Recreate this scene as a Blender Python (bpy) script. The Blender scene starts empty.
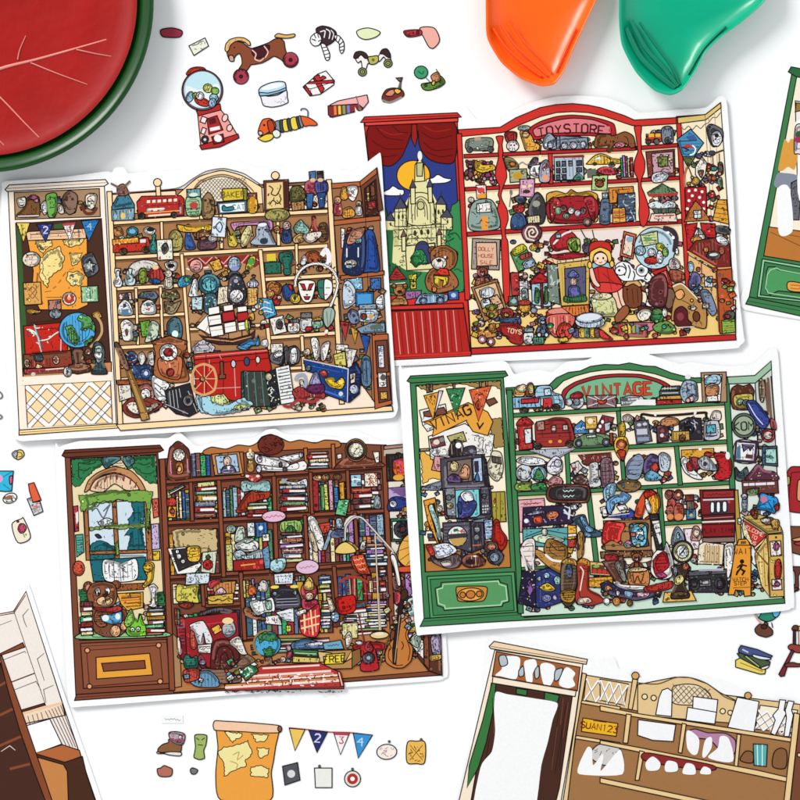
import bpy, math, random
import numpy as np
from mathutils import Vector
# ---------------------------------------------------------------- camera, world, lamps, exposure
SC = bpy.context.scene
COL = SC.collection
S = 0.0004                       # metres on the table per photo pixel
CAMH = 1.1
cam = bpy.data.cameras.new("camera"); camo = bpy.data.objects.new("camera", cam); COL.objects.link(camo)
camo.location = (0, 0, CAMH); camo.rotation_euler = (0, 0, 0)
cam.sensor_width = 36; cam.lens = 36 * CAMH / (800 * S); cam.clip_start = 0.05; cam.clip_end = 10
SC.camera = camo
W = bpy.data.worlds.new("World"); SC.world = W; W.use_nodes = True
wn = W.node_tree; bg = wn.nodes["Background"]
wt = wn.nodes.new('ShaderNodeTexCoord'); ws = wn.nodes.new('ShaderNodeSeparateXYZ'); wr = wn.nodes.new('ShaderNodeValToRGB')
wn.links.new(wt.outputs['Generated'], ws.inputs[0]); wn.links.new(ws.outputs['Z'], wr.inputs[0]); wn.links.new(wr.outputs[0], bg.inputs[0])
for i, (p_, c_) in enumerate(((0.0, (1.0, 1.0, 1.0)), (0.55, (0.97, 0.985, 1.0)), (0.86, (0.55, 0.56, 0.58)), (1.0, (0.1, 0.1, 0.105)))):   # made-up surround gradient: dimmed overhead to weaken gloss reflections, bright at the sides
    e_ = wr.color_ramp.elements[i] if i < 2 else wr.color_ramp.elements.new(p_)
    e_.position = p_; e_.color = (*c_, 1)
bg.inputs[1].default_value = 1.15
def lamp(name, loc, size, power, col=(1, 1, 1)):
    l = bpy.data.lights.new(name, 'AREA'); l.shape = 'DISK'; l.size = size; l.energy = power; l.color = col
    o = bpy.data.objects.new(name, l); COL.objects.link(o); o.location = loc
    o.rotation_euler = (Vector((0, 0, 0)) - Vector(loc)).to_track_quat('-Z', 'Y').to_euler()
lamp("softbox", (-1.1, 1.25, 1.2), 0.7, 33.0, (1, 0.985, 0.96))
SC.view_settings.view_transform = 'Standard'; SC.view_settings.look = 'None'
SC.view_settings.exposure = 0; SC.view_settings.gamma = 1
SC.cycles.filter_width = 1.6
SC.cycles.max_bounces = 6

# ---------------------------------------------------------------- materials
def lin(c): return c / 12.92 if c <= 0.04045 else ((c + 0.055) / 1.055) ** 2.4
def hexc(h):
    if len(h) == 3: h = ''.join(k * 2 for k in h)
    return tuple(lin(int(h[i:i + 2], 16) / 255) for i in (0, 2, 4))
def nmat(name):
    m = bpy.data.materials.new(name); m.use_nodes = True
    nt = m.node_tree; return m, nt, nt.nodes["Principled BSDF"]
def mottled(name, base=None, attr=None, amt=0.06, scale=900, rough=0.5, spec=0.25, bump=0.02, coat=0):
    m, nt, b = nmat(name); N = nt.nodes; Lk = nt.links
    tc = N.new('ShaderNodeTexCoord'); nz = N.new('ShaderNodeTexNoise'); nz.inputs['Scale'].default_value = scale
    nz.inputs['Detail'].default_value = 4; Lk.new(tc.outputs['Object'], nz.inputs['Vector'])
    mr = N.new('ShaderNodeMapRange'); mr.inputs['To Min'].default_value = 1 - amt; mr.inputs['To Max'].default_value = 1 + amt
    Lk.new(nz.outputs['Fac'], mr.inputs['Value'])
    mx = N.new('ShaderNodeVectorMath'); mx.operation = 'MULTIPLY'
    if attr:
        a = N.new('ShaderNodeAttribute'); a.attribute_name = attr; Lk.new(a.outputs['Color'], mx.inputs[0])
    else: mx.inputs[0].default_value = base
    Lk.new(mr.outputs['Result'], mx.inputs[1]); Lk.new(mx.outputs['Vector'], b.inputs['Base Color'])
    b.inputs['Roughness'].default_value = rough; b.inputs['Specular IOR Level'].default_value = spec
    if coat: b.inputs['Coat Weight'].default_value = coat; b.inputs['Coat Roughness'].default_value = 0.06
    if bump:
        bp = N.new('ShaderNodeBump'); bp.inputs['Strength'].default_value = bump; bp.inputs['Distance'].default_value = 0.0002
        Lk.new(nz.outputs['Fac'], bp.inputs['Height']); Lk.new(bp.outputs['Normal'], b.inputs['Normal'])
    return m
INK = mottled("printed_ink", attr="ink", amt=0.07, scale=1100, rough=0.55, spec=0.08)
GREY = [mottled("white_tabletop", (0.85, 0.855, 0.86), amt=0.012, scale=30, rough=0.55, spec=0.2)]

# ---------------------------------------------------------------- tiny drawing language for printed paper
DZ = 5e-6
LINE = '1c1010'; LW = 1.05
FONT = {'A': '06 20 46|14 34', 'B': '06 00 30 41 42 33 03|33 44 45 36 06', 'C': '41 30 10 01 05 16 36 45', 'D': '00 06 26 45 41 20 00',
 'E': '40 00 06 46|03 33', 'F': '40 00 06|03 33', 'G': '41 30 10 01 05 16 36 45 43 23', 'H': '00 06|40 46|03 43', 'I': '20 26',
 'J': '30 35 26 16 05', 'K': '00 06|40 03 46', 'L': '00 06 46', 'M': '06 00 23 40 46', 'N': '06 00 46 40', 'O': '10 30 41 45 36 16 05 01 10',
 'P': '06 00 30 41 42 33 03', 'Q': '10 30 41 45 36 16 05 01 10|24 46', 'R': '06 00 30 41 42 33 03|23 46', 'S': '41 30 10 01 02 13 33 44 45 36 16 05',
 'T': '00 40|20 26', 'U': '00 05 16 36 45 40', 'V': '00 26 40', 'W': '00 16 23 36 40', 'X': '00 46|40 06', 'Y': '00 23 40|23 26', 'Z': '00 40 06 46',
 '1': '11 20 26', '2': '01 10 30 41 42 06 46', '3': '00 40 22 33 45 36 16 05', '4': '30 03 43|30 36', '5': '40 00 02 32 43 45 36 06', '6': '30 02 05 16 36 45 43 03',
 '7': '00 40 16', '8': '10 30 42 05 16 36 45 02 10', '9': '41 30 10 02 13 42|41 36', '0': '10 30 41 45 36 16 05 01 10', '&': '46 01 10 21 04 16 44', '-': '13 33', '.': '25 26', '!': '20 24|25 26'}
BOOKC = ['a33', '36a', '3a6', 'c93', 'eda', '855', '679', 'b8c', '9bc', '744', '586', 'd86', 'cc7', 'eee', '467', '844']

class Bag:
    """one mesh object in the making; points are photo pixels, levels are paper layers"""
    def __init__(s, name, label=None): s.name = name; s.label = label; s.v = []; s.f = []; s.c = []; s.subs = []; s.o0 = None
class Thing:
    busyA = 11.0
    def __init__(s, name, label, cat, group, base, thick):
        s.name, s.label, s.cat, s.group, s.base, s.thick = name, label, cat, group, base, thick
        s.zl = s.zr = base                              # height of its left and right edge: cards lie slightly lifted
        s.parts = []; s.cur = None; s.bb = np.zeros((2000, 5)); s.n = 0; s.tilt = -3.0; s.busy = True; s.under = None; s.R = random.Random(len(name) * 7 + 3)
    def level(s, pts):
        xs = [p[0] for p in pts]; ys = [p[1] for p in pts]; x0, x1, y0, y1 = min(xs), max(xs), min(ys), max(ys)
        B = s.bb[:s.n]
        m = (B[:, 0] < x1) & (B[:, 1] > x0) & (B[:, 2] < y1) & (B[:, 3] > y0)
        L = (B[m, 4].max() + 1) if m.any() else 0
        if s.n == len(s.bb): s.bb = np.vstack((s.bb, np.zeros_like(s.bb)))
        s.bb[s.n] = (x0, x1, y0, y1, L); s.n += 1
        return L
    def part(s, name, label=None): s.cur = Bag(name, label); s.parts.append(s.cur)
    def sub(s, name, label=None):
        b = Bag(name, label); s.parts[-1].subs.append(b); s.cur = b
    def zof(s, L): return s.thick + L * DZ
    def fill(s, pts, col, line=True, lw=None, lc=None, solid=True):
        if len(pts) < 3: return
        if s.cur is None: s.part('card')
        a = sum(pts[i - 1][0] * pts[i][1] - pts[i][0] * pts[i - 1][1] for i in range(len(pts)))
        if a > 0: pts = pts[::-1]                       # counter-clockwise seen from above (y is down here)
        b = s.cur
        if not b.v and s.parts and b is s.parts[0] and len(s.parts) == 1: z0, z1 = 0.0, s.thick; s.level(pts)   # the card itself
        else:
            L = s.level(pts); z1 = s.zof(L + 1); z0 = s.thick
        k = len(b.v); n = len(pts)
        b.v += [(x, y, z1) for x, y in pts]; b.f.append(tuple(range(k, k + n))); b.c.append(hexc(col))
        b.v += [(x, y, z0) for x, y in pts]
        wc = hexc('eee')
        for i in range(n):
            j = (i + 1) % n; b.f.append((k + j, k + i, k + n + i, k + n + j)); b.c.append(wc)
        if z0 == 0.0: b.f.append(tuple(range(k + 2 * n - 1, k + n - 1, -1))); b.c.append(wc)
        if line: s.stroke(pts + [pts[0]], lc or LINE, lw or LW, closed=True)
        if s.busy and line and len(s.parts) > 1: s.detail(pts, col)
    def detail(s, pts, col):
        """the fine pen hatching and second ink tone that every little printed drawing carries"""
        A = abs(sum(pts[i - 1][0] * pts[i][1] - pts[i][0] * pts[i - 1][1] for i in range(len(pts)))) / 2
        if A < 9: return
        R = s.R; xs = [p[0] for p in pts]; ys = [p[1] for p in pts]
        def inside(x, y):
            c = False
            for i in range(len(pts)):
                (xa, ya), (xb, yb) = pts[i - 1], pts[i]
                if (ya > y) != (yb > y) and x < (xb - xa) * (y - ya) / (yb - ya) + xa: c = not c
            return c
        h = int((col if len(col) == 6 else ''.join(k * 2 for k in col)), 16); rgb = [(h >> 16) & 255, (h >> 8) & 255, h & 255]
        def tone(k): return '%02x%02x%02x' % tuple(int(max(0, min(255, q * k + (30 if k > 1 else 0)))) for q in rgb)
        dark = sum(rgb) < 240; ink = tone(1.35) if dark else LINE
        cx, cy = sum(xs) / len(xs), sum(ys) / len(ys); m = len(pts)
        bw, bh = max(xs) - min(xs), max(ys) - min(ys); tl = math.radians(s.tilt)
        def con(q, st, ln_): return [(cx + (pts[(st + i) % m][0] - cx) * q, cy + (pts[(st + i) % m][1] - cy) * q) for i in range(ln_)]
        if A > 18 and m > 4:                            # second ink tone along one side, inner drawn contour
            st = R.randrange(m); ln_ = max(2, int(m * .45))
            s.stroke(con(.8, st, ln_), tone(.66) if not dark else tone(1.3), min(2.4, .5 + A ** .5 * .13))
            s.stroke(con(R.uniform(.55, .7), (st + m // 3) % m, max(2, int(m * R.uniform(.3, .6)))), ink, R.uniform(.5, .75))
        acc = tone(.62) if (R.random() < .6 and not dark) else R.choice((tone(1.3), tone(1.25), 'e9d9b0', 'b8443a', '4a7a9a', '5a8a5a'))
        def chord(y, w_, c_, v=False):                  # longest run of an inside row or column
            P = []; n_ = 12
            for i in range(n_ + 1):
                f = i / n_
                q = (min(xs) + f * bw, y + (f - .5) * bw * math.tan(tl)) if not v else (y - (f - .5) * bh * math.tan(tl), min(ys) + f * bh)
                q2 = (cx + (q[0] - cx) / .88, cy + (q[1] - cy) / .88)
                if inside(*q2): P.append(q)
                elif len(P) > 2: break
                else: P = []
            if len(P) > 1: s.stroke([P[0], P[-1]], c_, w_)
        mode = R.choice('hvdbbbdd') if A > 30 else R.choice('hvb')
        step = s.busyA ** .5 * (1.0 if A < 200 else 1.35)
        if sum(rgb) > 640: step *= 1.5
        if mode in 'hp':
            k = max(1, int(bh / step))
            for i in range(min(k, 9)): chord(min(ys) + (i + .6) * bh / k, R.choice((.5, .6, 1.1)), R.choice((ink, ink, acc)))
        if mode in 'vp':
            k = max(1, int(bw / step))
            for i in range(min(k, 9)): chord(min(xs) + (i + .6) * bw / k, R.choice((.5, .6, 1.0)), R.choice((ink, ink, acc)), True)
        if mode == 'd':
            for i in range(min(24, int(A / 9))):
                x, y = R.uniform(min(xs), max(xs)), R.uniform(min(ys), max(ys))
                if inside(x - 1, y) and inside(x + 1, y): s.fill(ell(x, y, R.uniform(.5, .9), R.uniform(.5, .8), n=6), acc if i % 3 else ink, False)
        if mode == 'b' and A > 14:
            for i in range(min(5, int(A / 22) + 1)):
                x, y, r = R.uniform(min(xs), max(xs)), R.uniform(min(ys), max(ys)), R.uniform(.9, 2.0)
                if inside(x - r, y) and inside(x + r, y) and inside(x, y + r) and inside(x, y - r):
                    q = ell(x, y, r, r * R.uniform(.6, 1), R.uniform(0, 90), n=8); s.fill(q, R.choice((acc, tone(.6), tone(1.3))), False); s.stroke(q + [q[0]], ink, .5, True)
        n = min(14, int(A / s.busyA * .5)); base_a = R.choice((1.5, -.05))
        for i in range(n * 3):
            if n <= 0: break
            x, y = R.uniform(min(xs), max(xs)), R.uniform(min(ys), max(ys)); a = base_a + R.uniform(-.3, .3); l = R.uniform(1.2, 3.0); b = R.uniform(-.5, .5)
            p2 = (x + l * .5 * math.cos(a), y + l * .5 * math.sin(a)); p3 = (p2[0] + l * .5 * math.cos(a + b), p2[1] + l * .5 * math.sin(a + b))
            if not (inside(x, y) and inside(*p2) and inside(*p3)): continue
            n -= 1
            s.stroke([(x, y), p2, p3], ink if R.random() < .7 else tone(.62), R.uniform(.5, .8))
    def stroke(s, pts, col, w, closed=False):
        q = [pts[0]]
        for p in pts[1:]:
            if abs(p[0] - q[-1][0]) + abs(p[1] - q[-1][1]) > 0.05: q.append(p)
        if closed and len(q) > 2 and abs(q[0][0] - q[-1][0]) + abs(q[0][1] - q[-1][1]) < 0.05: q.pop()
        pts = q; n = len(pts)
        if n < 2: return
        if s.cur is None: s.part('card')
        L = s.level(pts + [(pts[0][0] + .3, pts[0][1] + .3)]); z = s.zof(L + 1.15); b = s.cur; k = len(b.v); h = w / 2
        for i, (x, y) in enumerate(pts):
            a = pts[(i - 1) % n] if (closed or i > 0) else None; c = pts[(i + 1) % n] if (closed or i < n - 1) else None
            ds = []
            if a: d = (x - a[0], y - a[1]); l = math.hypot(*d) or 1; ds.append((d[0] / l, d[1] / l))
            if c: d = (c[0] - x, c[1] - y); l = math.hypot(*d) or 1; ds.append((d[0] / l, d[1] / l))
            tx = sum(d[0] for d in ds); ty = sum(d[1] for d in ds); l = math.hypot(tx, ty)
            if l < 0.3: tx, ty = ds[0]; l = 1
            tx /= l; ty /= l
            cs = max(0.6, abs(tx * ds[0][0] + ty * ds[0][1])); hh = h / cs
            if not closed and i in (0, n - 1): hh = h * 0.75
            zz = z + min(i, 60) * 4e-8
            b.v += [(x - ty * hh, y + tx * hh, zz), (x + ty * hh, y - tx * hh, zz)]
        hc = hexc(col)
        for i in range(n if closed else n - 1):
            j = (i + 1) % n; b.f.append((k + 2 * i, k + 2 * j, k + 2 * j + 1, k + 2 * i + 1)); b.c.append(hc)
    # ---- build the objects
    def build(s):
        first = s.parts[0]; P = np.array(first.v)
        cx, cy = (P[:, 0].min() + P[:, 0].max()) / 2, (P[:, 1].min() + P[:, 1].max()) / 2
        s.c = (cx, cy)
        r = bpy.data.objects.new(s.name, None); r.empty_display_size = 0.01; COL.objects.link(r)
        r.location = ((cx - 400) * S, (400 - cy) * S, (s.zl + s.zr) / 2)
        r.rotation_euler = (0, math.asin((s.zl - s.zr) / ((P[:, 0].max() - P[:, 0].min()) * S)), 0)
        r['label'] = s.label; r['category'] = s.cat
        if s.group: r['group'] = s.group
        for b in s.parts:
            o = s.mesh(b, r, (cx, cy))
            for q in b.subs:
                if o and q.v: s.mesh(q, o, b.o0)
        return r
    def mesh(s, b, parent, pc):
        if not b.v: return None
        P = np.array(b.v); oc = (float(P[:, 0].mean()), float(P[:, 1].mean())); b.o0 = oc
        me = bpy.data.meshes.new(b.name)
        V = [((x - oc[0]) * S, (oc[1] - y) * S, z) for x, y, z in b.v]
        me.from_pydata(V, [], b.f)
        a = me.attributes.new('ink', 'FLOAT_COLOR', 'FACE')
        arr = np.ones((len(me.polygons), 4), dtype=np.float32); arr[:, :3] = np.array(b.c, dtype=np.float32)[:len(me.polygons)] * INKK
        a.data.foreach_set('color', arr.ravel())
        me.materials.append(INK)
        o = bpy.data.objects.new(b.name, me); COL.objects.link(o); o.parent = parent
        o.location = ((oc[0] - pc[0]) * S, (pc[1] - oc[1]) * S, 0)
        if b.label: o['label'] = b.label
        return o
INKK = 0.805

def smooth(P, closed, k=5, tn=0.5):
    n = len(P); out = []; tn = 0.9 if n <= 8 else 0.65
    rng = range(n) if closed else range(n - 1)
    for i in rng:
        g = (lambda j: P[j % n]) if closed else (lambda j: P[max(0, min(n - 1, j))])
        a, b, c, d = g(i - 1), g(i), g(i + 1), g(i + 2)
        for t in range(k):
            t /= k
            h1, h2, h3, h4 = 2 * t ** 3 - 3 * t * t + 1, t ** 3 - 2 * t * t + t, 3 * t * t - 2 * t ** 3, t ** 3 - t * t
            out.append(tuple(h1 * b[m] + h2 * tn * (c[m] - a[m]) * .5 + h3 * c[m] + h4 * tn * (d[m] - b[m]) * .5 for m in (0, 1)))
    if not closed: out.append(P[-1])
    return out
def ell(cx, cy, rx, ry, rot=0, n=None):
    n = n or max(10, min(40, int(6 + max(rx, ry) * 1.6))); r = math.radians(rot); c, s_ = math.cos(r), math.sin(r); o = []
    for i in range(n):
        t = 2 * math.pi * i / n; x, y = rx * math.cos(t), ry * math.sin(t); o.append((cx + x * c - y * s_, cy + x * s_ + y * c))
    return o
def rect(x0, y0, x1, y1, rot):
    cx, cy = (x0 + x1) / 2, (y0 + y1) / 2; r = math.radians(rot); c, s_ = math.cos(r), math.sin(r)
    return [(cx + (x - cx) * c - (y - cy) * s_, cy + (x - cx) * s_ + (y - cy) * c) for x, y in ((x0, y0), (x1, y0), (x1, y1), (x0, y1))]

THINGS = []
def text(T, col, h, rot, x, y, st, w=None):
    if h > 10.5 and w is None and st[0] != '*': text(T, '5a1a14', h, rot, x, y, st, h * .19 + 1.5)
    r = math.radians(rot); c, s_ = math.cos(r), math.sin(r); u = h / 6; adv = 5.4 * u; x0 = -adv * len(st) / 2 + 0.7 * u
    if st[0] == '*':                     # lettering too small to read in the print: a wavy pen line
        n = 2 * len(st); P = [((k / n - .5) * adv * len(st), (h * .3 if k % 2 else -h * .3) * (.6 + .4 * math.sin(k * 2.3))) for k in range(n + 1)]
        T.stroke([(x + px * c - py * s_, y + px * s_ + py * c) for px, py in P], col, max(0.6, h * .13)); return
    for i, ch in enumerate(st):
        for seg in FONT.get(ch, '').split('|'):
            if not seg: continue
            pts = []
            for g in seg.split():
                px, py = x0 + i * adv + int(g[0]) * u, (int(g[1]) - 3) * u
                pts.append((x + px * c - py * s_, y + px * s_ + py * c))
            T.stroke(pts, col, w or max(0.6, h * 0.19))
def draw(src):
    ox = oy = 0.0; sc = 1.0; T = None
    R = random.Random(7)
    for ln in src.split('\n'):
        ln = ln.strip()
        if not ln: continue
        c = ln[0]; a = ln[1:].split()
        if c == '@': ox, oy, sc = map(float, a); continue
        if c == '=':
            f = [q.strip() for q in ln[1:].split('|')]
            base = float(f[4]) if len(f) > 4 else 0.0; th = float(f[5]) if len(f) > 5 else 0.00025
            T = Thing(f[0], f[1], f[2], f[3] if len(f) > 3 else '', base, th); THINGS.append(T); continue
        if c == '^': T.zl, T.zr = float(a[0]), float(a[1]); continue
        if c == '!': T.busy = float(a[0]) > 0; T.busyA = float(a[0]) or 11.0; continue
        if c == '%': T.tilt = float(a[0]); continue
        if c in '#-':
            f = [q.strip() for q in ln[1:].split('|')]; (T.part if c == '#' else T.sub)(f[0], f[1] if len(f) > 1 else None); continue
        X = lambda v: ox + float(v) * sc
        Y = lambda v: oy + float(v) * sc
        def pp(q): return [(X(q[i]), Y(q[i + 1])) for i in range(0, len(q) - 1, 2)]
        if c in 'pqsu':
            P = pp(a[1:]); P = smooth(P, True) if c in 'su' else P
            T.fill(P, a[0], c in 'ps')
        elif c in 'eo':
            rot = float(a[5]) if len(a) > 5 else T.tilt
            T.fill(ell(X(a[1]), Y(a[2]), float(a[3]) * sc, float(a[4]) * sc, rot), a[0], c == 'e')
        elif c in 'lc':
            P = pp(a[2:]); P = smooth(P, False) if c == 'c' else P
            T.stroke(P, a[0], float(a[1]))
        elif c == 't':
            text(T, a[0], float(a[1]) * sc, float(a[2]), X(a[3]), Y(a[4]), a[5].replace('_', ' '))
        elif c in 'xy':
            rot = float(a[5]) if len(a) > 5 else T.tilt
            T.fill(rect(X(a[1]), Y(a[2]), X(a[3]), Y(a[4]), rot), a[0], c == 'x')
        elif c == 'i':                     # ragged coastline or foliage edge
            P = pp(a[1:]); Q = []; R.seed(len(P) * 13 + int(P[0][0]))
            for i in range(len(P)):
                (xa, ya), (xb, yb) = P[i - 1], P[i]; d = math.hypot(xb - xa, yb - ya); k = max(1, int(d / 1.7))
                for j in range(k):
                    e = R.uniform(-.2, .2) * min(d, 4) if j else 0
                    Q.append((xa + (xb - xa) * j / k - (yb - ya) / (d or 1) * e, ya + (yb - ya) * j / k + (xb - xa) / (d or 1) * e))
            T.fill(Q, a[0], lw=.8)
        elif c == '~': T.under = a[0]
        elif c == 'h':                     # shelf board or stile: h col w x y x y : a bar with dark edges
            x0, y0, x1, y1 = X(a[2]), Y(a[3]), X(a[4]), Y(a[5]); w = float(a[1]) / 2
            d = math.hypot(x1 - x0, y1 - y0); nx, ny = -(y1 - y0) / d * w, (x1 - x0) / d * w
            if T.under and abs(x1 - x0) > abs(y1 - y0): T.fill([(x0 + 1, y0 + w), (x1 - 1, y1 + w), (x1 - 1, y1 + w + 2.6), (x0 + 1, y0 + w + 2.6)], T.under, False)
            T.fill([(x0 + nx, y0 + ny), (x1 + nx, y1 + ny), (x1 - nx, y1 - ny), (x0 - nx, y0 - ny)], a[0], True)
        elif c in 'bw':                    # rows / stacks of books, each its own part
            x0, y0, x1, y1 = X(a[0]), Y(a[1]), X(a[2]), Y(a[3]); n = int(a[4]); R.seed(int(a[5]))
            tl = math.tan(math.radians(T.tilt))
            ws = [R.uniform(.7, 1.3) for _ in range(n)]; tot = sum(ws); p = 0
            for i in range(n):
                q = ws[i] / tot; col = R.choice(BOOKC); T.part('book')
                if c == 'b':
                    xa, xb = x0 + p * (x1 - x0), x0 + (p + q) * (x1 - x0); dy = tl * ((xa + xb) / 2 - (x0 + x1) / 2)
                    top = y0 + R.uniform(0, .22) * (y1 - y0); P = rect(xa + .1, top + dy, xb - .1, y1 + dy, T.tilt)
                    T.fill(P, col); m = (xa + xb) / 2
                    for fy in (.25, .75):
                        yy = top + dy + fy * (y1 - top); T.stroke([(xa + .6, yy), (xb - .5, yy - .1)], R.choice(['eed', '321', 'db7']), .5)
                else:
                    ya, yb = y0 + p * (y1 - y0), y0 + (p + q) * (y1 - y0); e = R.uniform(0, .15) * (x1 - x0); g = R.uniform(0, .12) * (x1 - x0)
                    rt = T.tilt + R.uniform(-3, 3)
                    T.fill(rect(x0 + e, ya + .1, x1 - g, yb - .1, rt), col)
                    if i % 2: T.fill(rect(x0 + e + .25 * (x1 - x0), ya + .3 * (yb - ya), x1 - g, yb - .25 * (yb - ya), rt), 'eee', False)
                    else: T.stroke([(x0 + e + 2, (ya + yb) / 2), (x1 - g - 2, (ya + yb) / 2 - .4)], R.choice(['eed', '222', 'db7']), .6)
                p += q
        elif c == 'z':                     # small pen marks
            n = int(a[1]); w = float(a[2]); x0, y0, x1, y1 = X(a[3]), Y(a[4]), X(a[5]), Y(a[6])
            for i in range(n):
                x, y = R.uniform(x0, x1), R.uniform(y0, y1); P = [(x, y)]; an = R.uniform(0, 6.3)
                for k in range(R.randint(1, 3)):
                    an += R.uniform(-1, 1); ll = R.uniform(.8, 2.2); x = min(x1, max(x0, x + math.cos(an) * ll)); y = min(y1, max(y0, y + math.sin(an) * ll)); P.append((x, y))
                T.stroke(P, a[0], w)
        elif c == 'k':                     # clock dial
            x, y, r = X(a[1]), Y(a[2]), float(a[3]) * sc
            T.fill(ell(x, y, r, r), a[0])
            for i in range(12):
                t = i * math.pi / 6; T.stroke([(x + .72 * r * math.cos(t), y + .72 * r * math.sin(t)), (x + .9 * r * math.cos(t), y + .9 * r * math.sin(t))], LINE, max(.4, r * .1))
            T.stroke([(x, y), (x + .5 * r, y - .55 * r)], LINE, max(.5, r * .12)); T.stroke([(x, y), (x - .3 * r, y + .4 * r)], LINE, max(.5, r * .12))
        elif c == 'd':                     # figurine: body colour, head colour, x, y (head centre), height
            x, y, h = X(a[2]), Y(a[3]), float(a[4]) * sc; r = h * .2
            T.fill(smooth([(x - r * .8, y + r * .7), (x + r * .8, y + r * .7), (x + r * 1.3, y + h * .65), (x + r * .8, y + h * .85), (x - r * .8, y + h * .85), (x - r * 1.3, y + h * .65)], True, 3), a[0])
            T.fill(ell(x, y, r, r * 1.05), a[1])
            for d_ in (-.35, .35): T.fill(ell(x + d_ * r, y - .05 * r, .13 * r + .15, .13 * r + .15, n=6), '111', False)
            T.stroke([(x - .3 * r, y + .45 * r), (x + .3 * r, y + .45 * r)], LINE, .5)
        elif c == 'n':                     # teddy: fur, muzzle, x, y (head centre), head radius
            x, y, r = X(a[2]), Y(a[3]), float(a[4]) * sc; f, mz = a[0], a[1]
            T.fill(ell(x, y + 2.1 * r, 1.05 * r, 1.3 * r), f)
            for d_ in (-1, 1):
                T.fill(ell(x + d_ * .8 * r, y - .75 * r, .38 * r, .38 * r), f)
                T.fill(ell(x + d_ * .95 * r, y + 1.9 * r, .42 * r, .9 * r, -25 * d_), f)
                T.fill(ell(x + d_ * .8 * r, y + 3.1 * r, .5 * r, .55 * r), f); T.fill(ell(x + d_ * .8 * r, y + 3.15 * r, .28 * r, .32 * r), mz, False)
            T.fill(ell(x, y, r, .92 * r), f); T.fill(ell(x, y + .35 * r, .5 * r, .38 * r), mz, r > 4)
            T.fill(ell(x, y + .15 * r, .16 * r, .12 * r, n=8), '211', False)
            for d_ in (-.4, .4): T.fill(ell(x + d_ * r, y - .15 * r, .14 * r, .16 * r, n=8), '111', False)
        elif c == 'v':                     # vase: col x y(top) w h
            x, y, w, h = X(a[1]), Y(a[2]), float(a[3]) * sc / 2, float(a[4]) * sc
            T.fill(smooth([(x - w * .35, y), (x + w * .35, y), (x + w * .3, y + h * .3), (x + w, y + h * .65), (x + w * .7, y + h), (x - w * .7, y + h), (x - w, y + h * .65), (x - w * .3, y + h * .3)], True, 3), a[0])
            T.stroke([(x - w * .7, y + h * .6), (x + w * .7, y + h * .55)], LINE, .5)
        elif c == 'j':                     # lidded jar: col lidcol x0 y0 x1 y1
            x0, y0, x1, y1 = X(a[2]), Y(a[3]), X(a[4]), Y(a[5]); m = (x0 + x1) / 2; w = (x1 - x0) / 2; h = y1 - y0
            T.fill(smooth([(x0, y0 + .3 * h), (x1, y0 + .3 * h), (x1, y1 - .1 * h), (m, y1), (x0, y1 - .1 * h)], True, 3), a[0])
            T.fill(rect(x0 + .05 * w, y0, x1 - .05 * w, y0 + .28 * h, T.tilt), a[1])
            T.stroke([(x0 + .4 * w, y0 + .55 * h), (x1 - .4 * w, y0 + .52 * h)], LINE, .5); T.stroke([(x0 + .4 * w, y0 + .75 * h), (x1 - .6 * w, y0 + .72 * h)], LINE, .5)
        elif c == 'g':                     # diagonal lattice in a quad: col w n m x0 y0 .. x3 y3
            P = pp(a[4:12]); n = float(a[2]); m_ = float(a[3])
            def Q(u, v): return tuple((P[0][i] * (1 - u) + P[1][i] * u) * (1 - v) + (P[3][i] * (1 - u) + P[2][i] * u) * v for i in (0, 1))
            k = -int(m_) - 1
            st = 1 / n
            while k < n + m_ + 1:
                for sg in (1, -1):          # u = k/n + sg * v * m/n
                    pts = []
                    for t in np.linspace(0, 1, 25):
                        u = k * st + sg * t * m_ * st + (0 if sg > 0 else 0)
                        if 0 <= u <= 1: pts.append(Q(u, t))
                    if len(pts) > 1: T.stroke([pts[0], pts[-1]], a[0], float(a[1]))
                k += 1
        elif c == 'K':                     # bunch of small random items (col list) used for trinkets: n x0 y0 x1 y1 seed name
            n = int(a[0]); x0, y0, x1, y1 = X(a[1]), Y(a[2]), X(a[3]), Y(a[4]); R.seed(int(a[5])); nm = a[6].split(','); cl = a[7].split(',')
            for i in range(n):
                T.part(R.choice(nm)); col = R.choice(cl); x, y = R.uniform(x0, x1), R.uniform(y0, y1); r = R.uniform(1.8, 3.4)
                if i % 3 == 0: T.fill(ell(x, y, r, r * R.uniform(.6, 1)), col)
                elif i % 3 == 1: T.fill(rect(x - r, y - r * .8, x + r, y + r * .8, R.uniform(-40, 40)), col)
                else: T.fill(smooth([(x + r * R.uniform(.7, 1.3) * math.cos(t * 1.05), y + r * R.uniform(.5, 1.2) * math.sin(t * 1.05)) for t in range(6)], True, 3), col)
                T.stroke([(x - r * .5, y), (x + r * .4, y - r * .3)], LINE, .5); T.fill(ell(x + .2 * r, y + .3 * r, .3 * r, .25 * r, n=7), R.choice(cl), False)
        else: raise ValueError(ln)
ART = []
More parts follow.
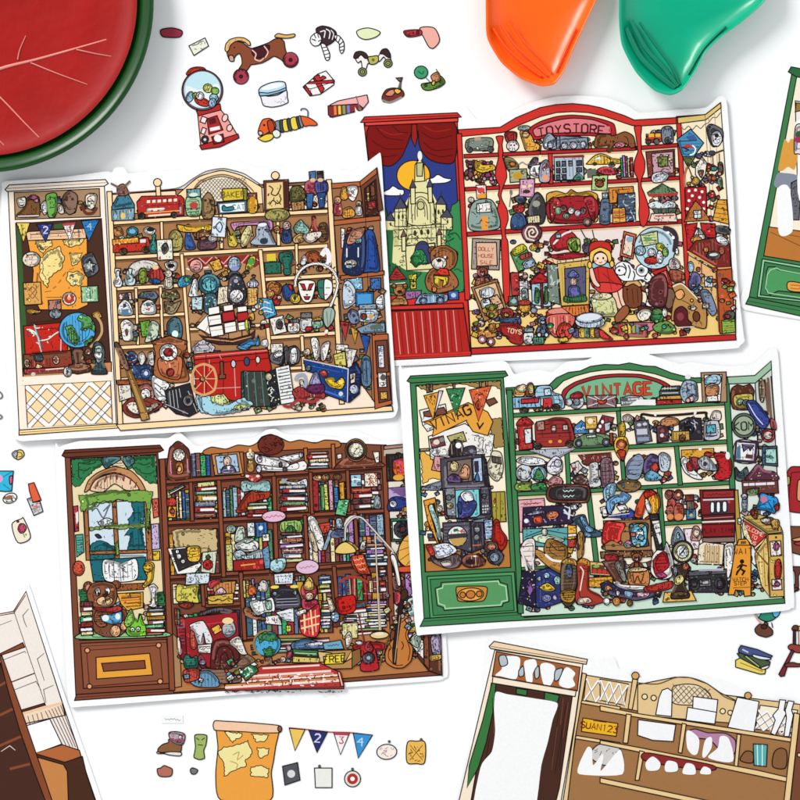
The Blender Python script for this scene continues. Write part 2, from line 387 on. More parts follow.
ART.append("""
= illustrated_shop_card|cream travel curiosity shop card with treasure map window, globe and red trunk|sticker card|shop display cards|0.0004|0.0007
% -3
^ .0018 .0010
@ 0 0 1
!0
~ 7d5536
# card_base
u fff 3 189 6 182 60 178 106 172 112 173 116 168 124 168 130 174 150 172 156 169 164 172 184 170 196 161 222 156 242 163 258 168 268 168 274 163 282 168 308 166 330 166 345 171 357 170 377 155 381 156 384 200 390 300 396 390 398 408 394 417 380 419 300 424 150 434 40 440 22 441 13 436 12 425 9 400 6 300 2 210
# side_cabinet
p fed 9 192 105 186 117 424 20 429
p a86 15 193 100 189 101 217 16 220
p 4a2d22 16.5 224 102 219 112 377 24 381
q 385f32 17 226 21 226 30 375 24 378
q 385f32 55 225 70 222 70 228 55 229
p c85 24 368 112 362 112 377 24 381
p fda 26 385.5 111 380.7 113 423 28.5 428
g fff 5 4 2 26.5 386 111 381 113 423 28.5 428
g 5a3a2a .8 4 2 26.5 382.4 111 377.4 113 419.4 28.5 424.4
g 5a3a2a .8 4 2 26.5 389.6 111 384.6 113 426.6 28.5 431.6
q fed 22 377 113 372 113 380.6 26 385.4
l 754 .8 26 385.5 111 380.7 113 423 28.5 428 26 385.5
q fed 21 381.5 113 377 113 380.5 21 385.3
q fed 21.5 428 117 423 117 425 20 430
p fd9 20 430 120 423.5 124 427.5 20 435
l 543 .7 21 432.5 122 425.5
p fed 6 190 10 185.5 106 180 109 184 105 186.5 8 192
l 543 .7 8 189 108 183
# shelving_back
p a8794f 111 194 328 181 339 410 122 421
q b98a5e 186 255 262 250 268 350 190 355
q 8d2f25 187 256 262 251 263 262 255 268 240 262 228 270 212 262 200 272 188 266
l eaa 1 188 262 197 256 206 264 214 256 224 264 232 255 242 263 250 254 259 261
p ffe8d2 118 348 122 424 392 406 372 390 338 350
q a8794f 117 345 268 336 268 370 160 376 118 380
q a8794f 268 330 334 326 336 366 268 370
# crown_panel
s fda 176 198 186 188 200 177 222 171 242 176 256 184 264 190 264 204 180 206
s efe4cf 194 192 204 182 222 177 240 182 250 192 250 200 196 202
g 765 .7 14 5 198 180 246 178 250 198 196 202
c 765 1.2 190 198 200 182 222 175 242 181 254 192
p fdb 112 195 176 191 178 210 112 216
p fed 262 188 328 184 329 208 264 213
g 765 .7 9 3 288 187 328 184 329 205 290 209
c 643 .9 112 194 176 189 192 180 206 172 224 169 244 174 258 183 268 186 328 181
p fda 156 184 160.5 184 161.5 199 157 199
e fda 158 183 4 4
e fda 275.5 176 4 4
# shelf
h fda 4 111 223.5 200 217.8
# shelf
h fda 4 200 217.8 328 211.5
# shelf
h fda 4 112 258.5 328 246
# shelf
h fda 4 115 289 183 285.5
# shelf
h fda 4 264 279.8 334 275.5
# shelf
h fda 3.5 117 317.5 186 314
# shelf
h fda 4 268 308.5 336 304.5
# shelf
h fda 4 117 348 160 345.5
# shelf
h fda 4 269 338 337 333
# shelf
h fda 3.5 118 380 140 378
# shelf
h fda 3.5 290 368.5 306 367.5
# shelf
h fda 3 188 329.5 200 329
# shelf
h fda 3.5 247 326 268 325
# divider
h fda 3 162 222 163 252
# divider
h fda 3.5 182 254 191.5 372
# divider
h fda 4 260.5 250 270 350
# divider
h fda 3.5 221 214 222 249
# divider
h fda 3.5 277.5 210 279 246
# divider
h fda 3 296.5 244 297.5 277
# divider
h fda 3 136.5 288 138.5 345
# divider
h fda 3 161 287 163 338
# divider
h fda 3.5 302 336 304 371
# stile
h fda 5 110 192 121 425
# stile
h fda 5 329 180 342 404
# floor_edge
p fda 117 424.5 392 406 393 411 121 430.5
# corner_panel
p 9c6a48 331.5 184 360 182 377 168 390 406 378 407 366 390 343 345
p 6f4030 360 182 377 168 383 210 364 218
p b5633a 334 221 380 216 380.5 220.5 334 226
p b5633a 340 276 384 271 384 275 341 280.5
p b5633a 331.5 184 360 182 360.5 187 332 189
p b5633a 360 182 376.5 168.5 377 174 360.5 187
l 321 .8 364.5 188 372 400
p b5633a 372 335 388 334 392 404 375 409
p 6f4030 375 341 387 340 389 372 377 374
p 6f4030 377 378 389 376 391 400 379 403
!5
@ 0 0 1
K 25 114 203 198 214 100 jar,badge,bottle,figurine,postcard,shell 8a6a4a,d9cdb5,5a3a2c,3f6a78,b5482e,e9e0cc,4a4a50,c99a4a,6f8a5a
K 15 202 203 258 212 101 jar,badge,bottle,figurine,postcard,shell 8a6a4a,d9cdb5,5a3a2c,3f6a78,b5482e,e9e0cc,4a4a50,c99a4a,6f8a5a
K 12 268 201 324 207 102 jar,badge,bottle,figurine,postcard,shell 8a6a4a,d9cdb5,5a3a2c,3f6a78,b5482e,e9e0cc,4a4a50,c99a4a,6f8a5a
K 24 115 235 178 250 103 jar,badge,bottle,figurine,postcard,shell 8a6a4a,d9cdb5,5a3a2c,3f6a78,b5482e,e9e0cc,4a4a50,c99a4a,6f8a5a
K 24 186 233 258 246 104 jar,badge,bottle,figurine,postcard,shell 8a6a4a,d9cdb5,5a3a2c,3f6a78,b5482e,e9e0cc,4a4a50,c99a4a,6f8a5a
K 15 267 229 324 238 105 jar,badge,bottle,figurine,postcard,shell 8a6a4a,d9cdb5,5a3a2c,3f6a78,b5482e,e9e0cc,4a4a50,c99a4a,6f8a5a
K 21 118 269 180 282 106 jar,badge,bottle,figurine,postcard,shell 8a6a4a,d9cdb5,5a3a2c,3f6a78,b5482e,e9e0cc,4a4a50,c99a4a,6f8a5a
K 40 194 271 260 298 107 jar,badge,bottle,figurine,postcard,shell 8a6a4a,d9cdb5,5a3a2c,3f6a78,b5482e,e9e0cc,4a4a50,c99a4a,6f8a5a
K 23 268 257 328 272 108 jar,badge,bottle,figurine,postcard,shell 8a6a4a,d9cdb5,5a3a2c,3f6a78,b5482e,e9e0cc,4a4a50,c99a4a,6f8a5a
K 36 192 303 260 326 109 jar,badge,bottle,figurine,postcard,shell 8a6a4a,d9cdb5,5a3a2c,3f6a78,b5482e,e9e0cc,4a4a50,c99a4a,6f8a5a
K 22 268 287 330 301 110 jar,badge,bottle,figurine,postcard,shell 8a6a4a,d9cdb5,5a3a2c,3f6a78,b5482e,e9e0cc,4a4a50,c99a4a,6f8a5a
K 22 120 297 182 311 111 jar,badge,bottle,figurine,postcard,shell 8a6a4a,d9cdb5,5a3a2c,3f6a78,b5482e,e9e0cc,4a4a50,c99a4a,6f8a5a
K 26 120 325 182 342 112 jar,badge,bottle,figurine,postcard,shell 8a6a4a,d9cdb5,5a3a2c,3f6a78,b5482e,e9e0cc,4a4a50,c99a4a,6f8a5a
K 18 122 355 158 376 113 jar,badge,bottle,figurine,postcard,shell 8a6a4a,d9cdb5,5a3a2c,3f6a78,b5482e,e9e0cc,4a4a50,c99a4a,6f8a5a
K 20 272 317 332 330 114 jar,badge,bottle,figurine,postcard,shell 8a6a4a,d9cdb5,5a3a2c,3f6a78,b5482e,e9e0cc,4a4a50,c99a4a,6f8a5a
K 24 274 347 332 364 115 jar,badge,bottle,figurine,postcard,shell 8a6a4a,d9cdb5,5a3a2c,3f6a78,b5482e,e9e0cc,4a4a50,c99a4a,6f8a5a
K 43 162 353 266 370 116 jar,badge,bottle,figurine,postcard,shell 8a6a4a,d9cdb5,5a3a2c,3f6a78,b5482e,e9e0cc,4a4a50,c99a4a,6f8a5a
K 111 127 385 328 410 117 jar,badge,bottle,figurine,postcard,shell 8a6a4a,d9cdb5,5a3a2c,3f6a78,b5482e,e9e0cc,4a4a50,c99a4a,6f8a5a
K 25 347 228 376 266 118 jar,badge,bottle,figurine,postcard,shell 8a6a4a,d9cdb5,5a3a2c,3f6a78,b5482e,e9e0cc,4a4a50,c99a4a,6f8a5a
K 36 347 288 383 333 119 jar,badge,bottle,figurine,postcard,shell 8a6a4a,d9cdb5,5a3a2c,3f6a78,b5482e,e9e0cc,4a4a50,c99a4a,6f8a5a
K 27 347 348 370 398 120 jar,badge,bottle,figurine,postcard,shell 8a6a4a,d9cdb5,5a3a2c,3f6a78,b5482e,e9e0cc,4a4a50,c99a4a,6f8a5a
K 25 21 199 96 212 121 jar,badge,bottle,figurine,postcard,shell 8a6a4a,d9cdb5,5a3a2c,3f6a78,b5482e,e9e0cc,4a4a50,c99a4a,6f8a5a
K 30 30 348 106 364 122 jar,badge,bottle,figurine,postcard,shell 8a6a4a,d9cdb5,5a3a2c,3f6a78,b5482e,e9e0cc,4a4a50,c99a4a,6f8a5a
@ 280 160 .1625
# mask
s f4f2ee 415 165 470 160 480 200 455 255 425 240 412 200
- face_paint
c 333 .6 428 190 438 185
c 333 .6 452 190 464 187
c a33 .8 440 228 452 228
# pear
s e2a13d 385 170 410 175 420 230 400 250 375 240 372 215
# pumpkin
s e8a444 385 310 430 290 460 320 455 350 400 360 380 340
# figurine
d 7a2f2f d9a27a 355 250 110
# figurine
d ddd c9b49a 485 270 85
# window
p 43261c 520 180 590 120 605 340 525 345
p 7c4a33 530 175 548 160 552 230 534 240
p 7c4a33 556 155 580 135 586 220 560 228
p c9a04a 535 205 548 200 552 260 538 262
p 7a2424 535 260 590 250 592 300 545 305
# cape
p f3efe6 375 420 400 425 395 545 378 545
s 2b4f9b 530 440 580 455 615 670 560 690 500 680 515 560
l 17305f .8 545 460 540 670
l 17305f .8 575 470 590 670
# skull_bag
s 1f2a4d 395 500 420 455 520 440 515 690 390 690
l eee 1.6 412 545 412 600
l eee 1.6 482 540 482 600
e e8dcc5 435 640 40 25
e 9bc 425 655 22 14
# scarf
s d88a72 440 440 520 420 500 480 440 520 410 510
s 8fb5c9 470 490 500 485 500 510 470 515
# poster
p 7fb0cf 395 735 505 725 510 800 400 800
z fff 6 .8 400 740 500 790
p 3f73b5 555 730 620 728 620 800 560 795
@ 280 280 .1625
# snow_mountain
s c7d6e2 390 30 420 5 460 50 470 130 400 180 385 120
# picture_frame
p 2d6ea8 465 75 575 75 575 165 468 165
y 4c9bd3 478 88 562 152
# sail
s eef1f4 590 120 635 90 635 180 600 170
# cookie_jar
j c9dbe6 8fa3b2 485 150 595 260
k 9a4b2f 515 225 20
o d9a45a 560 225 16 14
# counter
p 7f97ab 470 300 560 265 645 265 648 320 500 330
o 5a6c62 590 290 38 16
# paper_fish
s 7988a8 415 215 440 180 480 200 485 260 440 270
# bunting_flag
p b03a38 370 255 425 262 402 375
# bunting_flag
p d9a63e 435 290 480 312 462 395
# bunting_flag
p 27509b 492 330 555 350 530 460
# jeans
s 5f7f9c 505 480 555 485 560 640 505 640
l 345 .8 530 500 528 640
# photo
x e6e3ec 605 405 640 540
z 679 8 .8 605 410 640 535
# photo
x f0efe9 605 570 655 660
o 555 635 600 18 20
# photo
x dfae4a 618 688 660 735
@ 0 180 .1625
# leather_shoe
s 77512f 110 215 150 175 175 110 240 105 250 160 245 225 180 232 115 230
l eee 1.2 115 226 245 222
# cup
s e9e5da 110 120 160 110 160 160 125 170
# flower_bunch
e a9607a 210 110 26 16
e c98a9a 230 130 16 12
# tiki_mask
s 6fae4e 290 95 350 85 355 160 345 225 305 230 292 160
l 234 1 305 125 320 120
l 234 1 330 118 345 116
l 234 1 308 175 340 170
# bird_figurine
s e3e6df 255 160 285 130 295 200 275 215
# bird_figurine
s eceae0 360 190 380 155 400 200 380 212
# wooden_mask
s 8b6d5c 390 110 430 70 480 100 470 190 430 215 400 180
o 432 415 125 9 9
o 432 450 120 9 9
# sheep_head
s efe6d5 530 105 560 85 600 95 590 160 560 185 535 160
c 6a3322 3 510 155 530 205 575 205 600 170
o 222 550 130 5 5
# treasure_map
p f2a23f 175 375 540 360 545 770 480 800 250 800 200 700 210 560
p f3c79e 165 330 180 320 530 300 535 362 175 375
- island
i f6dd8e 225 380 320 370 325 410 285 430 270 460 245 430
- island
i f6dd8e 390 375 520 365 500 400 440 415 400 400
- island
i f6dd8e 290 450 370 410 400 480 380 550 310 600 295 665 250 600 250 530 240 500
- island
i f6dd8e 430 455 510 450 500 490 480 520 450 530 440 480
- island
i f6dd8e 420 570 490 565 525 590 500 650 440 650 415 620
- route
l a53 1 280 690 320 685
l a53 1 330 670 350 655
l a53 1 365 635 380 615
l a53 1 390 595 410 570
l a53 1 430 555 460 545
# bunting_flag
p e3c65c 105 265 190 265 150 385
# bunting_flag
p 243a78 230 275 330 270 285 385
t dde 40 -3 285 310 2
# bunting_flag
p f3efec 385 270 470 262 435 375
q b44 385 270 470 262 465 278 392 286
t a55 40 -3 430 300 3
# bunting_flag
p 2c78b8 505 255 615 245 550 380
t 9cd 40 -3 555 290 4
# round_tag
e ecdcc9 198 490 56 46
z b77 8 .6 165 460 230 520
# star_plaque
s 3c3f44 510 480 570 450 610 540 600 575 545 600 515 550
s d5dde2 555 490 568 515 595 520 575 540 580 570 555 555 530 570 538 540 520 520 545 515
# compass_tile
x dda552 152 632 258 768
c 854 .8 180 680 205 660 230 690 205 730 180 700
l 854 .8 165 650 245 745
l 854 .8 245 650 165 745
# lifebuoy
e e9e4dc 430 732 42 40
o b5322c 430 732 30 28
q e9e4dc 430 700 442 732 418 732
o f2a23f 430 732 10 10
# green_tile
x 8fc294 505 655 608 752
z fff 10 .8 515 665 600 745
# small_stamp
x b98070 303 740 380 800
@ 0 310 .1625
# gold_coins
s d9a93a 165 5 220 0 260 10 210 28
# round_plate
e 8c98a0 345 25 38 30
# plane_sticker
s d6a04a 570 25 610 10 630 45 585 50
# dragon_trunk
p c5281c 150 100 375 78 420 110 420 265 180 285 160 270
l 421 2 190 80 380 60
- dragon_drawing
c dfe 1.1 170 120 210 130 240 170 250 230
c 9cc 1.2 215 90 235 160 250 220 260 260
c dfe 1 250 190 300 180 340 150 375 130
c 456 .8 220 100 250 170 270 240
z 345 14 .7 175 110 280 230
z dfe 14 1 175 100 370 225
l dde 1 380 180 378 270
# suitcase
p 8f3b2a 150 275 440 250 450 330 440 350 155 360
q 7c4a30 155 290 440 265 440 285 155 310
e e6d2b5 172 328 17 26
o 7c4a30 172 328 9 17
e e6d2b5 350 308 20 27
o 7c4a30 350 308 10 17
s 4a555c 215 280 260 275 270 310 225 318
p e8cf94 232 330 270 345 252 372 222 355
x 8a2b33 155 358 420 388
l edb 1.6 285 368 400 358
o d9c9b0 210 395 14 12
# terrestrial_globe
e 4fa8dc 480 125 112 108
- landmass
i 5a9e57 405 105 450 95 480 150 495 180 465 220 445 200 420 150
i 5a9e57 500 30 560 45 590 110 585 140 550 110 530 130 500 120 510 80 480 60
i 5a9e57 520 200 575 160 580 180 530 225
- stand
c c8a06a 2.5 590 30 625 80 630 140 600 190 560 230
s 4b2e22 455 240 510 240 500 300 560 340 560 375 480 395 420 370 430 340 470 320
e 6b4530 490 350 70 20
# tape_roll
e ddd 420 380 25 32
o 345 420 380 9 12
# glass_lantern
s 2b3a3d 580 210 600 195 630 205 645 250 640 330 660 370 660 395 570 395 575 365 595 330 575 260
s a9c7bd 590 230 630 225 630 310 600 320
s fff 585 270 630 265 625 300 600 300
@ 100 170 .1625
# windmill
p 3f7f93 75 230 110 165 180 155 215 215 215 240 78 260
p 7fa3b5 75 250 215 235 215 310 78 315
s 9b6a5a 110 110 150 90 180 150 120 160
l 7a5a50 2.6 70 85 190 145
l 7a5a50 2.6 190 70 105 150
q 2b4b57 100 220 200 200 200 215 100 235
o e9c96a 145 285 16 20
o 9bc 100 290 12 14
o 7ab 190 280 12 14
# double_decker_bus
p b3302a 230 200 260 165 500 160 520 180 518 280 240 300
- window_strip
l e9b04a 1.4 250 270 500 252
l 321 .7 280 225 510 210
q f2ead8 292 190 312 188 312 205 292 207
q f2ead8 325 188 345 186 345 203 325 205
q f2ead8 358 186 378 184 378 201 358 203
q f2ead8 391 184 411 182 411 199 391 201
q f2ead8 424 182 444 180 444 197 424 199
q f2ead8 457 180 477 178 477 195 457 197
q 9fb4c0 292 240 318 238 318 258 292 260
q f2ead8 330 238 356 236 356 254 330 256
q 9fb4c0 368 236 394 234 394 252 368 254
l eed 2 300 245 400 240
l edb 2.4 300 285 470 272
l 9ab 2.4 498 230 498 270
- wheel
e 222 262 285 20 20
- wheel
e 222 458 278 19 19
# honey_jar
j 9fc79a 7aa 535 120 622 290
o d7e7e0 578 155 28 12
o b5453a 580 220 26 22
# owl_statue
s 9a7a52 635 180 670 140 705 190 700 290 640 300 630 240
o 321 652 190 8 8
o 321 682 190 8 8
z 432 8 .6 640 200 700 285
@ 200 165 .1625
# biscuit_tin
!0
p d9bf3c 140 150 265 145 270 215 145 225
p 8f8a2f 265 145 292 150 290 225 270 218
t 6a5a1c 34 -2 205 184 BAKER
# cat_sign
p 4b6a78 108 235 290 220 292 290 118 305
q eef4f4 122 245 275 232 276 285 128 294
s 2f7f90 138 260 150 250 165 262 205 258 205 280 145 285
t 2f7f90 30 -3 240 262 CAT
!5
# dried_fruit_jar
j e8c23f 854 298 175 352 300
o d28a2a 325 215 18 17
o d28a2a 325 250 18 17
o d28a2a 325 280 16 15
# folding_screen
p 6b3f2a 393 100 545 92 550 280 400 285
q e9ce8d 412 115 510 108 515 265 412 272
q 4a261c 515 105 540 103 545 265 520 268
- inlay
c 421 1.2 425 130 450 150 440 180 470 190 490 160 500 130
c 421 1.2 430 250 450 220 480 240 500 215 490 190
z 421 14 1 420 120 505 260
# oval_plaque
e a8a05a 477 310 76 40
z 554 10 .7 430 285 525 335
# wicker_basket
s 6e6a3a 560 150 600 130 640 150 645 210 560 230
z 332 16 .8 562 145 640 230
p b98a52 563 232 640 222 642 275 570 285
l 543 .7 582 235 585 282
l 543 .7 602 232 605 280
l 543 .7 622 228 625 278
# toy_soldier
s 7a2f3d 650 110 720 100 722 180 655 190
p 3f7ba8 672 45 712 40 712 90 675 92
o e2b692 695 95 18 12
p 3a6a9e 655 180 700 175 690 270 660 275
# toy_soldier
s 2c2c5c 712 105 780 105 785 170 720 175
p 2a1c1c 722 42 758 40 760 88 724 90
o e2b692 742 95 18 12
p 2b4f8a 722 175 775 170 765 262 735 268
@ 100 170 .1625
# potted_face
s c98a50 90 365 130 355 145 400 100 412
o 321 108 378 4 4
o 321 125 376 4 4
# blue_plate
e 3c86a8 203 380 36 28
o 6fb6c8 203 380 20 14
# orange_truck
p c23425 85 460 100 435 300 418 315 470 310 500 85 510
p e59a3f 80 430 240 415 243 450 82 462
q d7e7ef 250 430 285 428 285 448 252 450
- wheel
e 321 148 502 24 20
- wheel
e 321 285 492 24 20
# cow_mask
s f2f2f2 270 370 300 352 345 370 330 400 290 395
o 222 315 368 25 14
# green_bottle
v 3d8f86 335 400 60 110
# pineapple_jar
s b0a35a 430 400 470 370 510 410 505 490 440 495
z 543 14 .6 432 385 505 490
# genie_figurine
s 3d5fa0 530 400 545 350 560 400 590 470 580 490 530 490 525 440
o 321 545 345 14 14
# yellow_lamp
s e4b23c 475 340 530 345 600 350 680 340 690 370 600 385 500 380
# camel_figurine
s 8a5a3d 600 385 640 370 690 395 680 420 640 410 600 430
s 6b4a56 610 440 700 430 720 470 690 490 610 490
# small_boat
s e6e2da 670 420 695 380 720 415 715 440 680 440
# postcard
x ecebd8 355 430 450 555
s 333 385 470 410 450 425 490 400 520 385 500
o c33 372 545 8 7
# moon_card
x dfe6ee 690 292 778 415 4
c 357 1.3 740 320 715 350 740 385 755 350 740 320
@ 200 165 .1625
# rabbit_jug
s d8c44a 175 460 170 380 185 430 200 430 212 375 215 440 235 480 220 505 180 500
o 432 195 465 6 6
# surf_board
s e9d79a 255 440 290 380 315 370 320 420 285 500 255 500
c 9a7 .8 265 480 290 430 310 385
# pink_scarf
s c98bb8 195 360 300 350 430 340 450 380 430 420 370 375 240 380 215 410
# robot_toy
s a8b5c5 345 400 365 360 410 355 430 400 460 470 465 495 345 495 310 480 345 440
o eee 385 370 28 10
o 222 365 400 9 6
o 222 405 400 9 6
o 2a3a44 395 470 26 20
# soldier_figurine
d 334a78 caa 535 375 125
# paint_tubes
s 9cc4b5 580 380 620 340 650 370 680 410 640 430 590 420
z 356 8 .8 590 350 670 430
# wine_bottle
v 7a2f2a 700 320 60 150
# wooden_barrel
s 7a5238 735 370 780 365 785 460 735 470
l 321 .8 735 400 785 395
l 321 .8 735 435 785 430
# palette
s c9a86a 575 450 620 420 650 450 620 480 580 480
# conch_shell
s e9ddd0 640 430 740 410 745 440 690 480 650 470
# tea_box
x 2f6b57 400 600 500 670
y e0c83c 412 548 468 592
# green_idol
s 2b6e5c 492 545 560 535 575 575 560 610 560 670 520 675 515 620 492 590
o 143 520 565 7 7
# clay_pot
s a9552f 655 545 710 530 745 560 730 600 660 600
# swan_vase
c f2f0f4 5 750 560 775 525 795 560 790 610 760 625
# toucan_figurine
s eee 625 580 645 555 660 590 640 620 620 610
@ 180 230 .125
# round_badge
e e9a8a0 133 290 54 54
c a55 .8 110 280 135 275 155 285
c a55 .8 110 305 135 298 155 308
# gold_card
p e6b04a 235 260 318 230 345 310 280 335
z a73 6 .8 260 255 320 315
# crystal_ball
e a9c9dc 438 275 50 60
o 8f93c9 440 310 34 20
- orb_stand
s 24242c 400 340 470 340 500 400 390 400
# leaf_badge
s c9c23c 530 290 560 220 605 215 600 270 560 320 530 320
o 4a9e4a 570 255 24 28
# garland
l f1e6de 2 55 310 80 320
l f1e6de 2 190 305 230 300
l f1e6de 2 360 290 380 288
# blue_surf_badge
s 3a93b8 -10 410 30 370 95 375 95 420 30 460 -10 450
s 6ab47a 40 380 90 385 80 410 45 420
# bunny_vase
s e9edf0 75 510 110 400 140 405 140 520 165 530 80 535
p bfe0e6 95 540 185 535 180 640 100 640
# porthole_clock
e 2d5560 238 435 88 84
e 6ecbd0 238 435 60 58
z 234 14 .9 195 395 280 480
s 2d5560 205 520 290 520 290 660 200 660
# letter
p ecdcc2 310 460 385 450 395 580 300 600
z 976 5 .7 320 480 380 570
# alarm_clock
s 2f2f38 400 380 450 350 500 390 530 470 530 560 490 600 420 600 385 560 385 470
o aab 450 410 18 16
- dial
e efefef 455 530 56 54
l 222 1 455 530 480 500
l 222 1 455 530 425 560
z 222 6 .8 410 490 500 575
# snow_dome
e d9dcec 585 435 46 28
# letter
p e9b765 540 465 625 465 620 600 545 610
z a63 5 .8 555 480 615 590
# blue_certificate
p 45a8d0 620 550 735 545 775 680 690 715 625 610
c e9f4fa 1 640 640 680 620 740 640
c e9f4fa 1 650 665 690 650 750 665
c e9f4fa 1 640 590 680 575 720 590
@ 100 170 .1625
# white_bottle
v eef1f3 115 625 52 95
# small_gourd
v e3e8ea 158 675 30 38
# paper_fan
s d9d6cf 165 640 200 580 270 555 340 565 365 590 330 620 260 610 200 660
z 765 12 .5 180 570 350 620
# milk_bottle
v c7dcdf 190 610 66 100
# tiki_cup
s 8a9a3c 245 620 285 610 285 690 248 695
# red_doll
s b53a33 300 640 340 590 375 600 400 670 360 690 310 680
o e9c49a 345 600 20 15
s 2c5f8f 300 680 350 670 380 690 340 705
# white_mask
s efece4 400 580 440 560 478 575 465 620 425 620
o 111 440 590 22 12
# figurine
d d9d2c0 e9dfce 425 640 110
# card_portrait
p e3c7c7 120 765 195 755 200 800 120 800
s 2c2c2c 145 800 150 770 175 770 180 800
# top_hat
s 3a4550 245 790 260 755 340 750 355 790
# cactus_sculpture
s 6f6a46 385 790 395 745 430 760 470 740 490 790
z 321 9 .7 390 745 485 795
@ 100 300 .1625
# shrine_figurine
s eceff0 118 90 120 30 155 0 190 25 205 90
q 5d7f93 135 60 180 55 180 95 138 97
q 3a3c44 145 25 165 20 165 45 147 48
l 432 1 110 40 155 -5 205 30
# bearded_figurine
s e6e9e4 262 85 260 30 300 0 340 20 345 85
o 556 300 30 16 12
o d55 303 60 8 8
# mermaid_figurine
s 9a8a6a 400 10 440 30 500 5 490 40 460 85 410 80
z 432 7 .7 405 15 490 80
# mortar_figurine
s eeeae2 130 145 165 120 210 150 200 200 205 245 150 250 135 190
o 543 168 200 10 25
# green_book
x 6fa93c 255 130 315 225 -8
# crocodile_toy
s c9d9c0 320 130 365 150 360 220 330 250 280 260 300 200
z 352 8 .8 290 140 360 245
# blue_bust
s 4d6f7c 415 150 450 110 490 115 510 170 500 235 430 240
o dfe 465 210 20 22
# camera
x 27395f 212 400 325 495
o 3d5c90 215 430 10 25
e 5b7fb5 285 452 32 30
o dde 287 452 12 14
y 1c2a48 240 385 290 405
# projector
e 1f2a40 195 360 40 45
z ccd 6 .7 160 325 235 400
# chess_knight
s e8e0d8 240 340 265 320 285 360 265 400 245 390
# chess_pieces
s d9d2cc 300 330 330 320 335 400 305 395
# wooden_crate
p a4572f 105 495 230 485 320 500 320 525 110 520
p e5ddd2 115 525 190 520 200 600 125 625
# bird_wing
s f2f2f0 320 480 350 465 430 520 410 560 420 610 370 620 330 570
c 445 1 340 510 380 540 410 570
c 445 1 340 540 380 580 410 600
# drum
s c9857a 240 540 290 515 330 550 330 620 260 610
- drum_skin
e f0ede4 285 580 30 36
# straw_hat
s 8d3a2c 145 650 200 600 260 620 300 600 390 640 330 690 230 725 160 700
s efe7da 165 650 210 625 300 660 370 640 320 680 220 700
z 543 12 .7 170 620 370 700
# baseball_bat
s b98a4a 155 400 180 400 300 700 295 735 260 740 250 710
s 5d4030 95 280 120 270 185 410 160 425
# mantel_clock
s a86438 335 270 430 225 530 265 535 300 510 340 545 450 545 500 440 510 335 460 345 340
p 7a4428 320 258 370 240 430 220 480 235 540 255 535 275 330 275
s c9744a 365 360 500 350 505 440 480 490 380 460
- dial
e f6f3ea 425 322 56 54
e a82f35 425 322 28 26
z 321 12 .8 385 280 470 365
- pendulum
l ecc 1 432 390 434 420
e a5372f 436 445 24 24
# folding_camera
p 26262c 405 555 555 512 605 690 550 718 470 700 415 650
l bbb .9 405 640 545 700
l bbb .9 545 560 600 690
l bbb .9 430 560 440 650
l bbb .9 450 555 462 660
l bbb .9 470 550 485 665
l bbb .9 490 545 500 600
e 888 545 620 32 34
o 222 545 620 16 18
# crystal_cluster
i c9c4cc 570 300 610 255 660 240 710 290 700 320 580 330
z 445 10 .8 580 255 700 315
# paint_puddle
i a5d3e4 590 560 640 560 800 600 800 690 700 705 620 690 600 640
s cdd98a 680 600 740 590 800 640 740 640 700 630
# ship_wheel_trunk
# steamer_trunk
@ 200 290 .1625
!0
p b8241e -35 405 20 392 415 362 440 480 405 640 265 655 250 690 130 665 -20 645
p c63028 -38 400 20 390 415 362 425 385 20 425 -34 432
l 4a1010 1.1 -30 460 430 420
l 1c1010 .9 -34 432 425 386
l e9a79a .8 -25 412 415 372
l 4a1010 .9 40 400 40 640
l 4a1010 .9 150 445 145 650
l e9b0a8 .9 212 440 222 655
l e9b0a8 .8 100 605 255 598
l 4a1010 .9 345 380 350 470
l e9b0a8 .6 60 430 60 500
l e9b0a8 .6 120 400 135 425
p 7a4a30 125 440 145 440 148 520 160 520 160 545 118 548 118 522 128 520
- latch
e c4ccd8 208 455 15 24
- latch
e 3a4a70 290 440 17 27
- latch
e e0d9d2 358 430 14 22
@ 200 290 .1625
!5
# ship_wheel
@ 100 300 .1625
c d9a06a 2.4 720 485 705 555 640 585 580 555 568 480 590 415 645 395 700 420 720 485
l e6bd8a 1 570 485 720 485
l e6bd8a 1 645 395 645 585
l e6bd8a 1 590 425 700 550
l e6bd8a 1 700 425 590 550
e c98a50 632 488 16 16
# sailing_ship
@ 180 219 .26375
!0
p 4a2a22 72 438 95 446 200 456 268 438 286 422 282 450 245 476 150 477 100 464
l d9a07a 1 98 454 200 465 272 446
l 1c1010 .6 110 466 240 470
l 2a1c14 1.1 128 322 133 455
l 2a1c14 1.1 182 315 185 458
l 2a1c14 1.1 236 322 236 450
l 2a1c14 1 55 403 112 446
l 2a1c14 .5 55 403 128 322
l 2a1c14 .5 182 315 128 330
l 2a1c14 .5 236 322 284 424
- sail
p f6f2ea 62 412 120 348 116 440 90 425
- sail
p f6f2ea 108 338 150 330 153 358 110 366
- sail
p f6f2ea 106 370 156 362 160 398 112 406
- sail
p f6f2ea 112 410 162 402 168 440 120 448
- sail
p f6f2ea 165 330 202 324 204 346 168 352
- sail
p b3282a 160 356 206 349 210 384 164 392
- sail
p f6f2ea 168 396 212 388 216 426 172 434
- sail
p f6f2ea 218 334 254 330 256 350 220 355
- sail
p b3282a 216 358 258 352 262 382 220 390
- sail
p f6f2ea 220 394 264 386 268 416 224 424
l 1c1010 .5 112 385 158 378
l 1c1010 .5 118 425 165 418
l 1c1010 .5 172 412 214 404
l 1c1010 .5 224 406 266 398
l 1c1010 .5 96 430 118 385
z 1c1010 22 .5 60 440 285 474
@ 200 290 .1625
!5
# paper_plane
s 4b9ad0 230 350 290 320 310 300 350 320 360 280 365 340 320 345 290 370 250 365
# jellyfish_toy
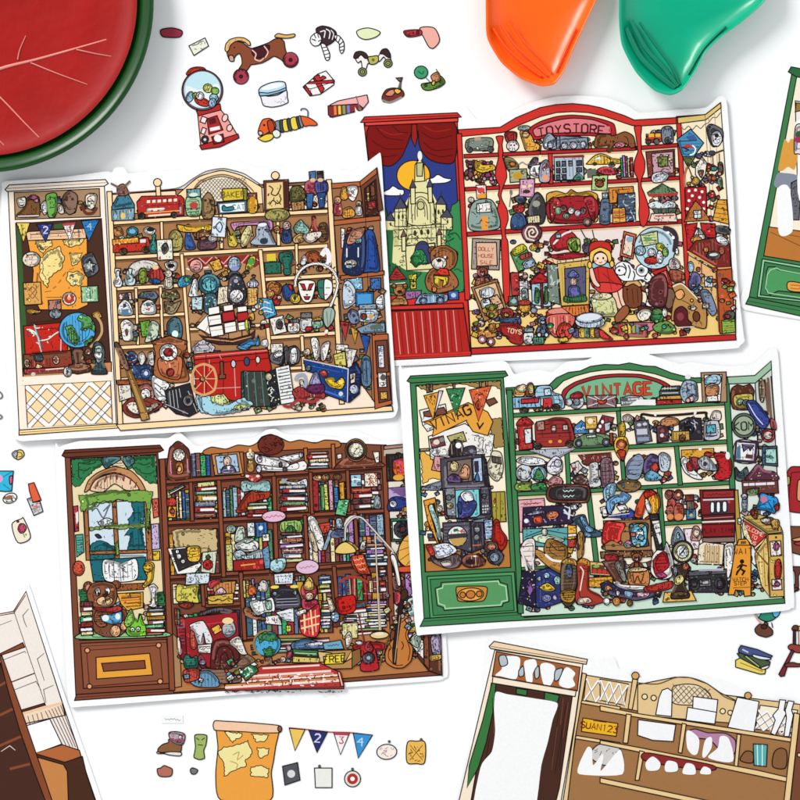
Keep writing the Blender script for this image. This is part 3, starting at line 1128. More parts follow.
s e6e6ec 385 310 415 305 420 340 410 355 375 335
# bell_flower
s f2b13c 300 150 330 140 335 180 310 190
s c9d94a 280 190 295 185 305 270 280 230
# shelf_photo
x ede7de 440 165 525 270 -14
s 333 470 200 490 180 510 210 500 240 475 235
z 321 5 .7 460 180 520 250
# sugar_jar
j f1ede6 555 545 180 610 265
o a33 575 215 9 9
# sugar_jar
j e6e3dd 777 620 140 690 260
# burger
s 8fc0a8 690 190 750 185 755 225 700 235
s d9a24a 695 180 715 168 740 172 750 185 700 195
s c33 650 235 690 225 695 245 655 255
# framed_portrait
x e9e4dc 438 330 512 395
z 443 6 .7 445 340 505 390
# typewriter_stool
s 3c3c40 432 400 480 380 520 400 510 440 500 460 440 440
s eee 455 395 500 380 510 400 470 420
# penguin_pair
s 2f3338 535 370 555 350 590 345 615 380 605 450 530 460
s f2f2f2 560 370 590 355 600 400 590 450 560 450
s 6a7075 520 360 540 350 540 450 525 450
# accordion
p 22262c 400 510 490 480 500 700 440 720
p 36443f 265 500 400 500 440 715 270 720
l 7b8f88 .8 290 505 305 715
l 5a332f .9 312 505 330 715
l 7b8f88 .8 335 505 352 715
l 5a332f .9 358 505 375 715
l 7b8f88 .8 378 505 398 715
p 234f4a 255 505 268 505 275 715 258 710
- keyboard
p eef0ee 465 480 550 460 585 690 500 705
l 222 1.2 480 495 545 482
l 222 1.2 482 515 550 502
l 222 1.2 485 535 553 522
l 222 1.2 488 555 556 542
l 222 1.2 490 575 560 562
l 222 1.2 492 595 563 582
l 222 1.2 494 615 566 602
l 222 1.2 497 635 570 622
l 222 1.2 498 655 573 642
l 222 1.2 500 675 576 662
e dcd0a8 425 535 20 24
z eed 9 .8 415 560 460 690
# open_sea_map
i a7d6e6 10 660 60 650 180 700 270 660 330 700 300 730 200 760 80 770 20 740
i cfdc8c 70 650 150 640 190 700 130 710 75 690
i cfdc8c 190 740 250 695 320 710 250 740
# letters_bundle
@ 280 280 .1625
p f1ece2 345 395 420 400 420 440 345 430
p e9e4da 400 420 475 430 440 540 415 540
z 555 6 .7 400 420 460 520
p d9ce6a 330 460 400 440 410 530 340 520
l 665 .7 345 475 395 465
l 665 .7 345 490 395 482
# shoehorn_pair
s f2efe8 190 365 235 365 240 470 215 490
s f2efe8 260 400 305 380 300 430 280 490 255 490
# blue_toolbox
p 1e3e80 145 488 420 548 415 752 270 700 240 580 160 560
p 16264f 420 548 470 505 500 560 490 700 430 752 415 752
l dde 1 145 488 420 548 415 752
- guitar_sticker
s f0c52e 275 610 320 600 340 630 380 600 400 630 380 670 330 665 300 650
s d9553a 245 570 275 555 295 585 270 595
o f7e26a 375 630 14 14
- lens_sticker
e 9ab0d0 178 542 16 18
o cde 375 700 14 14
e c9d3e6 455 672 28 30
p e9dcc8 430 580 465 570 462 630 435 640
o 432 448 605 8 8
# purple_vase
s a3a3d0 205 580 225 565 240 600 255 650 215 670 180 650
# climbing_shoes
s a83a3a 80 680 150 650 270 690 270 730 200 720 120 740 90 720
s 6b2b5a 150 660 260 640 270 690 200 700
c a33a3a 3 20 770 60 780 110 740 200 750 240 730
s efe2dc 120 620 140 615 150 650 130 660
c 9ab 3 95 620 110 590 150 585 160 640 150 660
# bone_necklace
@ 180 219 .26375
!0
c 1c1010 3.2 438 253 439 234 445 216 455 200 469 186 485 177 504 171 524 170 544 174 561 182 577 194 588 209 595 227 598 245 596 264 588 292 575 322 565 348
l 1c1010 1.5 421 252 454 253
l 1c1010 1.5 422 231 455 237
l 1c1010 1.5 429 208 460 223
l 1c1010 1.5 442 188 467 210
l 1c1010 1.5 458 172 479 200
l 1c1010 1.5 478 161 492 192
l 1c1010 1.5 501 154 507 187
l 1c1010 1.5 525 153 523 186
l 1c1010 1.5 548 158 539 189
l 1c1010 1.5 570 167 553 196
l 1c1010 1.5 589 182 565 206
l 1c1010 1.5 603 201 574 217
l 1c1010 1.5 612 222 580 231
l 1c1010 1.5 615 245 582 246
l 1c1010 1.5 612 268 580 261
l 1c1010 1.5 604 297 573 287
l 1c1010 1.5 591 329 560 315
l 1c1010 1.5 581 355 550 342
c f2f0ea 1.7 438 253 439 234 445 216 455 200 469 186 485 177 504 171 524 170 544 174 561 182 577 194 588 209 595 227 598 245 596 264 588 292 575 322 565 348
o f6f4f0 438 253 5 5
l 1c1010 .5 434 248 442 258
o f6f4f0 439 234 5 5
l 1c1010 .5 435 229 443 239
o f6f4f0 445 216 5 5
l 1c1010 .5 441 211 449 221
o f6f4f0 455 200 5 5
l 1c1010 .5 451 195 459 205
o f6f4f0 469 186 5 5
l 1c1010 .5 465 181 473 191
o f6f4f0 485 177 5 5
l 1c1010 .5 481 172 489 182
o f6f4f0 504 171 5 5
l 1c1010 .5 500 166 508 176
o f6f4f0 524 170 5 5
l 1c1010 .5 520 165 528 175
o f6f4f0 544 174 5 5
l 1c1010 .5 540 169 548 179
o f6f4f0 561 182 5 5
l 1c1010 .5 557 177 565 187
o f6f4f0 577 194 5 5
l 1c1010 .5 573 189 581 199
o f6f4f0 588 209 5 5
l 1c1010 .5 584 204 592 214
o f6f4f0 595 227 5 5
l 1c1010 .5 591 222 599 232
o f6f4f0 598 245 5 5
l 1c1010 .5 594 240 602 250
o f6f4f0 596 264 5 5
l 1c1010 .5 592 259 600 269
o f6f4f0 588 292 5 5
l 1c1010 .5 584 287 592 297
o f6f4f0 575 322 5 5
l 1c1010 .5 571 317 579 327
o f6f4f0 565 348 5 5
l 1c1010 .5 561 343 569 353
s 9fb4a8 545 345 572 335 588 352 582 385 560 412 545 390
l 1c1010 .6 556 350 562 405
l 1c1010 .6 575 345 568 400
o f2efe8 557 425 5 6
o b33 557 438 5 4
@ 280 280 .1625
!5
# bead_string
o f2efe8 285 320 10 12
o b34 283 340 7 7
# parrot_badge
s 2f4f8f 20 40 70 30 90 90 50 130 20 100
s c33 50 40 70 30 80 70
# medal
e e6c54a 95 115 32 32
o 333 92 112 10 14
# kabuki_mask
@ 180 219 .26375
!0
s f6f1ea 450 240 480 232 512 240 510 275 498 310 482 318 465 308 452 275
p b3282a 455 245 472 248 480 272 468 268
p b3282a 508 245 492 248 484 272 496 268
l 1c1010 1 460 268 474 273
l 1c1010 1 502 268 490 273
p b3282a 470 295 494 295 488 306 476 306
o 1c1010 482 288 5 3
@ 280 280 .1625
!5
# two_tone_mask
@ 180 219 .26375
!0
s 2f7a62 522 240 545 230 560 240 560 290 545 305 528 288
s f2f2f2 548 232 575 238 578 275 562 300 548 304
l 1c1010 .9 528 262 543 262
l 1c1010 .9 553 262 570 262
l b33 1.2 538 288 560 287
@ 280 280 .1625
!5
# folding_fan_box
@ 200 165 .1625
s b9733c 410 735 450 715 500 740 495 790 460 800 420 790
l 321 .8 410 760 500 750
# apple
@ 200 290 .1625
s c33 450 65 490 60 490 90 460 95
s b9854c 405 10 450 5 460 30 430 60
# tumbled_books
@ 250 280 .1625
K 8 20 130 110 300 5 bead,button,charm c93,a33,eee,6a8
""")
ART.append("""
= illustrated_shop_card|red toy shop card with castle window behind draped curtains and brown teddy bear|sticker card|shop display cards|0|0.0006
% -3
^ 0 .0012
@ 0 0 1
!0
~ e3bf98
# card_base
u fff 356 118 360 112 410 108 460 105 470 112 478 120 500 120 514 110 534 102 556 97 580 96 606 98 626 105 640 113 676 110 705 108 718 97 724 98 727 110 733 200 737 280 743 334 744 341 739 346 729 349 600 357 480 362 394 366 386 362 380 320
# side_cabinet
p d3342c 364 124 457 117 471 356 391 360
p 2f3d86 369 127 453 122 463 292 385 296
i 3b8a50 384 240 396 232 402 248 420 250 440 240 452 205 460 200 464 250 464 292 386 296 382 260
i 2a6b3d 384 205 390 222 400 236 410 258 425 262 420 275 405 292 386 293
@ 350 100 .1625
# moon
e f8b62c 390 465 102 92
# cloud
s fff 200 570 240 550 265 530 300 550 330 555 325 585 260 590 210 585
# cloud
s fff 470 490 510 480 540 460 580 480 625 490 590 510 520 515 480 515
# castle
q e7e0a6 215 740 240 720 275 690 300 640 340 640 360 600 400 500 470 500 520 600 540 640 560 700 580 760 560 800 215 800
q e7e0a6 270 780 260 1000 350 1050 500 1060 580 1000 590 780
p e7e0a6 400 400 430 360 455 400 460 500 398 505
p c7c48c 410 390 450 385 445 470 412 470
s e7e0a6 360 620 380 580 440 570 500 590 515 640 520 760 355 760
c 554 1 385 760 380 640 435 595 490 640 495 760
c 554 1 400 740 402 650 435 610 470 650 478 740
c 554 .9 415 720 415 670 440 640 460 680 460 720
e c7c48c 435 650 22 26
l 221 1.4 360 620 355 780
l 221 1.4 515 620 525 780
p 556 300 650 325 620 350 655
p e7e0a6 275 670 345 660 350 780 275 780
p 7a5a50 215 740 250 710 275 745
l 332 1 430 370 428 320
p 2f2f35 415 370 430 340 445 370
o f1efe2 430 345 14 30
l 332 .8 280 690 345 685
l 332 .8 300 660 300 780
l 332 .8 325 660 325 780
p e7e0a6 530 640 560 610 590 645 592 760 528 760
p 4a4a60 525 642 560 590 595 645
p e7e0a6 560 720 600 700 628 725 630 800 560 800
p 4a4a60 555 722 598 670 632 725
p 4a4a60 272 672 310 600 350 665
p 4a4a60 214 742 250 690 278 745
l 332 1.2 310 600 308 575
l 332 1.2 560 590 560 560
l 332 1.2 598 670 598 650
o 332 300 720 7 16
o 332 325 718 7 16
o 332 250 765 6 12
o 332 545 690 7 16
o 332 572 688 7 16
o 332 600 750 6 12
o 332 400 820 10 18
o 332 440 815 10 18
o 332 480 812 10 18
o 332 320 840 8 15
o 332 550 825 8 15
l 332 1 275 780 600 765
l 332 1 265 860 595 845
l 332 .8 300 760 300 860
l 332 .8 350 770 350 900
l 332 .8 380 770 380 880
l 332 .8 500 765 500 870
l 332 .8 530 765 530 880
l 332 .8 575 765 575 850
q c9c48c 265 790 300 788 300 900 268 900
z 443 70 .7 270 680 600 1030
z 443 60 .8 300 880 580 1040
l 332 .8 345 905 350 1040
l 332 .8 525 890 530 1030
z 143 26 .9 230 1000 340 1100
z 143 20 .9 580 780 640 900
z 443 30 .7 230 740 580 900
p e7e0a6 340 900 520 880 530 1040 350 1050
s 3a3f6b 400 1000 405 900 440 870 480 890 500 1000
z 443 30 .7 260 800 580 880
l 332 .9 270 800 580 780
l 332 .9 270 900 590 880
# castle_turret
p e7e0a6 372 540 400 540 402 640 374 640
p 4a4a60 366 544 386 490 406 540
# castle_turret
p e7e0a6 478 535 504 533 508 632 482 634
p 4a4a60 472 538 490 482 511 534
# castle_turret
p e7e0a6 318 840 342 838 344 930 320 932
p 7a5a50 312 844 330 800 348 838
# castle_turret
p e7e0a6 536 830 560 828 562 920 538 922
p 7a5a50 530 834 548 790 566 828
# curtain
s 7e1512 118 160 380 148 378 200 350 280 310 360 245 408 150 390 122 400
c 4a0c0c .8 160 170 220 230 330 250
c 4a0c0c .8 135 250 220 300 330 300
c 4a0c0c .8 135 320 200 350 290 340
c a3241c 1 180 180 260 215 350 200
c 4a0c0c .8 260 160 310 200 360 200
# curtain
s 7e1512 410 148 640 140 645 370 560 390 480 360 430 290 420 200
c 4a0c0c .8 440 200 520 240 630 220
c 4a0c0c .8 450 260 520 310 635 300
c 4a0c0c .8 470 320 550 350 635 340
c a3241c 1 450 160 520 195 620 180
# curtain_tie
p 9c1f1a 380 150 410 150 415 230 400 290 378 240
# cap_moulding
p d3342c 65 138 90 105 660 80 685 106 664 108 90 140
p e0483e 90 140 664 112 664 135 95 160
l 4a0c0c .9 80 122 672 96
@ 350 230 .1625
!5
# tree
i 2f8048 400 130 440 120 470 160 480 200 400 230 370 200 380 160
c 1c4a2c 1 380 170 420 160 440 190
c 1c4a2c 1 400 220 440 205 470 215
c 1c4a2c 1 560 50 600 70 640 50
c 1c4a2c 1 600 30 650 20 680 60
c 1c4a2c 1 640 250 660 240 690 260
# block_roof
p a8322e 232 310 285 225 350 305
l ccb 1.6 235 335 340 325
# toy_tower
p e6d84a 360 280 375 275 375 290 390 275 410 268 412 295 405 300 408 360 372 365 370 305 362 300
o 222 390 315 9 11
o 222 390 345 8 9
# purple_box
p 9c6ba0 335 378 440 372 435 415 345 430
# teddy_bear
s a5673b 470 280 500 240 550 230 620 250 660 300 665 340 630 370 540 390 480 370 462 320
e a5673b 640 150 24 24
e a5673b 505 125 24 24
- head
s a5673b 495 140 530 105 590 95 650 130 660 180 640 230 590 255 530 245 500 210
e efe4d8 548 205 46 38
o 222 548 188 16 12
o 222 595 172 10 10
o fff 585 168 7 7
o 222 520 160 8 8
- toy_block
p d9382c 515 275 555 235 600 240 612 280
p e6c83c 515 280 605 290 600 330 570 350 575 310 550 305 540 345 520 330
# toy_car
s 8fa9c9 410 430 430 400 470 395 560 395 600 400 595 440 520 450 450 455 400 455
e 3a4356 450 435 24 20
e 3a4356 555 432 24 20
o 9ab 450 435 10 9
o 9ab 555 432 10 9
- driver
e d98a3c 518 365 16 18
# letter_block
x 3f62b0 605 375 668 430
o bcd 637 402 16 14
# brown_dog
s b07a45 235 450 280 420 300 400 340 420 355 460 300 460 260 475
e b07a45 305 370 38 36
e b07a45 270 345 14 14
e b07a45 340 345 14 14
o 211 305 380 16 10
# sill
!0
p d3342c 240 470 695 450 700 480 244 492
# slat_panel
p b3261f 250 500 700 485 740 755 265 785
l d9a09a 1.1 285 510 310 765
l d9a09a 1.1 335 508 360 762
l d9a09a 1.1 385 505 408 758
l d9a09a 1.1 438 502 460 756
l d9a09a 1.1 488 500 510 754
l d9a09a 1.1 540 498 560 752
l d9a09a 1.1 588 496 608 750
l d9a09a 1.1 635 494 658 748
l 7a1512 .8 305 510 330 765
l 7a1512 .8 355 508 380 762
l 7a1512 .8 408 505 428 758
l 7a1512 .8 460 502 480 756
l 7a1512 .8 510 500 530 754
l 7a1512 .8 560 498 580 752
l 7a1512 .8 610 496 630 750
l 7a1512 .8 665 494 690 748
l d3342c 2.5 244 780 742 755
@ 0 0 1
# shelving_back
p fbeccb 459 134 500 132 520 122 545 114 572 111 604 115 632 125 677 121 690 340 471 350
p fbeccb 676 117 705 115 720 103 729 236 735 338 688 341
q efdfd8 541 232 632 227 632 300 541 300
p f5cf7e 469 311 500 311 735 300 735 336 471 348
# arched_top
p d3342c 458 130 500 127.6 516 118 540 108 556 105 572 104 588 105.5 600 108 624 116 634 120.5 677 118 677.5 124 640 126.5 632 126 620 122 604 116.5 588 113 572 112 556 113 540 117 520 125 506 132 501 133 459 137
# shop_sign
s b8262a 528 130 540 122 556 117 572 115.5 590 117 606 121 614 125 614.5 138 590 136 570 136 550 137 534 140
s df7d84 533 130 545 124 560 120 574 118.5 592 120 604 124 610 127 610 134 590 133 570 133 550 134 536 137
t 4a1216 9 -8 541 133 T
t 4a1216 9 -6 549.5 131.3 O
t 4a1216 9 -4 558 130 Y
t 4a1216 9 -2 567 129.2 S
t 4a1216 9 0 576 128.8 T
t 4a1216 9 2 584.5 129 O
t 4a1216 9 4 593 129.8 R
t 4a1216 9 6 601 131 E
c b8262a 1 606 126 611 127 609 131 613 133
# shelf
h b8262a 3.6 464 156.5 540 153
# shelf
h b8262a 3.6 540 153 635 148.8
# shelf
h b8262a 3.6 636 148.5 678 145.5
# shelf
h b8262a 3.6 465 189.5 540 185.5
# shelf
h b8262a 3.6 540 185.5 637 180.5
# shelf
h b8262a 3.6 638 180.5 680 178
# shelf
h b8262a 4.2 467 234.5 540 229.5
# shelf
h b8262a 4.2 540 229.5 640 223.5
# shelf
h b8262a 4.2 640 224 683 221.5
# divider
h d3342c 4 550 154 551 184
# baluster
s d3342c 496 137 503 136.6 502 145 503 152 502.5 157 506 170 506.5 178 503 187 501 195 502 200 507 210 508 220 505 230 506 238 508 245 510 300 504 300 501 245 502 238 501 230 497.5 220 497 210 499.5 200 498 195 499.5 187 495.5 178 495.5 170 498.5 157 498 152 498.5 145
# baluster
s d3342c 634 127 641 126.6 640.5 136 641 148 641 152 644.5 162 644 172 641 180 641 187 644 194 648 206 649 214 646 224 643 227 640 224 638.5 214 639 206 638.5 194 638 187 637.5 180 634 172 634 162 637.5 152 637 148 635.5 136
# stile
h d3342c 5 459 134 467.5 300
# stile
h d3342c 4.5 678 118 687.5 290
# floor_edge
p c42a2a 471 348.5 735 334.5 735.5 340 471.5 354.5
# wall_trim
p e9c878 677 118 705 115 720 103.5 720.5 108 705 120.5 677.5 124
c 854 .8 680 127 684 130 688 126.5 692 130 696 126 700 129 704 125 708 123 712 118 716 118 720 113
l 654 .7 704.5 115 711 222
l b98 .7 708 117 714 222
l b98 .7 714 112 720 225
l b98 .7 682 126 688 222
!5
@ 0 0 1
K 7 468 143 492 152 200 toy_block,ball,toy_car,doll,badge,sweet_jar b8302c,d98a3a,e9c04a,4a6a9a,5a8a5a,5a2a2c,e9e0d8,c97a8a,3a3a44,8a5a3c
K 39 510 137 628 148 201 toy_block,ball,toy_car,doll,badge,sweet_jar b8302c,d98a3a,e9c04a,4a6a9a,5a8a5a,5a2a2c,e9e0d8,c97a8a,3a3a44,8a5a3c
K 9 647 131 674 141 202 toy_block,ball,toy_car,doll,badge,sweet_jar b8302c,d98a3a,e9c04a,4a6a9a,5a8a5a,5a2a2c,e9e0d8,c97a8a,3a3a44,8a5a3c
K 13 468 167 494 184 203 toy_block,ball,toy_car,doll,badge,sweet_jar b8302c,d98a3a,e9c04a,4a6a9a,5a8a5a,5a2a2c,e9e0d8,c97a8a,3a3a44,8a5a3c
K 49 510 165 630 180 204 toy_block,ball,toy_car,doll,badge,sweet_jar b8302c,d98a3a,e9c04a,4a6a9a,5a8a5a,5a2a2c,e9e0d8,c97a8a,3a3a44,8a5a3c
K 12 648 159 676 174 205 toy_block,ball,toy_car,doll,badge,sweet_jar b8302c,d98a3a,e9c04a,4a6a9a,5a8a5a,5a2a2c,e9e0d8,c97a8a,3a3a44,8a5a3c
K 21 470 199 498 228 206 toy_block,ball,toy_car,doll,badge,sweet_jar b8302c,d98a3a,e9c04a,4a6a9a,5a8a5a,5a2a2c,e9e0d8,c97a8a,3a3a44,8a5a3c
K 80 512 195 634 222 207 toy_block,ball,toy_car,doll,badge,sweet_jar b8302c,d98a3a,e9c04a,4a6a9a,5a8a5a,5a2a2c,e9e0d8,c97a8a,3a3a44,8a5a3c
K 21 650 189 678 218 208 toy_block,ball,toy_car,doll,badge,sweet_jar b8302c,d98a3a,e9c04a,4a6a9a,5a8a5a,5a2a2c,e9e0d8,c97a8a,3a3a44,8a5a3c
K 34 472 245 498 298 209 toy_block,ball,toy_car,doll,badge,sweet_jar b8302c,d98a3a,e9c04a,4a6a9a,5a8a5a,5a2a2c,e9e0d8,c97a8a,3a3a44,8a5a3c
K 111 512 241 598 298 210 toy_block,ball,toy_car,doll,badge,sweet_jar b8302c,d98a3a,e9c04a,4a6a9a,5a8a5a,5a2a2c,e9e0d8,c97a8a,3a3a44,8a5a3c
K 104 602 241 682 298 211 toy_block,ball,toy_car,doll,badge,sweet_jar b8302c,d98a3a,e9c04a,4a6a9a,5a8a5a,5a2a2c,e9e0d8,c97a8a,3a3a44,8a5a3c
K 70 474 303 558 338 212 toy_block,ball,toy_car,doll,badge,sweet_jar b8302c,d98a3a,e9c04a,4a6a9a,5a8a5a,5a2a2c,e9e0d8,c97a8a,3a3a44,8a5a3c
K 104 562 299 688 334 213 toy_block,ball,toy_car,doll,badge,sweet_jar b8302c,d98a3a,e9c04a,4a6a9a,5a8a5a,5a2a2c,e9e0d8,c97a8a,3a3a44,8a5a3c
K 54 686 153 720 220 214 toy_block,ball,toy_car,doll,badge,sweet_jar b8302c,d98a3a,e9c04a,4a6a9a,5a8a5a,5a2a2c,e9e0d8,c97a8a,3a3a44,8a5a3c
K 59 692 229 728 298 215 toy_block,ball,toy_car,doll,badge,sweet_jar b8302c,d98a3a,e9c04a,4a6a9a,5a8a5a,5a2a2c,e9e0d8,c97a8a,3a3a44,8a5a3c
K 30 692 253 710 318 216 toy_block,ball,toy_car,doll,badge,sweet_jar b8302c,d98a3a,e9c04a,4a6a9a,5a8a5a,5a2a2c,e9e0d8,c97a8a,3a3a44,8a5a3c
K 16 718 283 730 330 217 toy_block,ball,toy_car,doll,badge,sweet_jar b8302c,d98a3a,e9c04a,4a6a9a,5a8a5a,5a2a2c,e9e0d8,c97a8a,3a3a44,8a5a3c
@ 450 100 .1625
# toy_train
s 7d8a7c 95 270 120 240 250 235 265 280 240 310 110 310
e 333 120 308 18 18
e 333 250 305 18 18
q b98 150 230 190 225 190 250 150 252
# bear_figurine
n 7a4a50 b98 125 400 26
# bear_figurine
n d9a032 eca 180 400 24
# bear_figurine
n 8a4560 c9a 232 405 26
# crown_toy
s e9bc3c 155 430 150 385 170 400 185 375 200 400 265 400 275 430 200 450
# birthday_card
x f2ece6 162 525 222 605
o d8434a 190 555 24 16
q e9a13c 168 580 220 575 220 605 170 606
# toy_theatre
s 8fa79c 120 680 160 620 250 615 290 680 300 790 125 800
p f4f2ea 165 640 250 630 255 690 165 695
q f09a3c 190 720 230 715 235 800 195 800
z 333 20 .8 130 650 290 790
# baker_doll
s a83232 335 210 370 195 410 205 400 260 350 260
e f2ece8 385 285 38 34
o 222 375 280 6 6
o 222 395 280 6 6
# girl_doll
s e9a944 430 200 460 180 500 220 520 260 550 280 540 310 470 315 450 270
e 9aa7a6 455 175 38 16
e f0c493 465 215 22 20
# silver_train
s 9aa6b4 580 300 575 240 610 205 655 250 660 300
p 8b98a8 655 225 800 225 800 300 655 300
e dde 700 285 24 24
o 566 700 285 12 12
e ccd 615 280 18 22
@ 540 120 .1625
p 8b98a8 120 100 290 110 295 180 125 185
e ccd 150 160 20 22
e ccd 205 158 22 22
e ccd 265 155 20 22
l 445 1.2 60 130 290 110
# reclining_bear
s 8a5530 330 150 350 95 420 90 450 100 520 75 570 100 585 160 560 175 530 150 500 140 450 160 430 200 410 195 415 160 340 170
e d98a95 490 155 32 18
# treasure_box
@ 450 100 .1625
s 4f4a2f 330 360 380 360 420 400 415 430 360 440
e d97b2a 385 395 22 14
p a8b08a 365 430 470 425 475 500 370 510
o c9952c 415 468 30 22
# big_glove
s f3f1f6 490 450 500 410 540 400 580 400 600 440 570 470 540 480 510 470
c 332 1 520 420 530 470
c 332 1 545 415 550 470
s 3c3440 480 410 510 360 540 360 530 395
# magic_wand
c 888 1 420 400 445 385 470 400 490 390
# fairy_castle
s aab 550 500 555 400 590 370 610 400 612 500
o e9a080 585 480 22 20
# doll_house
p 9fb4c4 640 380 800 370 800 495 645 500
@ 540 120 .1625
p b3c4d0 85 230 260 220 270 365 90 375
l 8c2a2a 3 80 230 270 225
x 445 100 258 122 288
x 445 135 256 157 286
x 445 175 254 197 284
x 445 225 252 255 282
x 445 100 300 122 328
x 445 137 300 160 326
x 445 225 296 255 322
x 445 100 340 122 370
x 445 137 338 160 368
s 2f5a4a 200 370 235 330 265 365
# yellow_car
s e9bc4a 290 265 330 225 370 210 410 220 450 240 485 245 485 270 300 275
q ddeef0 330 245 365 225 375 245
o 332 335 272 16 12
o 332 440 268 16 12
# red_boot
s 8a2330 350 310 400 290 460 310 480 330 430 340 380 335
q 6a6a60 285 310 340 300 345 355 290 360
b 495 215 570 355 5 3
# bear_poster
p b5d18a 322 345 415 340 410 438 315 432
e 8a5530 365 395 26 22
e 8a5530 345 372 9 9
e 8a5530 388 370 9 9
# stage_theatre
s d9a13c 40 460 100 440 160 455 190 430 230 450 300 440 350 460 350 500 345 560 340 630 65 635 45 560
s a3242c 60 490 330 480 330 620 70 625
s 7a1a20 60 490 120 490 100 560 80 620 65 620
s 7a1a20 270 480 330 480 335 620 310 600 290 540
e 8fb08a 110 560 22 24
e 5a3a3a 145 545 20 20
e e8e4e0 190 560 20 22
e d8c8d8 230 575 20 20
e 5a3a3a 265 560 18 20
e 7ab08a 160 590 22 18
# toy_wheel
e 3a3030 290 630 26 26
o b98 290 630 12 12
# tin_robot
s 5f7288 370 530 380 490 430 490 445 540 430 580 425 640 370 640 365 580
x 7d8a98 382 450 415 485
o dde 390 465 5 5
o dde 408 465 5 5
# orange_cabinet
p d98a3a 420 420 570 410 575 450 475 455 470 510 425 515
p 46506a 475 460 580 450 585 620 480 630
z bcd 30 .9 480 460 585 625
p e59a44 445 545 520 540 528 630 445 638
l 843 1 445 572 525 568
l 843 1 445 602 526 598
l 843 1 485 545 488 632
@ 450 100 .1625
# mask_poster
p d9a0c0 430 490 520 485 515 600 425 595
o e9dca0 455 535 14 10
o e9dca0 490 530 14 10
o 432 470 565 24 12
# cutlery
l 777 1.4 375 575 365 660
o 777 375 570 10 18
# hat_doll
s 2f3848 395 610 420 595 450 600 465 625 430 640
s 3f5a88 380 720 420 690 455 710 470 780 420 800 375 790
e b83a34 425 670 34 28
o 222 415 660 6 6
# gorilla_toy
s 3a3a3c 490 640 530 570 570 600 590 680 570 760 500 760 480 700
o 9aa08a 530 640 24 20
p e9d9a8 470 720 550 710 555 755 475 765
# lollipop
@ 450 220 .1625
e 5a2a3c 502 80 62 60
c e9dcc4 1.6 502 85 515 75 505 60 485 75 490 100 520 105 538 80 520 45 480 45 462 80 475 115 520 128
# puzzle_box
@ 630 110 .1625
# toy_steam_train
s c9482c 95 190 110 160 130 145 190 145 195 190 150 205
s 7d8896 195 115 255 110 260 200 200 205
y e9b83c 112 148 145 170
y e9b83c 155 148 185 168
e 333 110 200 16 14
e 333 160 195 18 18
e 333 230 190 20 20
# kite
p 4b8fb8 285 185 370 120 450 205 355 340 320 290
q 3a5f9c 340 165 390 155 410 185 360 190
c c33 2.4 325 240 350 220 380 235
c fff 1.3 380 220 400 240 390 270 365 280
c 223 1.5 320 230 360 250
p 5a6a3a 320 290 400 290 355 360
- kite_tail
c b5684a 2 350 350 330 420 340 500 370 570 380 610
c 6a3a2a 1.2 360 360 380 430 350 480 375 540
# board_game
p 7a3a30 95 260 270 245 275 410 110 415
p c9a0a8 130 270 262 258 265 390 140 400
x 7f8a4a 170 290 230 350
z 432 30 .9 130 270 265 390
# cloud_sticker
s e3e9f2 135 400 165 385 215 385 235 410 210 440 150 450 130 430
z 445 8 .8 150 400 220 430
# carousel
p 5f8a60 105 510 195 455 290 510 285 525 110 525
q b33 110 520 290 512 288 528 112 535
l 865 1.6 135 530 138 580
l 865 1.6 195 460 198 580
l 865 1.6 270 525 272 580
s dfeaea 110 580 160 560 200 575 230 560 275 575 270 605 200 625 130 610
p 4a6a5a 135 610 285 605 270 640 150 640
p f0d8c8 115 690 130 640 275 635 290 690
l b33 1.6 150 655 270 650
# spotted_screen
p b3262a 335 480 465 475 470 640 340 660
o fff 360 500 9 9
o fff 400 495 9 9
o fff 440 505 9 9
o fff 380 530 9 9
o fff 425 540 9 9
o fff 450 570 9 9
o fff 360 560 9 9
o fff 350 610 9 9
o fff 450 610 9 9
# ice_cream_poster
p f5efe2 400 350 440 290 470 330 460 400 430 440 400 400
s 9c6a4a 415 380 450 375 435 420
# toy_bear
e c9a04a 400 440 26 24
e c9a04a 380 418 9 9
# doll_house
p b8703a 330 690 355 630 400 560 430 590 490 680
x e9eef0 390 620 435 668
l 222 1 412 622 413 666
l 222 1 392 645 433 642
# cow_head
s 3a3a40 470 110 500 90 560 120 570 160 560 200 510 230 480 180
s e9e9ee 500 150 540 130 565 180 540 225 505 215
o 222 530 160 14 14
# hanging_tools
l 432 2.2 487 280 570 250
l 7a4a3a 1.5 505 285 510 350
e 3f8f90 512 362 22 16
l 7a4a3a 1.5 545 270 548 340
s b5653c 495 420 510 400 530 425 510 440
s 6a5a52 540 330 565 330 570 390 545 400
e d9a070 548 395 12 12
s 4a5a48 540 430 560 420 565 470 550 490
# lampshade
p e6a63a 535 555 590 555 605 705 505 680
l 7a4a2a .9 532 580 592 585
l 7a4a2a .9 525 605 596 615
l 7a4a2a .9 518 635 600 645
l 7a4a2a .9 510 660 602 675
@ 450 220 .1625
# sale_board
x a89a8c 135 118 305 305 2
!0
p e3b99a 160 140 285 140 290 280 165 285
t a8483a 22 2 222 180 DOLLY
t a8483a 22 2 222 222 HOUSE
t a8483a 22 2 222 262 SALE
!5
# small_bear
n 7a4030 d99 200 320 32
# game_board
p a87848 130 415 290 365 355 560 210 625
p e3bf96 150 425 280 385 330 540 215 590
s dfe6ea 180 440 230 415 270 430 260 470 200 480
s e9ecef 190 500 240 490 250 560 220 580
p d9b08a 240 480 290 460 320 510 270 530
# game_box
p 4f8a54 370 205 450 150 530 270 420 320
s d9cf3c 380 190 440 150 470 180 400 220
s b84a4a 430 220 490 200 500 225 440 245
s a9bcd0 450 260 510 240 520 280 460 300
# toy_tiger_on_wheels
s c98a45 165 690 230 670 240 640 290 650 300 690 270 720 180 725
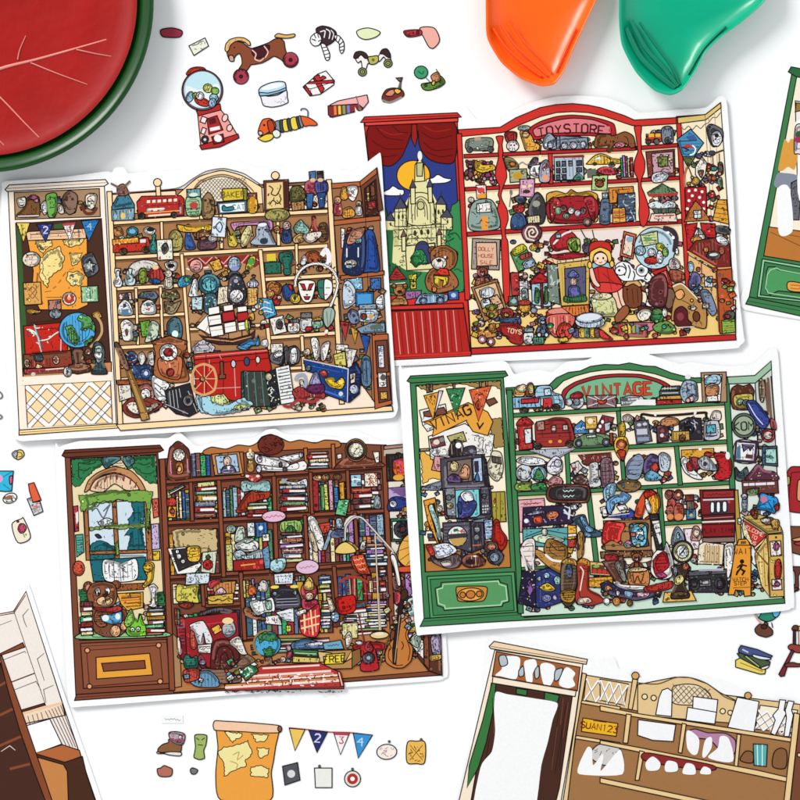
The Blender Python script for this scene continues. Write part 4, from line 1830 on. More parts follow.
c 5a3a20 3 180 690 165 650 170 625
e b7747a 198 735 26 26
e b7747a 250 750 26 26
o e9dfe6 198 735 11 11
o e9dfe6 250 750 11 11
e a8743c 265 665 30 30
# lantern_house
p b3242a 490 375 555 325 620 370 610 390 500 395
p a5cbe0 500 395 560 390 565 530 505 520
p b5d5e6 565 390 618 385 620 530 565 535
s 4a7a48 525 420 550 440 545 510 520 500
s 4a7a48 585 410 605 440 600 510 575 510
p 7a2a24 555 390 570 390 572 540 560 540
# shelf_poster
x e9dfe0 425 375 480 500
s 9aa 440 430 470 420 480 480 445 490
x b83a3a 375 325 425 465
e c9a8a0 462 345 16 20
# camera
x 5b6058 360 470 418 530
o 9bb 392 500 16 15
# plush_pile
e c98a4a 260 575 36 34
e 6a8a4a 255 535 40 16
e a83a3a 350 575 40 34
e d9a840 460 540 36 30
e c9483a 455 510 40 18
e 9a9ac0 515 555 20 20
s 4a6a8a 300 620 380 600 430 605 430 640 370 640
# toy_stocking
s a82a2a 290 640 420 640 450 700 445 760 410 765 370 750 350 720 300 700
t eda 26 8 395 685 TOYS
# paint_tin
j e6eaea 9aa 455 665 512 765
# paint_tin
j 5f9a80 3a6a5a 512 705 575 765
# blue_bear
n 6f7f9c cdd 570 620 28
# hat_box
s dd5f55 600 580 750 580 755 660 730 700 610 700
e c83a35 672 570 82 28
p c83a35 590 570 755 570 752 600 595 605
o e58a7a 672 562 70 18
@ 540 225 .1625
s dd6a60 45 560 200 550 200 620 100 690 50 640
# spring_dog
s e04a3a 105 640 130 605 180 610 200 660 180 700 120 690 100 670
o 222 135 650 8 8
s e9b83c 110 705 160 690 170 715 125 725
s 6a6090 195 650 240 640 240 690 205 690
s e9c04a 240 640 275 640 275 690 240 690
s 3a5a48 275 638 305 638 305 690 275 690
s e9c04a 305 640 335 640 335 692 305 690
s 8a5a4a 335 640 370 645 365 690 335 690
s dd3f3a 365 640 420 680 445 705 400 705 370 690
# puppet_theatre
p f0cf9c 30 210 130 185 300 190 305 215 110 250
s a8262c 60 190 110 180 200 170 300 185 250 200 120 215
p d9b45a 105 240 305 215 300 490 130 500
p 5a5a78 150 270 280 255 280 470 155 475
s 6f7ab8 170 310 200 280 230 300 235 320 180 325
e e9c0b0 205 350 22 24
s 6a6ab0 180 380 235 380 240 440 180 450
s 3f7a4a 150 440 200 445 270 430 280 470 155 475
p 7d8a78 40 240 105 245 120 490 50 470
z cdd 20 .9 50 250 115 480
p dd7a3c 130 505 300 492 300 560 200 560
# red_bow_decoration
s b32a30 60 90 130 30 200 50 240 110 230 170 160 150 90 160
c eee 1.8 80 120 140 60 190 40
e a9c4cc 110 70 18 18
s b8c85a 165 100 200 80 240 90 245 160 210 165 180 160
s 6a9a3a 190 120 220 100 230 150 200 160
# lamp_pair
s 5a5560 260 130 285 110 310 130 300 170 270 170
l 433 1.4 250 30 300 120
l 433 1.4 320 30 340 120
# rag_doll
@ 539 219 .25375
!0
s f7c9b0 285 270 305 262 322 300 335 345 318 358 300 340 288 300
s f7c9b0 305 262 325 262 340 310 352 348 338 358 320 330
s c9302a 205 180 240 170 285 185 300 215 330 262 300 275 250 285 210 268 200 225
s d9403a 215 265 250 250 328 262 300 288 240 290
l 6a1414 .7 230 190 240 280
l 6a1414 .7 265 190 285 280
l 6a1414 .7 250 215 310 265
s 9cc4d0 198 180 240 168 288 178 285 195 240 188 205 198
s f7c9b0 198 195 210 192 225 240 240 262 230 270 212 255 200 225
s c23028 195 120 205 95 240 88 275 95 285 120 275 140 205 145
s f2c65a 202 130 240 112 278 128 285 160 275 175 262 140 240 128 218 140 208 175 198 160
e f9ddc4 241 158 28 26
o 1c1010 230 156 4 5
o 1c1010 252 155 4 5
o e9907a 222 166 5 4
o e9907a 260 165 5 4
c 8a2020 .8 235 170 241 174 248 169
e f2c65a 199 182 9 14
e f2c65a 286 178 9 14
@ 540 225 .1625
!5
# drum_stool
s d9d9a0 320 440 440 440 470 500 465 560 340 560 325 520
e e9e3b0 380 440 62 22
z 9b9a50 10 .8 340 470 450 550
# tin_box
s c9d3e0 225 580 385 575 385 620 300 635 230 620
e b9c9de 302 572 82 32
o dfe6ee 302 568 70 22
# toy_card
p d96a50 515 40 590 60 570 210 490 190
p f0dcc8 525 60 575 75 560 195 505 175
o 8fb0c4 550 90 22 18
# bunny_plush
s eceaf0 480 250 520 220 560 250 540 300 490 310 465 290
o 333 480 270 8 6
# wooden_horse
@ 539 219 .25375
!0
s 7a4228 330 270 345 250 375 245 395 262 405 300 400 340 375 352 345 345 330 310
s d9a868 335 262 355 240 385 242 402 262 392 268 370 256 345 266
s 9a5a38 300 380 330 345 350 345 352 372 320 405 300 405
l 1c1010 .7 345 280 350 330
l 1c1010 .7 365 275 372 335
l 1c1010 .7 385 275 390 330
o 1c1010 346 278 4 4
s 5a2a22 390 345 440 350 470 375 440 385 400 375
@ 540 225 .1625
!5
# zebra_toy
@ 539 219 .25375
!0
s f4f4f4 300 185 325 168 355 175 375 200 420 205 445 230 450 270 440 310 425 300 430 260 405 240 370 245 330 245 305 220
e f4f4f4 405 203 24 24
o 8a98a4 402 203 13 13
o 1c1010 402 203 6 6
c 1c1010 1.2 312 185 325 195 318 215
c 1c1010 1.2 330 175 342 195 335 225
c 1c1010 1.2 350 182 358 205 350 235
c 1c1010 1.2 370 205 376 222 370 242
c 1c1010 1.2 425 215 415 235 425 240
c 1c1010 1.2 445 245 428 250 440 262
c 1c1010 1.2 448 270 430 275 442 285
c 1c1010 1.2 445 292 428 292
e f4f4f4 320 205 22 18
o 1c1010 315 203 5 5
# striped_legs
s f4f4f4 418 275 445 285 440 320 445 345 420 340 425 310
l 1c1010 1.1 420 290 444 296
l 1c1010 1.1 422 308 442 312
l 1c1010 1.1 422 326 442 330
@ 540 225 .1625
!5
# rocking_ride
@ 539 219 .25375
!0
s 5a2226 440 235 480 230 520 260 540 300 545 345 510 365 455 355 440 310
c 2a1012 .9 460 250 500 260 520 330
c 2a1012 .9 450 280 480 300 490 350
s c9302c 440 200 480 195 505 225 530 275 500 265 470 240
l f0b0a8 .8 450 210 500 235 525 270
s 7a5a4a 490 280 520 275 535 300 525 345 500 350
z 1c1010 14 .6 445 240 540 355
@ 540 225 .1625
!5
# xylophone
s 7a3a38 460 610 640 600 660 680 640 690 480 680 455 650
y d33 485 615 500 668
y e84 512 613 527 668
y ec4 540 611 555 666
y 8b5 566 610 581 664
y 69a 590 608 604 662
p d97a90 500 600 700 600 710 640 660 660 655 610
# gumball_machine
@ 630 220 .1625
e bcd9e4 150 175 126 128
- prize_card
p d3dc9a 60 95 165 70 170 145 80 165
o 6a9a6a 110 120 24 14
e 9bc 60 190 34 30
e d9d94a 185 170 30 24 40
e 8cc06a 215 200 18 28
e efeff2 130 200 24 24
e c8342c 130 250 44 24
e e9e9ee 180 230 20 40
c 3a2f38 5 200 50 260 70 280 120 270 200
o fff 230 80 11 9
o fff 262 110 10 11
e fff 285 195 10 22
# gumball_base
p c8242a 130 320 220 290 260 410 190 370
p dd6a60 170 330 220 310 240 390
# ice_lamp
s d9c8c8 240 250 270 235 300 260 300 300 240 300
s b35a3c 240 310 320 320 330 370 260 380
# gingerbread_boot_house
@ 539 219 .25375
!0
s b98a4e 522 262 555 250 575 262 610 300 655 345 655 430 600 420 555 395 520 400 525 340 535 300
s e9a86a 535 290 560 278 572 300 555 318 540 312
c f4ead8 1.1 525 268 555 256 580 272 650 345
c 6a4020 .8 560 320 600 345 640 420
s 5a1f26 535 360 560 345 582 362 585 395 600 412 580 428 540 420 530 395
o 8a4048 555 385 14 16
e e9c44a 600 322 6 6
e e9c44a 592 350 6 6
e 6a3a20 618 385 14 20
l f4ead8 1 540 428 610 425
z 5a3010 18 .6 560 290 650 415
@ 630 220 .1625
!5
# clay_animal
e 3f8f50 165 590 42 46
s 6a9a50 140 650 220 620 280 670 240 700 160 690
e e9e9e0 210 570 16 28
s f1efe2 40 580 80 550 130 560 110 610 60 620
# hobby_horse
s 5a2a2a 130 360 200 330 230 400 210 530 120 520 110 440
# toy_window
p c22a2a 335 30 410 20 400 110 380 170 350 190 345 90
p c22a2a 430 20 520 25 525 110 470 110 440 70
s eee 385 110 415 50 455 100 450 120 390 120
l 222 1.6 417 55 420 120
l 222 1.4 385 95 455 90
e d9a050 405 125 34 24
# counter_top
p 7a2a24 355 190 400 130 520 110 610 150 615 290 530 295
l e9a860 2 350 195 530 300
l e9a860 2 530 300 618 295
e 3c3030 510 220 44 26
o ddd 510 215 26 9
e c98a50 465 185 18 16
e b3604a 560 190 18 26
s e9eef0 525 110 560 100 600 130 590 160 540 140
s 3a3a3a 525 40 600 45 605 90 530 80
# counter_side
p b5562c 530 310 622 300 640 690 550 700
p e9b87a 355 215 530 320 540 560 470 530 350 290
l 7a3a20 1.6 435 265 440 400
l 7a3a20 1.6 525 325 545 690
e a9c4cf 370 290 20 34
x dbe3e8 455 350 505 415
# toy_robot
s 3f3f66 355 380 390 320 430 350 420 420 370 430
s 4a5a88 380 430 420 410 450 440 430 470
s 7f8fa8 430 440 470 430 500 470 530 560 500 590 460 530
K 12 370 300 530 560 4 trinket,toy_figure 69a,b54,dcb,556
# poppy_print
o e0643a 570 420 12 12
o e0643a 600 400 9 9
o e0643a 565 470 12 12
o e0643a 595 500 16 16
o eee 610 430 16 12
# green_flag_box
p 8ab84a 560 620 640 600 645 690 565 700
s 5a5a5a 570 590 600 560 640 570 630 610 580 610
K 14 560 370 635 600 9 sweet,badge d63,eee,8a5,b33
@ 540 225 .1625
K 16 40 590 780 690 12 toy_block,ball,crayon d54,4a7,ec5,59b
@ 450 220 .1625
K 12 140 540 560 720 14 plush_toy,ball a33,694,eb4,335
""")
ART.append("""
= illustrated_shop_card|brown library bookshop card with open window, reading teddy bear, globe and cello|sticker card|shop display cards|0|0.0006
% -2.7
^ .0012 .0001
@ 0 0 1
!0
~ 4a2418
# card_base
u fff 56 455 60 447 80 441 120 440 150 438 168 438 179 432 189 440 198 446 220 441 239 439 256 437 266 430 276 429 286 434 315 435 339 437 346 432 354 430 366 434 380 440 400 440 436 436 441 520 445 620 448 672 444 678 430 681 300 690 230 695 140 702 84 706 70 704 66 660
# side_cabinet
p 7d4631 65.5 455 158 449.5 174 692 76.5 698
p e9d8ac 71 458.5 156.5 454.4 166 637 80 640
p 8c5138 81 643 167 639 170 683 84 688
l 4a2216 1 87 650 160 645 163 680 90 686 87 650
l 4a2216 .8 81 646 167 642
- gold_frame
p e9a23c 96.5 657 150 653 153 674.5 97 678.5
- inlay
p 7d4631 102 663 145 660 146 668 104 671
- knob
e e9a070 87.8 650 2.6 2.6
- knob
e e9a070 159 645 2.6 2.6
- knob
e e9a070 90 686 2.6 2.6
- knob
e e9a070 160.5 681 2.6 2.6
# plinth
p 7d4631 75 700 77 694 174 688 180 692 225 684 441 669 441 675 225 690 140 695.5
l 4a2216 .8 77 697 178 690
# cap_moulding
p 6b3626 62.5 455.5 65.5 450 160 445 164 450 160 452 66 457.5
l 2a1208 1.3 64 453 162 448
# shelving_back
p 7a4733 161 459 196 456 204 452 257 446 271 436 283 442 340 443 383 445 392 670 172 686
p e9dfd0 384 446 436 443 441 670 392 668
p b97a48 173 646 392 620 430 671 225 688 174 692
p ac8258 170 630 180 640 182 686 173 688
# crown_carving
s b5703c 203.6 451 212 447 226 449 238 445 250 446 257 443 262 437 271 434.3 281 438 290 442 300 440 315 443 325 440 338 441 341 445 335 448 290 450 210 455
e 6b2c22 271 445 13 10
z 2a1208 26 .9 260 437 282 452
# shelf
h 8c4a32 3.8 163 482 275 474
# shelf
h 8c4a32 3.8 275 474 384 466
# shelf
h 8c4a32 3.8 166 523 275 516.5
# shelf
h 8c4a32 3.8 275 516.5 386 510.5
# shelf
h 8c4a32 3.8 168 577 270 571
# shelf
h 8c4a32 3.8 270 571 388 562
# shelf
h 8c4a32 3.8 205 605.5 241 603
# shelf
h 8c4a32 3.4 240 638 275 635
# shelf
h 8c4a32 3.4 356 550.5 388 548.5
# divider
h 8c4a32 3.8 191 482 192.5 521
# divider
h 8c4a32 4.2 219 480 224 577
# divider
h 8c4a32 4.2 274 476 277 570
# divider
h 8c4a32 3.6 310.5 472 312.5 514
# divider
h 8c4a32 3.6 347.5 470 349 512
# divider
h 8c4a32 3.6 305 515 308 566
# divider
h 8c4a32 3.6 355 512 358 564
# divider
h 8c4a32 3.6 202 577 204 606
# divider
h 8c4a32 4 241 572 245 640
# divider
h 8c4a32 4 334 566 337 600
# divider
h b5703c 3.6 333 444 334 469
# divider
h b5703c 3.6 305.5 448 307 471
# divider
h b5703c 3.6 241.5 452 243 476
# stile
h 8c4a32 5.5 162.5 459 172.5 690
# stile
h 8c4a32 5 383.5 445 393 640
# corner_moulding
p b08a74 384 446 410 443.5 436 441 436 444 384 449.5
q c2b4a4 384 450 436 446 436 452 384 456
!5
@ 0 0 1
b 168 486 190 520 5 401
w 195 485 218 518 7 402
b 224 484 272 515 11 403
w 279 480 309 512 7 404
b 314 478 346 510 8 405
w 351 474 382 508 7 406
b 170 528 219 574 12 407
b 226 524 273 568 10 408
w 279 520 304 562 9 409
b 309 518 354 562 11 410
b 359 516 384 547 6 411
w 360 552 388 566 4 412
b 173 582 201 603 6 413
w 206 580 240 600 6 414
b 246 576 332 634 17 415
b 338 572 388 600 10 416
w 338 602 388 634 8 417
b 178 610 240 636 10 418
w 250 638 332 652 5 419
b 192 453 203 475 3 420
b 395 560 436 600 7 422
w 396 600 420 640 6 423
@ 0 0 1
K 49 180 645 248 678 500 paper_bundle,cup,small_book,leaf_cutting e9dcc8,a83a30,3f6a4a,c99a4a,8ab0c4,5a3a2c,d9b0b0
K 13 252 658 328 662 501 paper_bundle,cup,small_book,leaf_cutting e9dcc8,a83a30,3f6a4a,c99a4a,8ab0c4,5a3a2c,d9b0b0
K 39 332 643 418 662 502 paper_bundle,cup,small_book,leaf_cutting e9dcc8,a83a30,3f6a4a,c99a4a,8ab0c4,5a3a2c,d9b0b0
K 70 397 453 434 543 503 paper_bundle,cup,small_book,leaf_cutting e9dcc8,a83a30,3f6a4a,c99a4a,8ab0c4,5a3a2c,d9b0b0
K 83 394 563 436 658 504 paper_bundle,cup,small_book,leaf_cutting e9dcc8,a83a30,3f6a4a,c99a4a,8ab0c4,5a3a2c,d9b0b0
K 56 82 603 164 634 505 paper_bundle,cup,small_book,leaf_cutting e9dcc8,a83a30,3f6a4a,c99a4a,8ab0c4,5a3a2c,d9b0b0
@ 50 430 .1625
# leaf_canopy
i 2f7a48 135 180 330 170 380 195 330 215 280 240 250 270 210 310 190 340 160 350 140 330
i 2f7a48 455 170 650 155 655 250 660 330 620 330 580 300 540 270 510 230 480 240 470 200
s 2c4f52 325 172 440 168 400 200 350 235 330 215
s 2c4f52 450 170 510 165 520 200 480 225
c 14402a 1 180 240 220 250 250 230
c 14402a 1 180 200 240 210 280 200
c 14402a 1 540 200 580 215 620 200
c 14402a 1 560 260 600 270 640 260
# window_scene
p e9d8ac 385 215 440 180 480 240 400 240
p cfe0ea 235 450 580 430 600 760 620 800 250 800 240 750
i 1f6a72 500 440 580 435 585 520 570 600 590 740 480 740 500 640 460 650 500 590 480 550 520 500
i 1f6a72 240 760 260 700 300 680 350 690 400 720 430 800 245 800
l 0e3a44 1 520 480 520 560
l 0e3a44 1 545 470 548 560
l 0e3a44 1 510 620 515 720
l 0e3a44 1 545 610 550 730
c 667 1.4 260 500 290 480 330 540 360 480 370 460 330 500
c 667 1.4 290 560 330 580 380 555
s 334 280 645 300 640 320 660 300 665
s e9f0f5 300 570 350 540 390 560 330 590
# window_arch
s c58a5a 215 380 240 310 300 260 400 225 500 250 560 310 590 370 560 375 500 300 400 260 300 290 240 370
s e9c9a8 250 370 280 310 340 280 400 268 470 285 520 320 550 365 470 370 400 330 330 380
l 8a3a2a 2 290 350 300 315
l 8a3a2a 2 340 320 350 280
l 8a3a2a 2 375 305 378 265
l 8a3a2a 2 415 305 418 262
l 8a3a2a 2 455 315 460 272
l 8a3a2a 2 495 335 500 295
l 8a3a2a 2 525 355 535 320
# window_frame
p a86a3c 205 440 235 440 250 800 225 800
p a86a3c 385 440 410 438 430 800 405 800
p a86a3c 580 420 610 415 635 800 600 800
p a86a3c 245 745 600 735 600 755 248 765
# hanging_moss
i 7aa84a 180 400 240 400 300 385 400 370 470 375 560 370 635 380 620 480 600 500 590 440 500 440 420 425 380 445 330 450 290 440 240 460 220 500 195 500 190 440
i 7aa84a 600 480 620 500 610 640 595 600
i 8aa85a 245 600 400 585 590 580 590 595 420 610 330 605 250 620
i 7aa84a 400 700 420 680 430 760 410 770
# poster
p b83a4a 145 470 175 465 180 620 158 625
q f2e6dc 160 510 176 500 178 560 165 580
# poster
p 4fa89a 160 645 205 640 212 750 168 780
# poster
p d9604a 630 425 668 420 672 530 640 540
# poster
p c8b4d8 625 580 670 575 678 730 630 735
# yellow_note
x e9c43c 635 745 678 800
@ 50 560 .1625
# red_lantern
e d9583c 180 50 36 46
# outside_bush
i 2f7a48 180 180 240 170 250 250 190 250
i 2f7a48 660 200 700 190 710 280 660 280
s 8fc48a 190 450 300 430 480 440 700 440 710 470 195 485
p 1f6a72 250 0 590 -20 600 120 270 130
# open_window_book
s f2f3f2 330 0 420 10 430 30 530 -10 540 110 440 135 340 120
z 445 16 .8 340 10 425 110
z 445 14 .8 440 10 530 110
l 555 1 430 20 440 130
# window_sill
p 9a5a34 400 150 580 140 580 180 410 190
# yellow_cat
s e9bc3c 570 160 600 110 580 60 590 10 640 20 640 80 630 130 590 165
e e9bc3c 605 45 30 28
c 5a3a1c 1 590 50 605 58 620 48
o 222 595 38 4 4
o 222 617 36 4 4
# candle
s f2eef0 610 160 640 145 665 170 650 190 650 270 670 275 640 290 600 275 625 265 620 190
# yellow_sign
p e9a83c 415 205 575 195 575 290 480 310 440 270
l 8a4a1c 2 440 235 560 225
l 8a4a1c 2 480 265 560 258
l 5a3a2a 2 490 200 500 230
# teddy_bear
s 7d4a30 255 300 330 290 420 285 470 310 480 360 470 430 420 470 340 470 280 440 260 380
e 8a5436 410 150 28 26
e 8a5436 238 165 30 34
o d98a78 240 168 15 18
s 9a5c3a 275 340 300 300 330 340 350 400 310 410 280 380
- head
s 8a5436 230 200 260 145 330 130 400 150 415 220 400 270 350 290 270 285 240 250
e f0c898 340 250 50 30
o 3a1c14 342 215 20 14
l 3a1c14 1.2 342 230 342 255
e f4f2ec 297 195 16 24
e f4f2ec 358 188 16 22
o 222 302 205 8 12
o 222 355 198 8 11
- scarf
s b83a38 270 290 340 300 420 280 450 300 400 320 300 310
- paw
e f0b888 460 400 22 34 20
- paw
e f0b888 405 435 32 36
- book
p 5aa0cc 310 340 385 330 445 310 445 385 385 395 325 375
o e4f0f4 345 355 22 20
o e4f0f4 420 345 16 20
# moss_creature
s 7ac83c 470 440 490 380 520 350 540 380 560 330 580 390 620 400 650 450 600 462 500 466
e f2f4f0 510 425 14 14
e f2f4f0 545 422 14 14
o 222 510 427 6 6
o 222 545 424 6 6
s 8fc85a 460 380 500 300 520 370 480 410
# book_pile
w 185 255 270 460 7 3
# book_pile
w 590 295 710 460 7 5
# lower_book
@ 150 420 .1625
# table_clock
s 5f2f22 110 360 118 190 140 155 175 130 220 160 245 200 250 340 240 360
- dial
k f6f2e8 180 215 38
- pendulum_case
s d98a3c 162 265 200 262 205 320 170 330
e f2c88a 182 300 14 20
l e9c 1 128 250 132 330
l e9c 1 232 240 236 320
b 258 200 372 345 4 11
# framed_portrait
p c28a54 380 210 550 195 575 330 400 340
p a9c4dc 402 222 535 208 552 318 420 330
- sitter
s e9c9b0 455 240 480 222 500 245 490 285 460 280
s 3a3a5c 440 325 450 290 480 280 510 280 530 315 500 325
q f2f2f2 475 285 495 282 490 305 480 305
# candlestick
s b98a4a 605 230 630 225 640 310 600 312
s f0e6d8 595 200 640 195 635 235 602 240
o f2d9a0 618 190 8 16
# paper_roll
s f4f2f0 660 210 740 225 850 240 850 280 720 300 660 260
e ccd 675 240 16 18
# paper_roll
@ 250 420 .1625
s f4f2f0 180 230 320 200 320 230 250 255
s f4f2f0 60 260 190 290 330 250 330 310 60 310
s f4f2f0 30 210 60 215 230 260 220 290 50 270
e dde 60 240 16 22
e dde 55 300 16 24
e dde 315 215 12 18
s 555 180 265 195 262 198 285 182 288
s 555 205 292 225 290 228 312 206 315
w 350 195 490 300 5 21
# mantel_clock
s 6b3a2a 530 280 560 250 590 240 600 200 700 200 720 230 800 255 820 285 530 300
e b98a4a 652 185 66 70
e 33221c 652 185 58 60
k f2eed8 652 185 46
p f2ece2 535 210 565 208 565 235 538 240
p f2ece2 755 195 795 195 795 260 775 265
@ 150 420 .1625
# bow_garland
s 8a2a2a 580 335 620 345 640 360 680 335 690 355 640 390 600 360
o f2e6e0 600 345 12 8
o f2e6e0 665 345 12 8
# tilted_book
p 6f8f8a 115 440 205 395 220 410 130 460
p e9e4d8 120 448 208 403 214 410 126 458
# red_flower_pot
s c8402f 105 490 140 475 165 500 150 530 110 530
p e9a83c 115 530 165 530 160 600 110 598
e c8402c 138 560 16 14
b 165 430 245 605 4 31
w 275 380 412 600 7 41
b 450 395 560 595 5 51
# mug_cluster
s a9c9c4 565 375 640 390 730 375 735 440 640 430 570 440
z 5aa 16 .9 570 385 725 430
s a83a24 530 560 580 470 630 435 660 445 740 440 730 480 660 500 600 560 550 570
w 590 505 735 595 4 61
@ 250 420 .1625
# jug_on_books
s e6e6ec 200 365 225 360 230 375 290 380 345 360 350 410 290 415 215 385
o 9aa 205 375 12 16
w 180 400 350 560 6 71
# book
p a32e30 385 370 420 365 425 560 392 562
# book
p 4f8a4a 428 400 450 398 458 555 438 556
# book
p d9d86a 452 395 475 392 488 552 462 556
# book
p d9a0b8 482 370 508 366 515 552 492 556
# book
p 3f80b8 515 415 540 412 548 540 522 542
# book
p e9a42c 548 385 580 380 585 485 555 488
# sunglasses
e b98a5a 420 355 34 20
e b98a5a 465 350 26 18
# ladybird_ornament
e 8a5a3c 538 350 26 20
# green_booklet
p 6fc48a 545 490 612 488 590 590 525 580
z 285 10 .8 540 495 600 575
# wave_picture
x 9cc9dc 620 335 685 410
c fff 1.4 625 370 650 362 680 370
# berry_card
x f2ead2 705 325 785 410
z a33 16 1 710 330 780 405
w 620 415 755 545 4 81
# small_robot
s a9b8bc 765 540 768 480 785 460 800 480 805 540
# lace_oval
@ 250 420 .1625
!0
e e6bcd0 148 592 74 36
!5
t b8406a 30 -4 148 592 *****
@ 150 540 .1625
# parchment
@ 150 420 .1625
i cdb583 135 680 180 670 410 670 420 820 160 810
# pottery_row
e 9fb8a8 500 670 30 26
s c9d8c4 520 740 540 660 580 660 585 740 550 750
x dfe8e8 600 630 645 715
x 3c70b8 650 628 722 718
o cfe8f8 683 663 14 14
x f2efe6 692 700 735 745
s b9c9b8 540 770 580 730 640 730 660 790 560 800
@ 250 420 .1625
# green_landscape
s 9cc46a 190 630 240 618 310 620 312 690 195 690
s 3f8a4a 220 690 235 655 260 650 285 690
w 185 690 325 750 3 91
s f0ece6 355 610 400 600 450 720 455 790 420 790
s d9c4a0 360 690 385 690 420 800 390 800
# red_book
p d2483c 420 640 520 625 500 680 450 700
p 8fa9b8 490 670 515 680 470 800 445 800
# bust
s a9c4d4 530 610 560 605 570 640 560 665 535 660
s 3a3f5c 505 690 540 670 590 680 590 720 500 720
# goggle_lamp
c e9e0d8 3 595 690 590 640 620 600 670 600 720 640 800 720
# lamp_shade
s e9c46a 530 800 545 765 590 745 640 760 665 800
@ 330 430 .1625
c b9a89c 2.2 265 640 300 670 380 740 395 790
l d9c8b0 1.6 275 640 280 800
b 180 515 330 650 4 101
# egg_ornament
s e9e4dc 185 730 195 690 220 680 222 710 205 735
w 210 695 340 800 5 111
b 0 545 30 600 2 7
# framed_record
p 26201e 345 150 490 145 495 310 350 315
s e8642c 390 190 480 175 478 270 400 275
- badge
o e9a83c 422 292 34 18
z f0c 8 .8 395 190 475 265
# framed_record
p b9a4d0 358 358 500 345 508 485 360 500
s 2f3f88 365 430 400 410 450 415 505 440 505 485 362 495
e f2f2f4 388 455 22 22
o 5a5a6a 388 455 7 7
e e9a83c 475 488 34 18
q 7a5a90 365 362 498 350 500 400 440 410
# framed_record
p 2a6a50 372 545 510 540 515 680 378 685
x f2efe6 385 560 500 670
e 1c1a20 445 610 52 54
o 6a2a30 448 610 14 14
# gramophone_horn
s e9b44a 415 780 430 700 470 650 510 620 530 600 530 760 520 800 440 800
l 8a5a1c 1 420 770 520 740
l 8a5a1c 1 435 700 520 730
l 8a5a1c 1 470 650 525 710
c 8a5a1c 1 500 640 450 700 440 800
@ 330 550 .1625
s e9b44a 420 0 530 -10 525 30 480 70 450 90 415 60
s e0502c 420 110 480 100 540 85 535 130 440 140
# white_stand
s f0ece6 370 30 400 20 440 210 415 215
@ 150 540 .1625
# framed_prints
p f2f0ea 110 50 220 40 320 150 280 200 170 210
p 2f2c2e 135 60 230 50 300 140 180 190
e f2f2f2 180 100 16 18
e f2f2f2 205 130 14 14
e f2f2f2 170 70 12 14
# note_pad
s e9bc3c 230 50 270 35 310 45 305 125 240 125
l 543 .8 245 70 290 65
l 543 .8 245 88 290 83
l 543 .8 245 105 290 100
# apple_print
p d2dcc0 325 75 415 65 400 205 315 195
e c8302c 358 150 30 32
s 3f7a3a 345 105 360 90 375 105 360 115
# newspaper
p d9e2ec 225 205 370 200 365 265 220 275
z 445 14 .7 230 215 360 260
# yellow_scroll
s d9cc5a 170 275 230 280 300 270 295 340 300 385 220 375 165 370
z 5a5020 18 .8 175 290 290 370
s 9a3a2a 180 400 230 380 270 395 230 420
# jewellery_box
p c98a4a 380 260 530 250 520 335 400 340
p d9b04a 355 345 515 325 512 390 360 395
c 4a2c14 1 360 365 390 375 420 362 450 372 480 358 510 365
s e9c0d0 400 325 440 290 470 325
s c8404a 360 260 400 240 440 245 400 280 370 300
# vase_row
b 470 0 510 190 1 121
s e8eae6 520 30 560 10 600 20 640 0 670 20 660 60 600 70 540 60
s b8ccd8 515 80 560 60 600 100 540 120
s c4d4dc 560 100 620 85 680 60 740 70 700 110 600 120
# book
p 9a2522 515 125 700 110 705 180 515 190
l e9b04a 1.6 560 155 650 145
# book
p 6a98b8 690 60 730 30 745 170 710 178
# blue_cloth
@ 240 560 .1625
s b4dce4 190 10 230 -10 280 -10 280 40 240 75 190 60
# oval_label
!0
e e2bcd4 415 42 72 44
!5
t a8608a 28 -4 415 42 ****
# orange_flyer
p d9502c 680 -20 760 -15 800 90 720 75 690 30
@ 330 550 .1625
# orange_flyer
p d9502c 132 35 205 25 250 148 180 145 150 90
t f4c9b0 24 -8 175 55 ***
t f4c9b0 24 -8 185 85 ***
t f4c9b0 24 -8 200 115 **
@ 240 560 .1625
b 20 100 90 230 4 131
# orange_pyramid
s e9703c 55 210 60 150 95 170 100 210
# rabbit_ornament
s e0d4d0 110 160 140 120 170 140 165 190 120 190
# typewriter
s 2c2830 190 240 200 185 240 165 330 165 360 190 380 290 210 300
p dfe6ee 210 85 330 75 325 145 215 150
z 445 8 .7 225 95 320 135
o f2d84a 215 165 26 10
o f2d84a 335 162 26 10
e 9ab 215 205 14 14
e 9ab 340 200 14 14
l aab 1 225 240 350 235
l aab 1 225 258 355 252
l aab 1 225 276 360 270
p e9ecf0 220 320 330 290 335 380 290 375 260 360
# open_book
s f2f4f2 60 260 100 245 140 250 200 230 215 310 160 320 110 340 80 310
s a9d0b8 155 255 190 248 195 300 165 300
l 555 1 140 250 155 320
# manuscript
p f2efec 160 345 240 335 260 400 150 390
z 445 8 .7 165 345 245 390
# leather_helmet
s 6a3f2a 20 300 60 290 90 340 150 350 150 370 90 360 40 340
# rag_doll
e 8a2a34 425 190 50 60
s e8c46a 395 150 425 100 450 130 450 180 400 180
e f0d0b4 428 220 26 24
o 222 420 218 4 5
o 222 438 216 4 5
s 7a2030 380 240 420 255 470 240 490 280 470 300 390 300
# tartan_trousers
s d9303c 370 340 420 310 480 270 492 300 495 380 470 470 380 450
l f0d8a0 2 395 330 400 450
l f0d8a0 2 435 305 450 460
l f0d8a0 2 372 375 492 340
l f0d8a0 2 376 420 488 390
s f2f0ec 345 320 400 300 410 320 360 340
# book_heap
b 340 90 400 130 3 141
w 480 95 560 200 4 151
w 495 250 560 420 9 161
# green_pot
x d8dc5a 285 400 315 440
# wooden_chair
@ 330 550 .1625
c a83a28 2.6 60 200 100 170 160 165 240 200
l 7a2a1c 1.8 60 200 70 290
l 7a2a1c 1.4 95 180 105 290
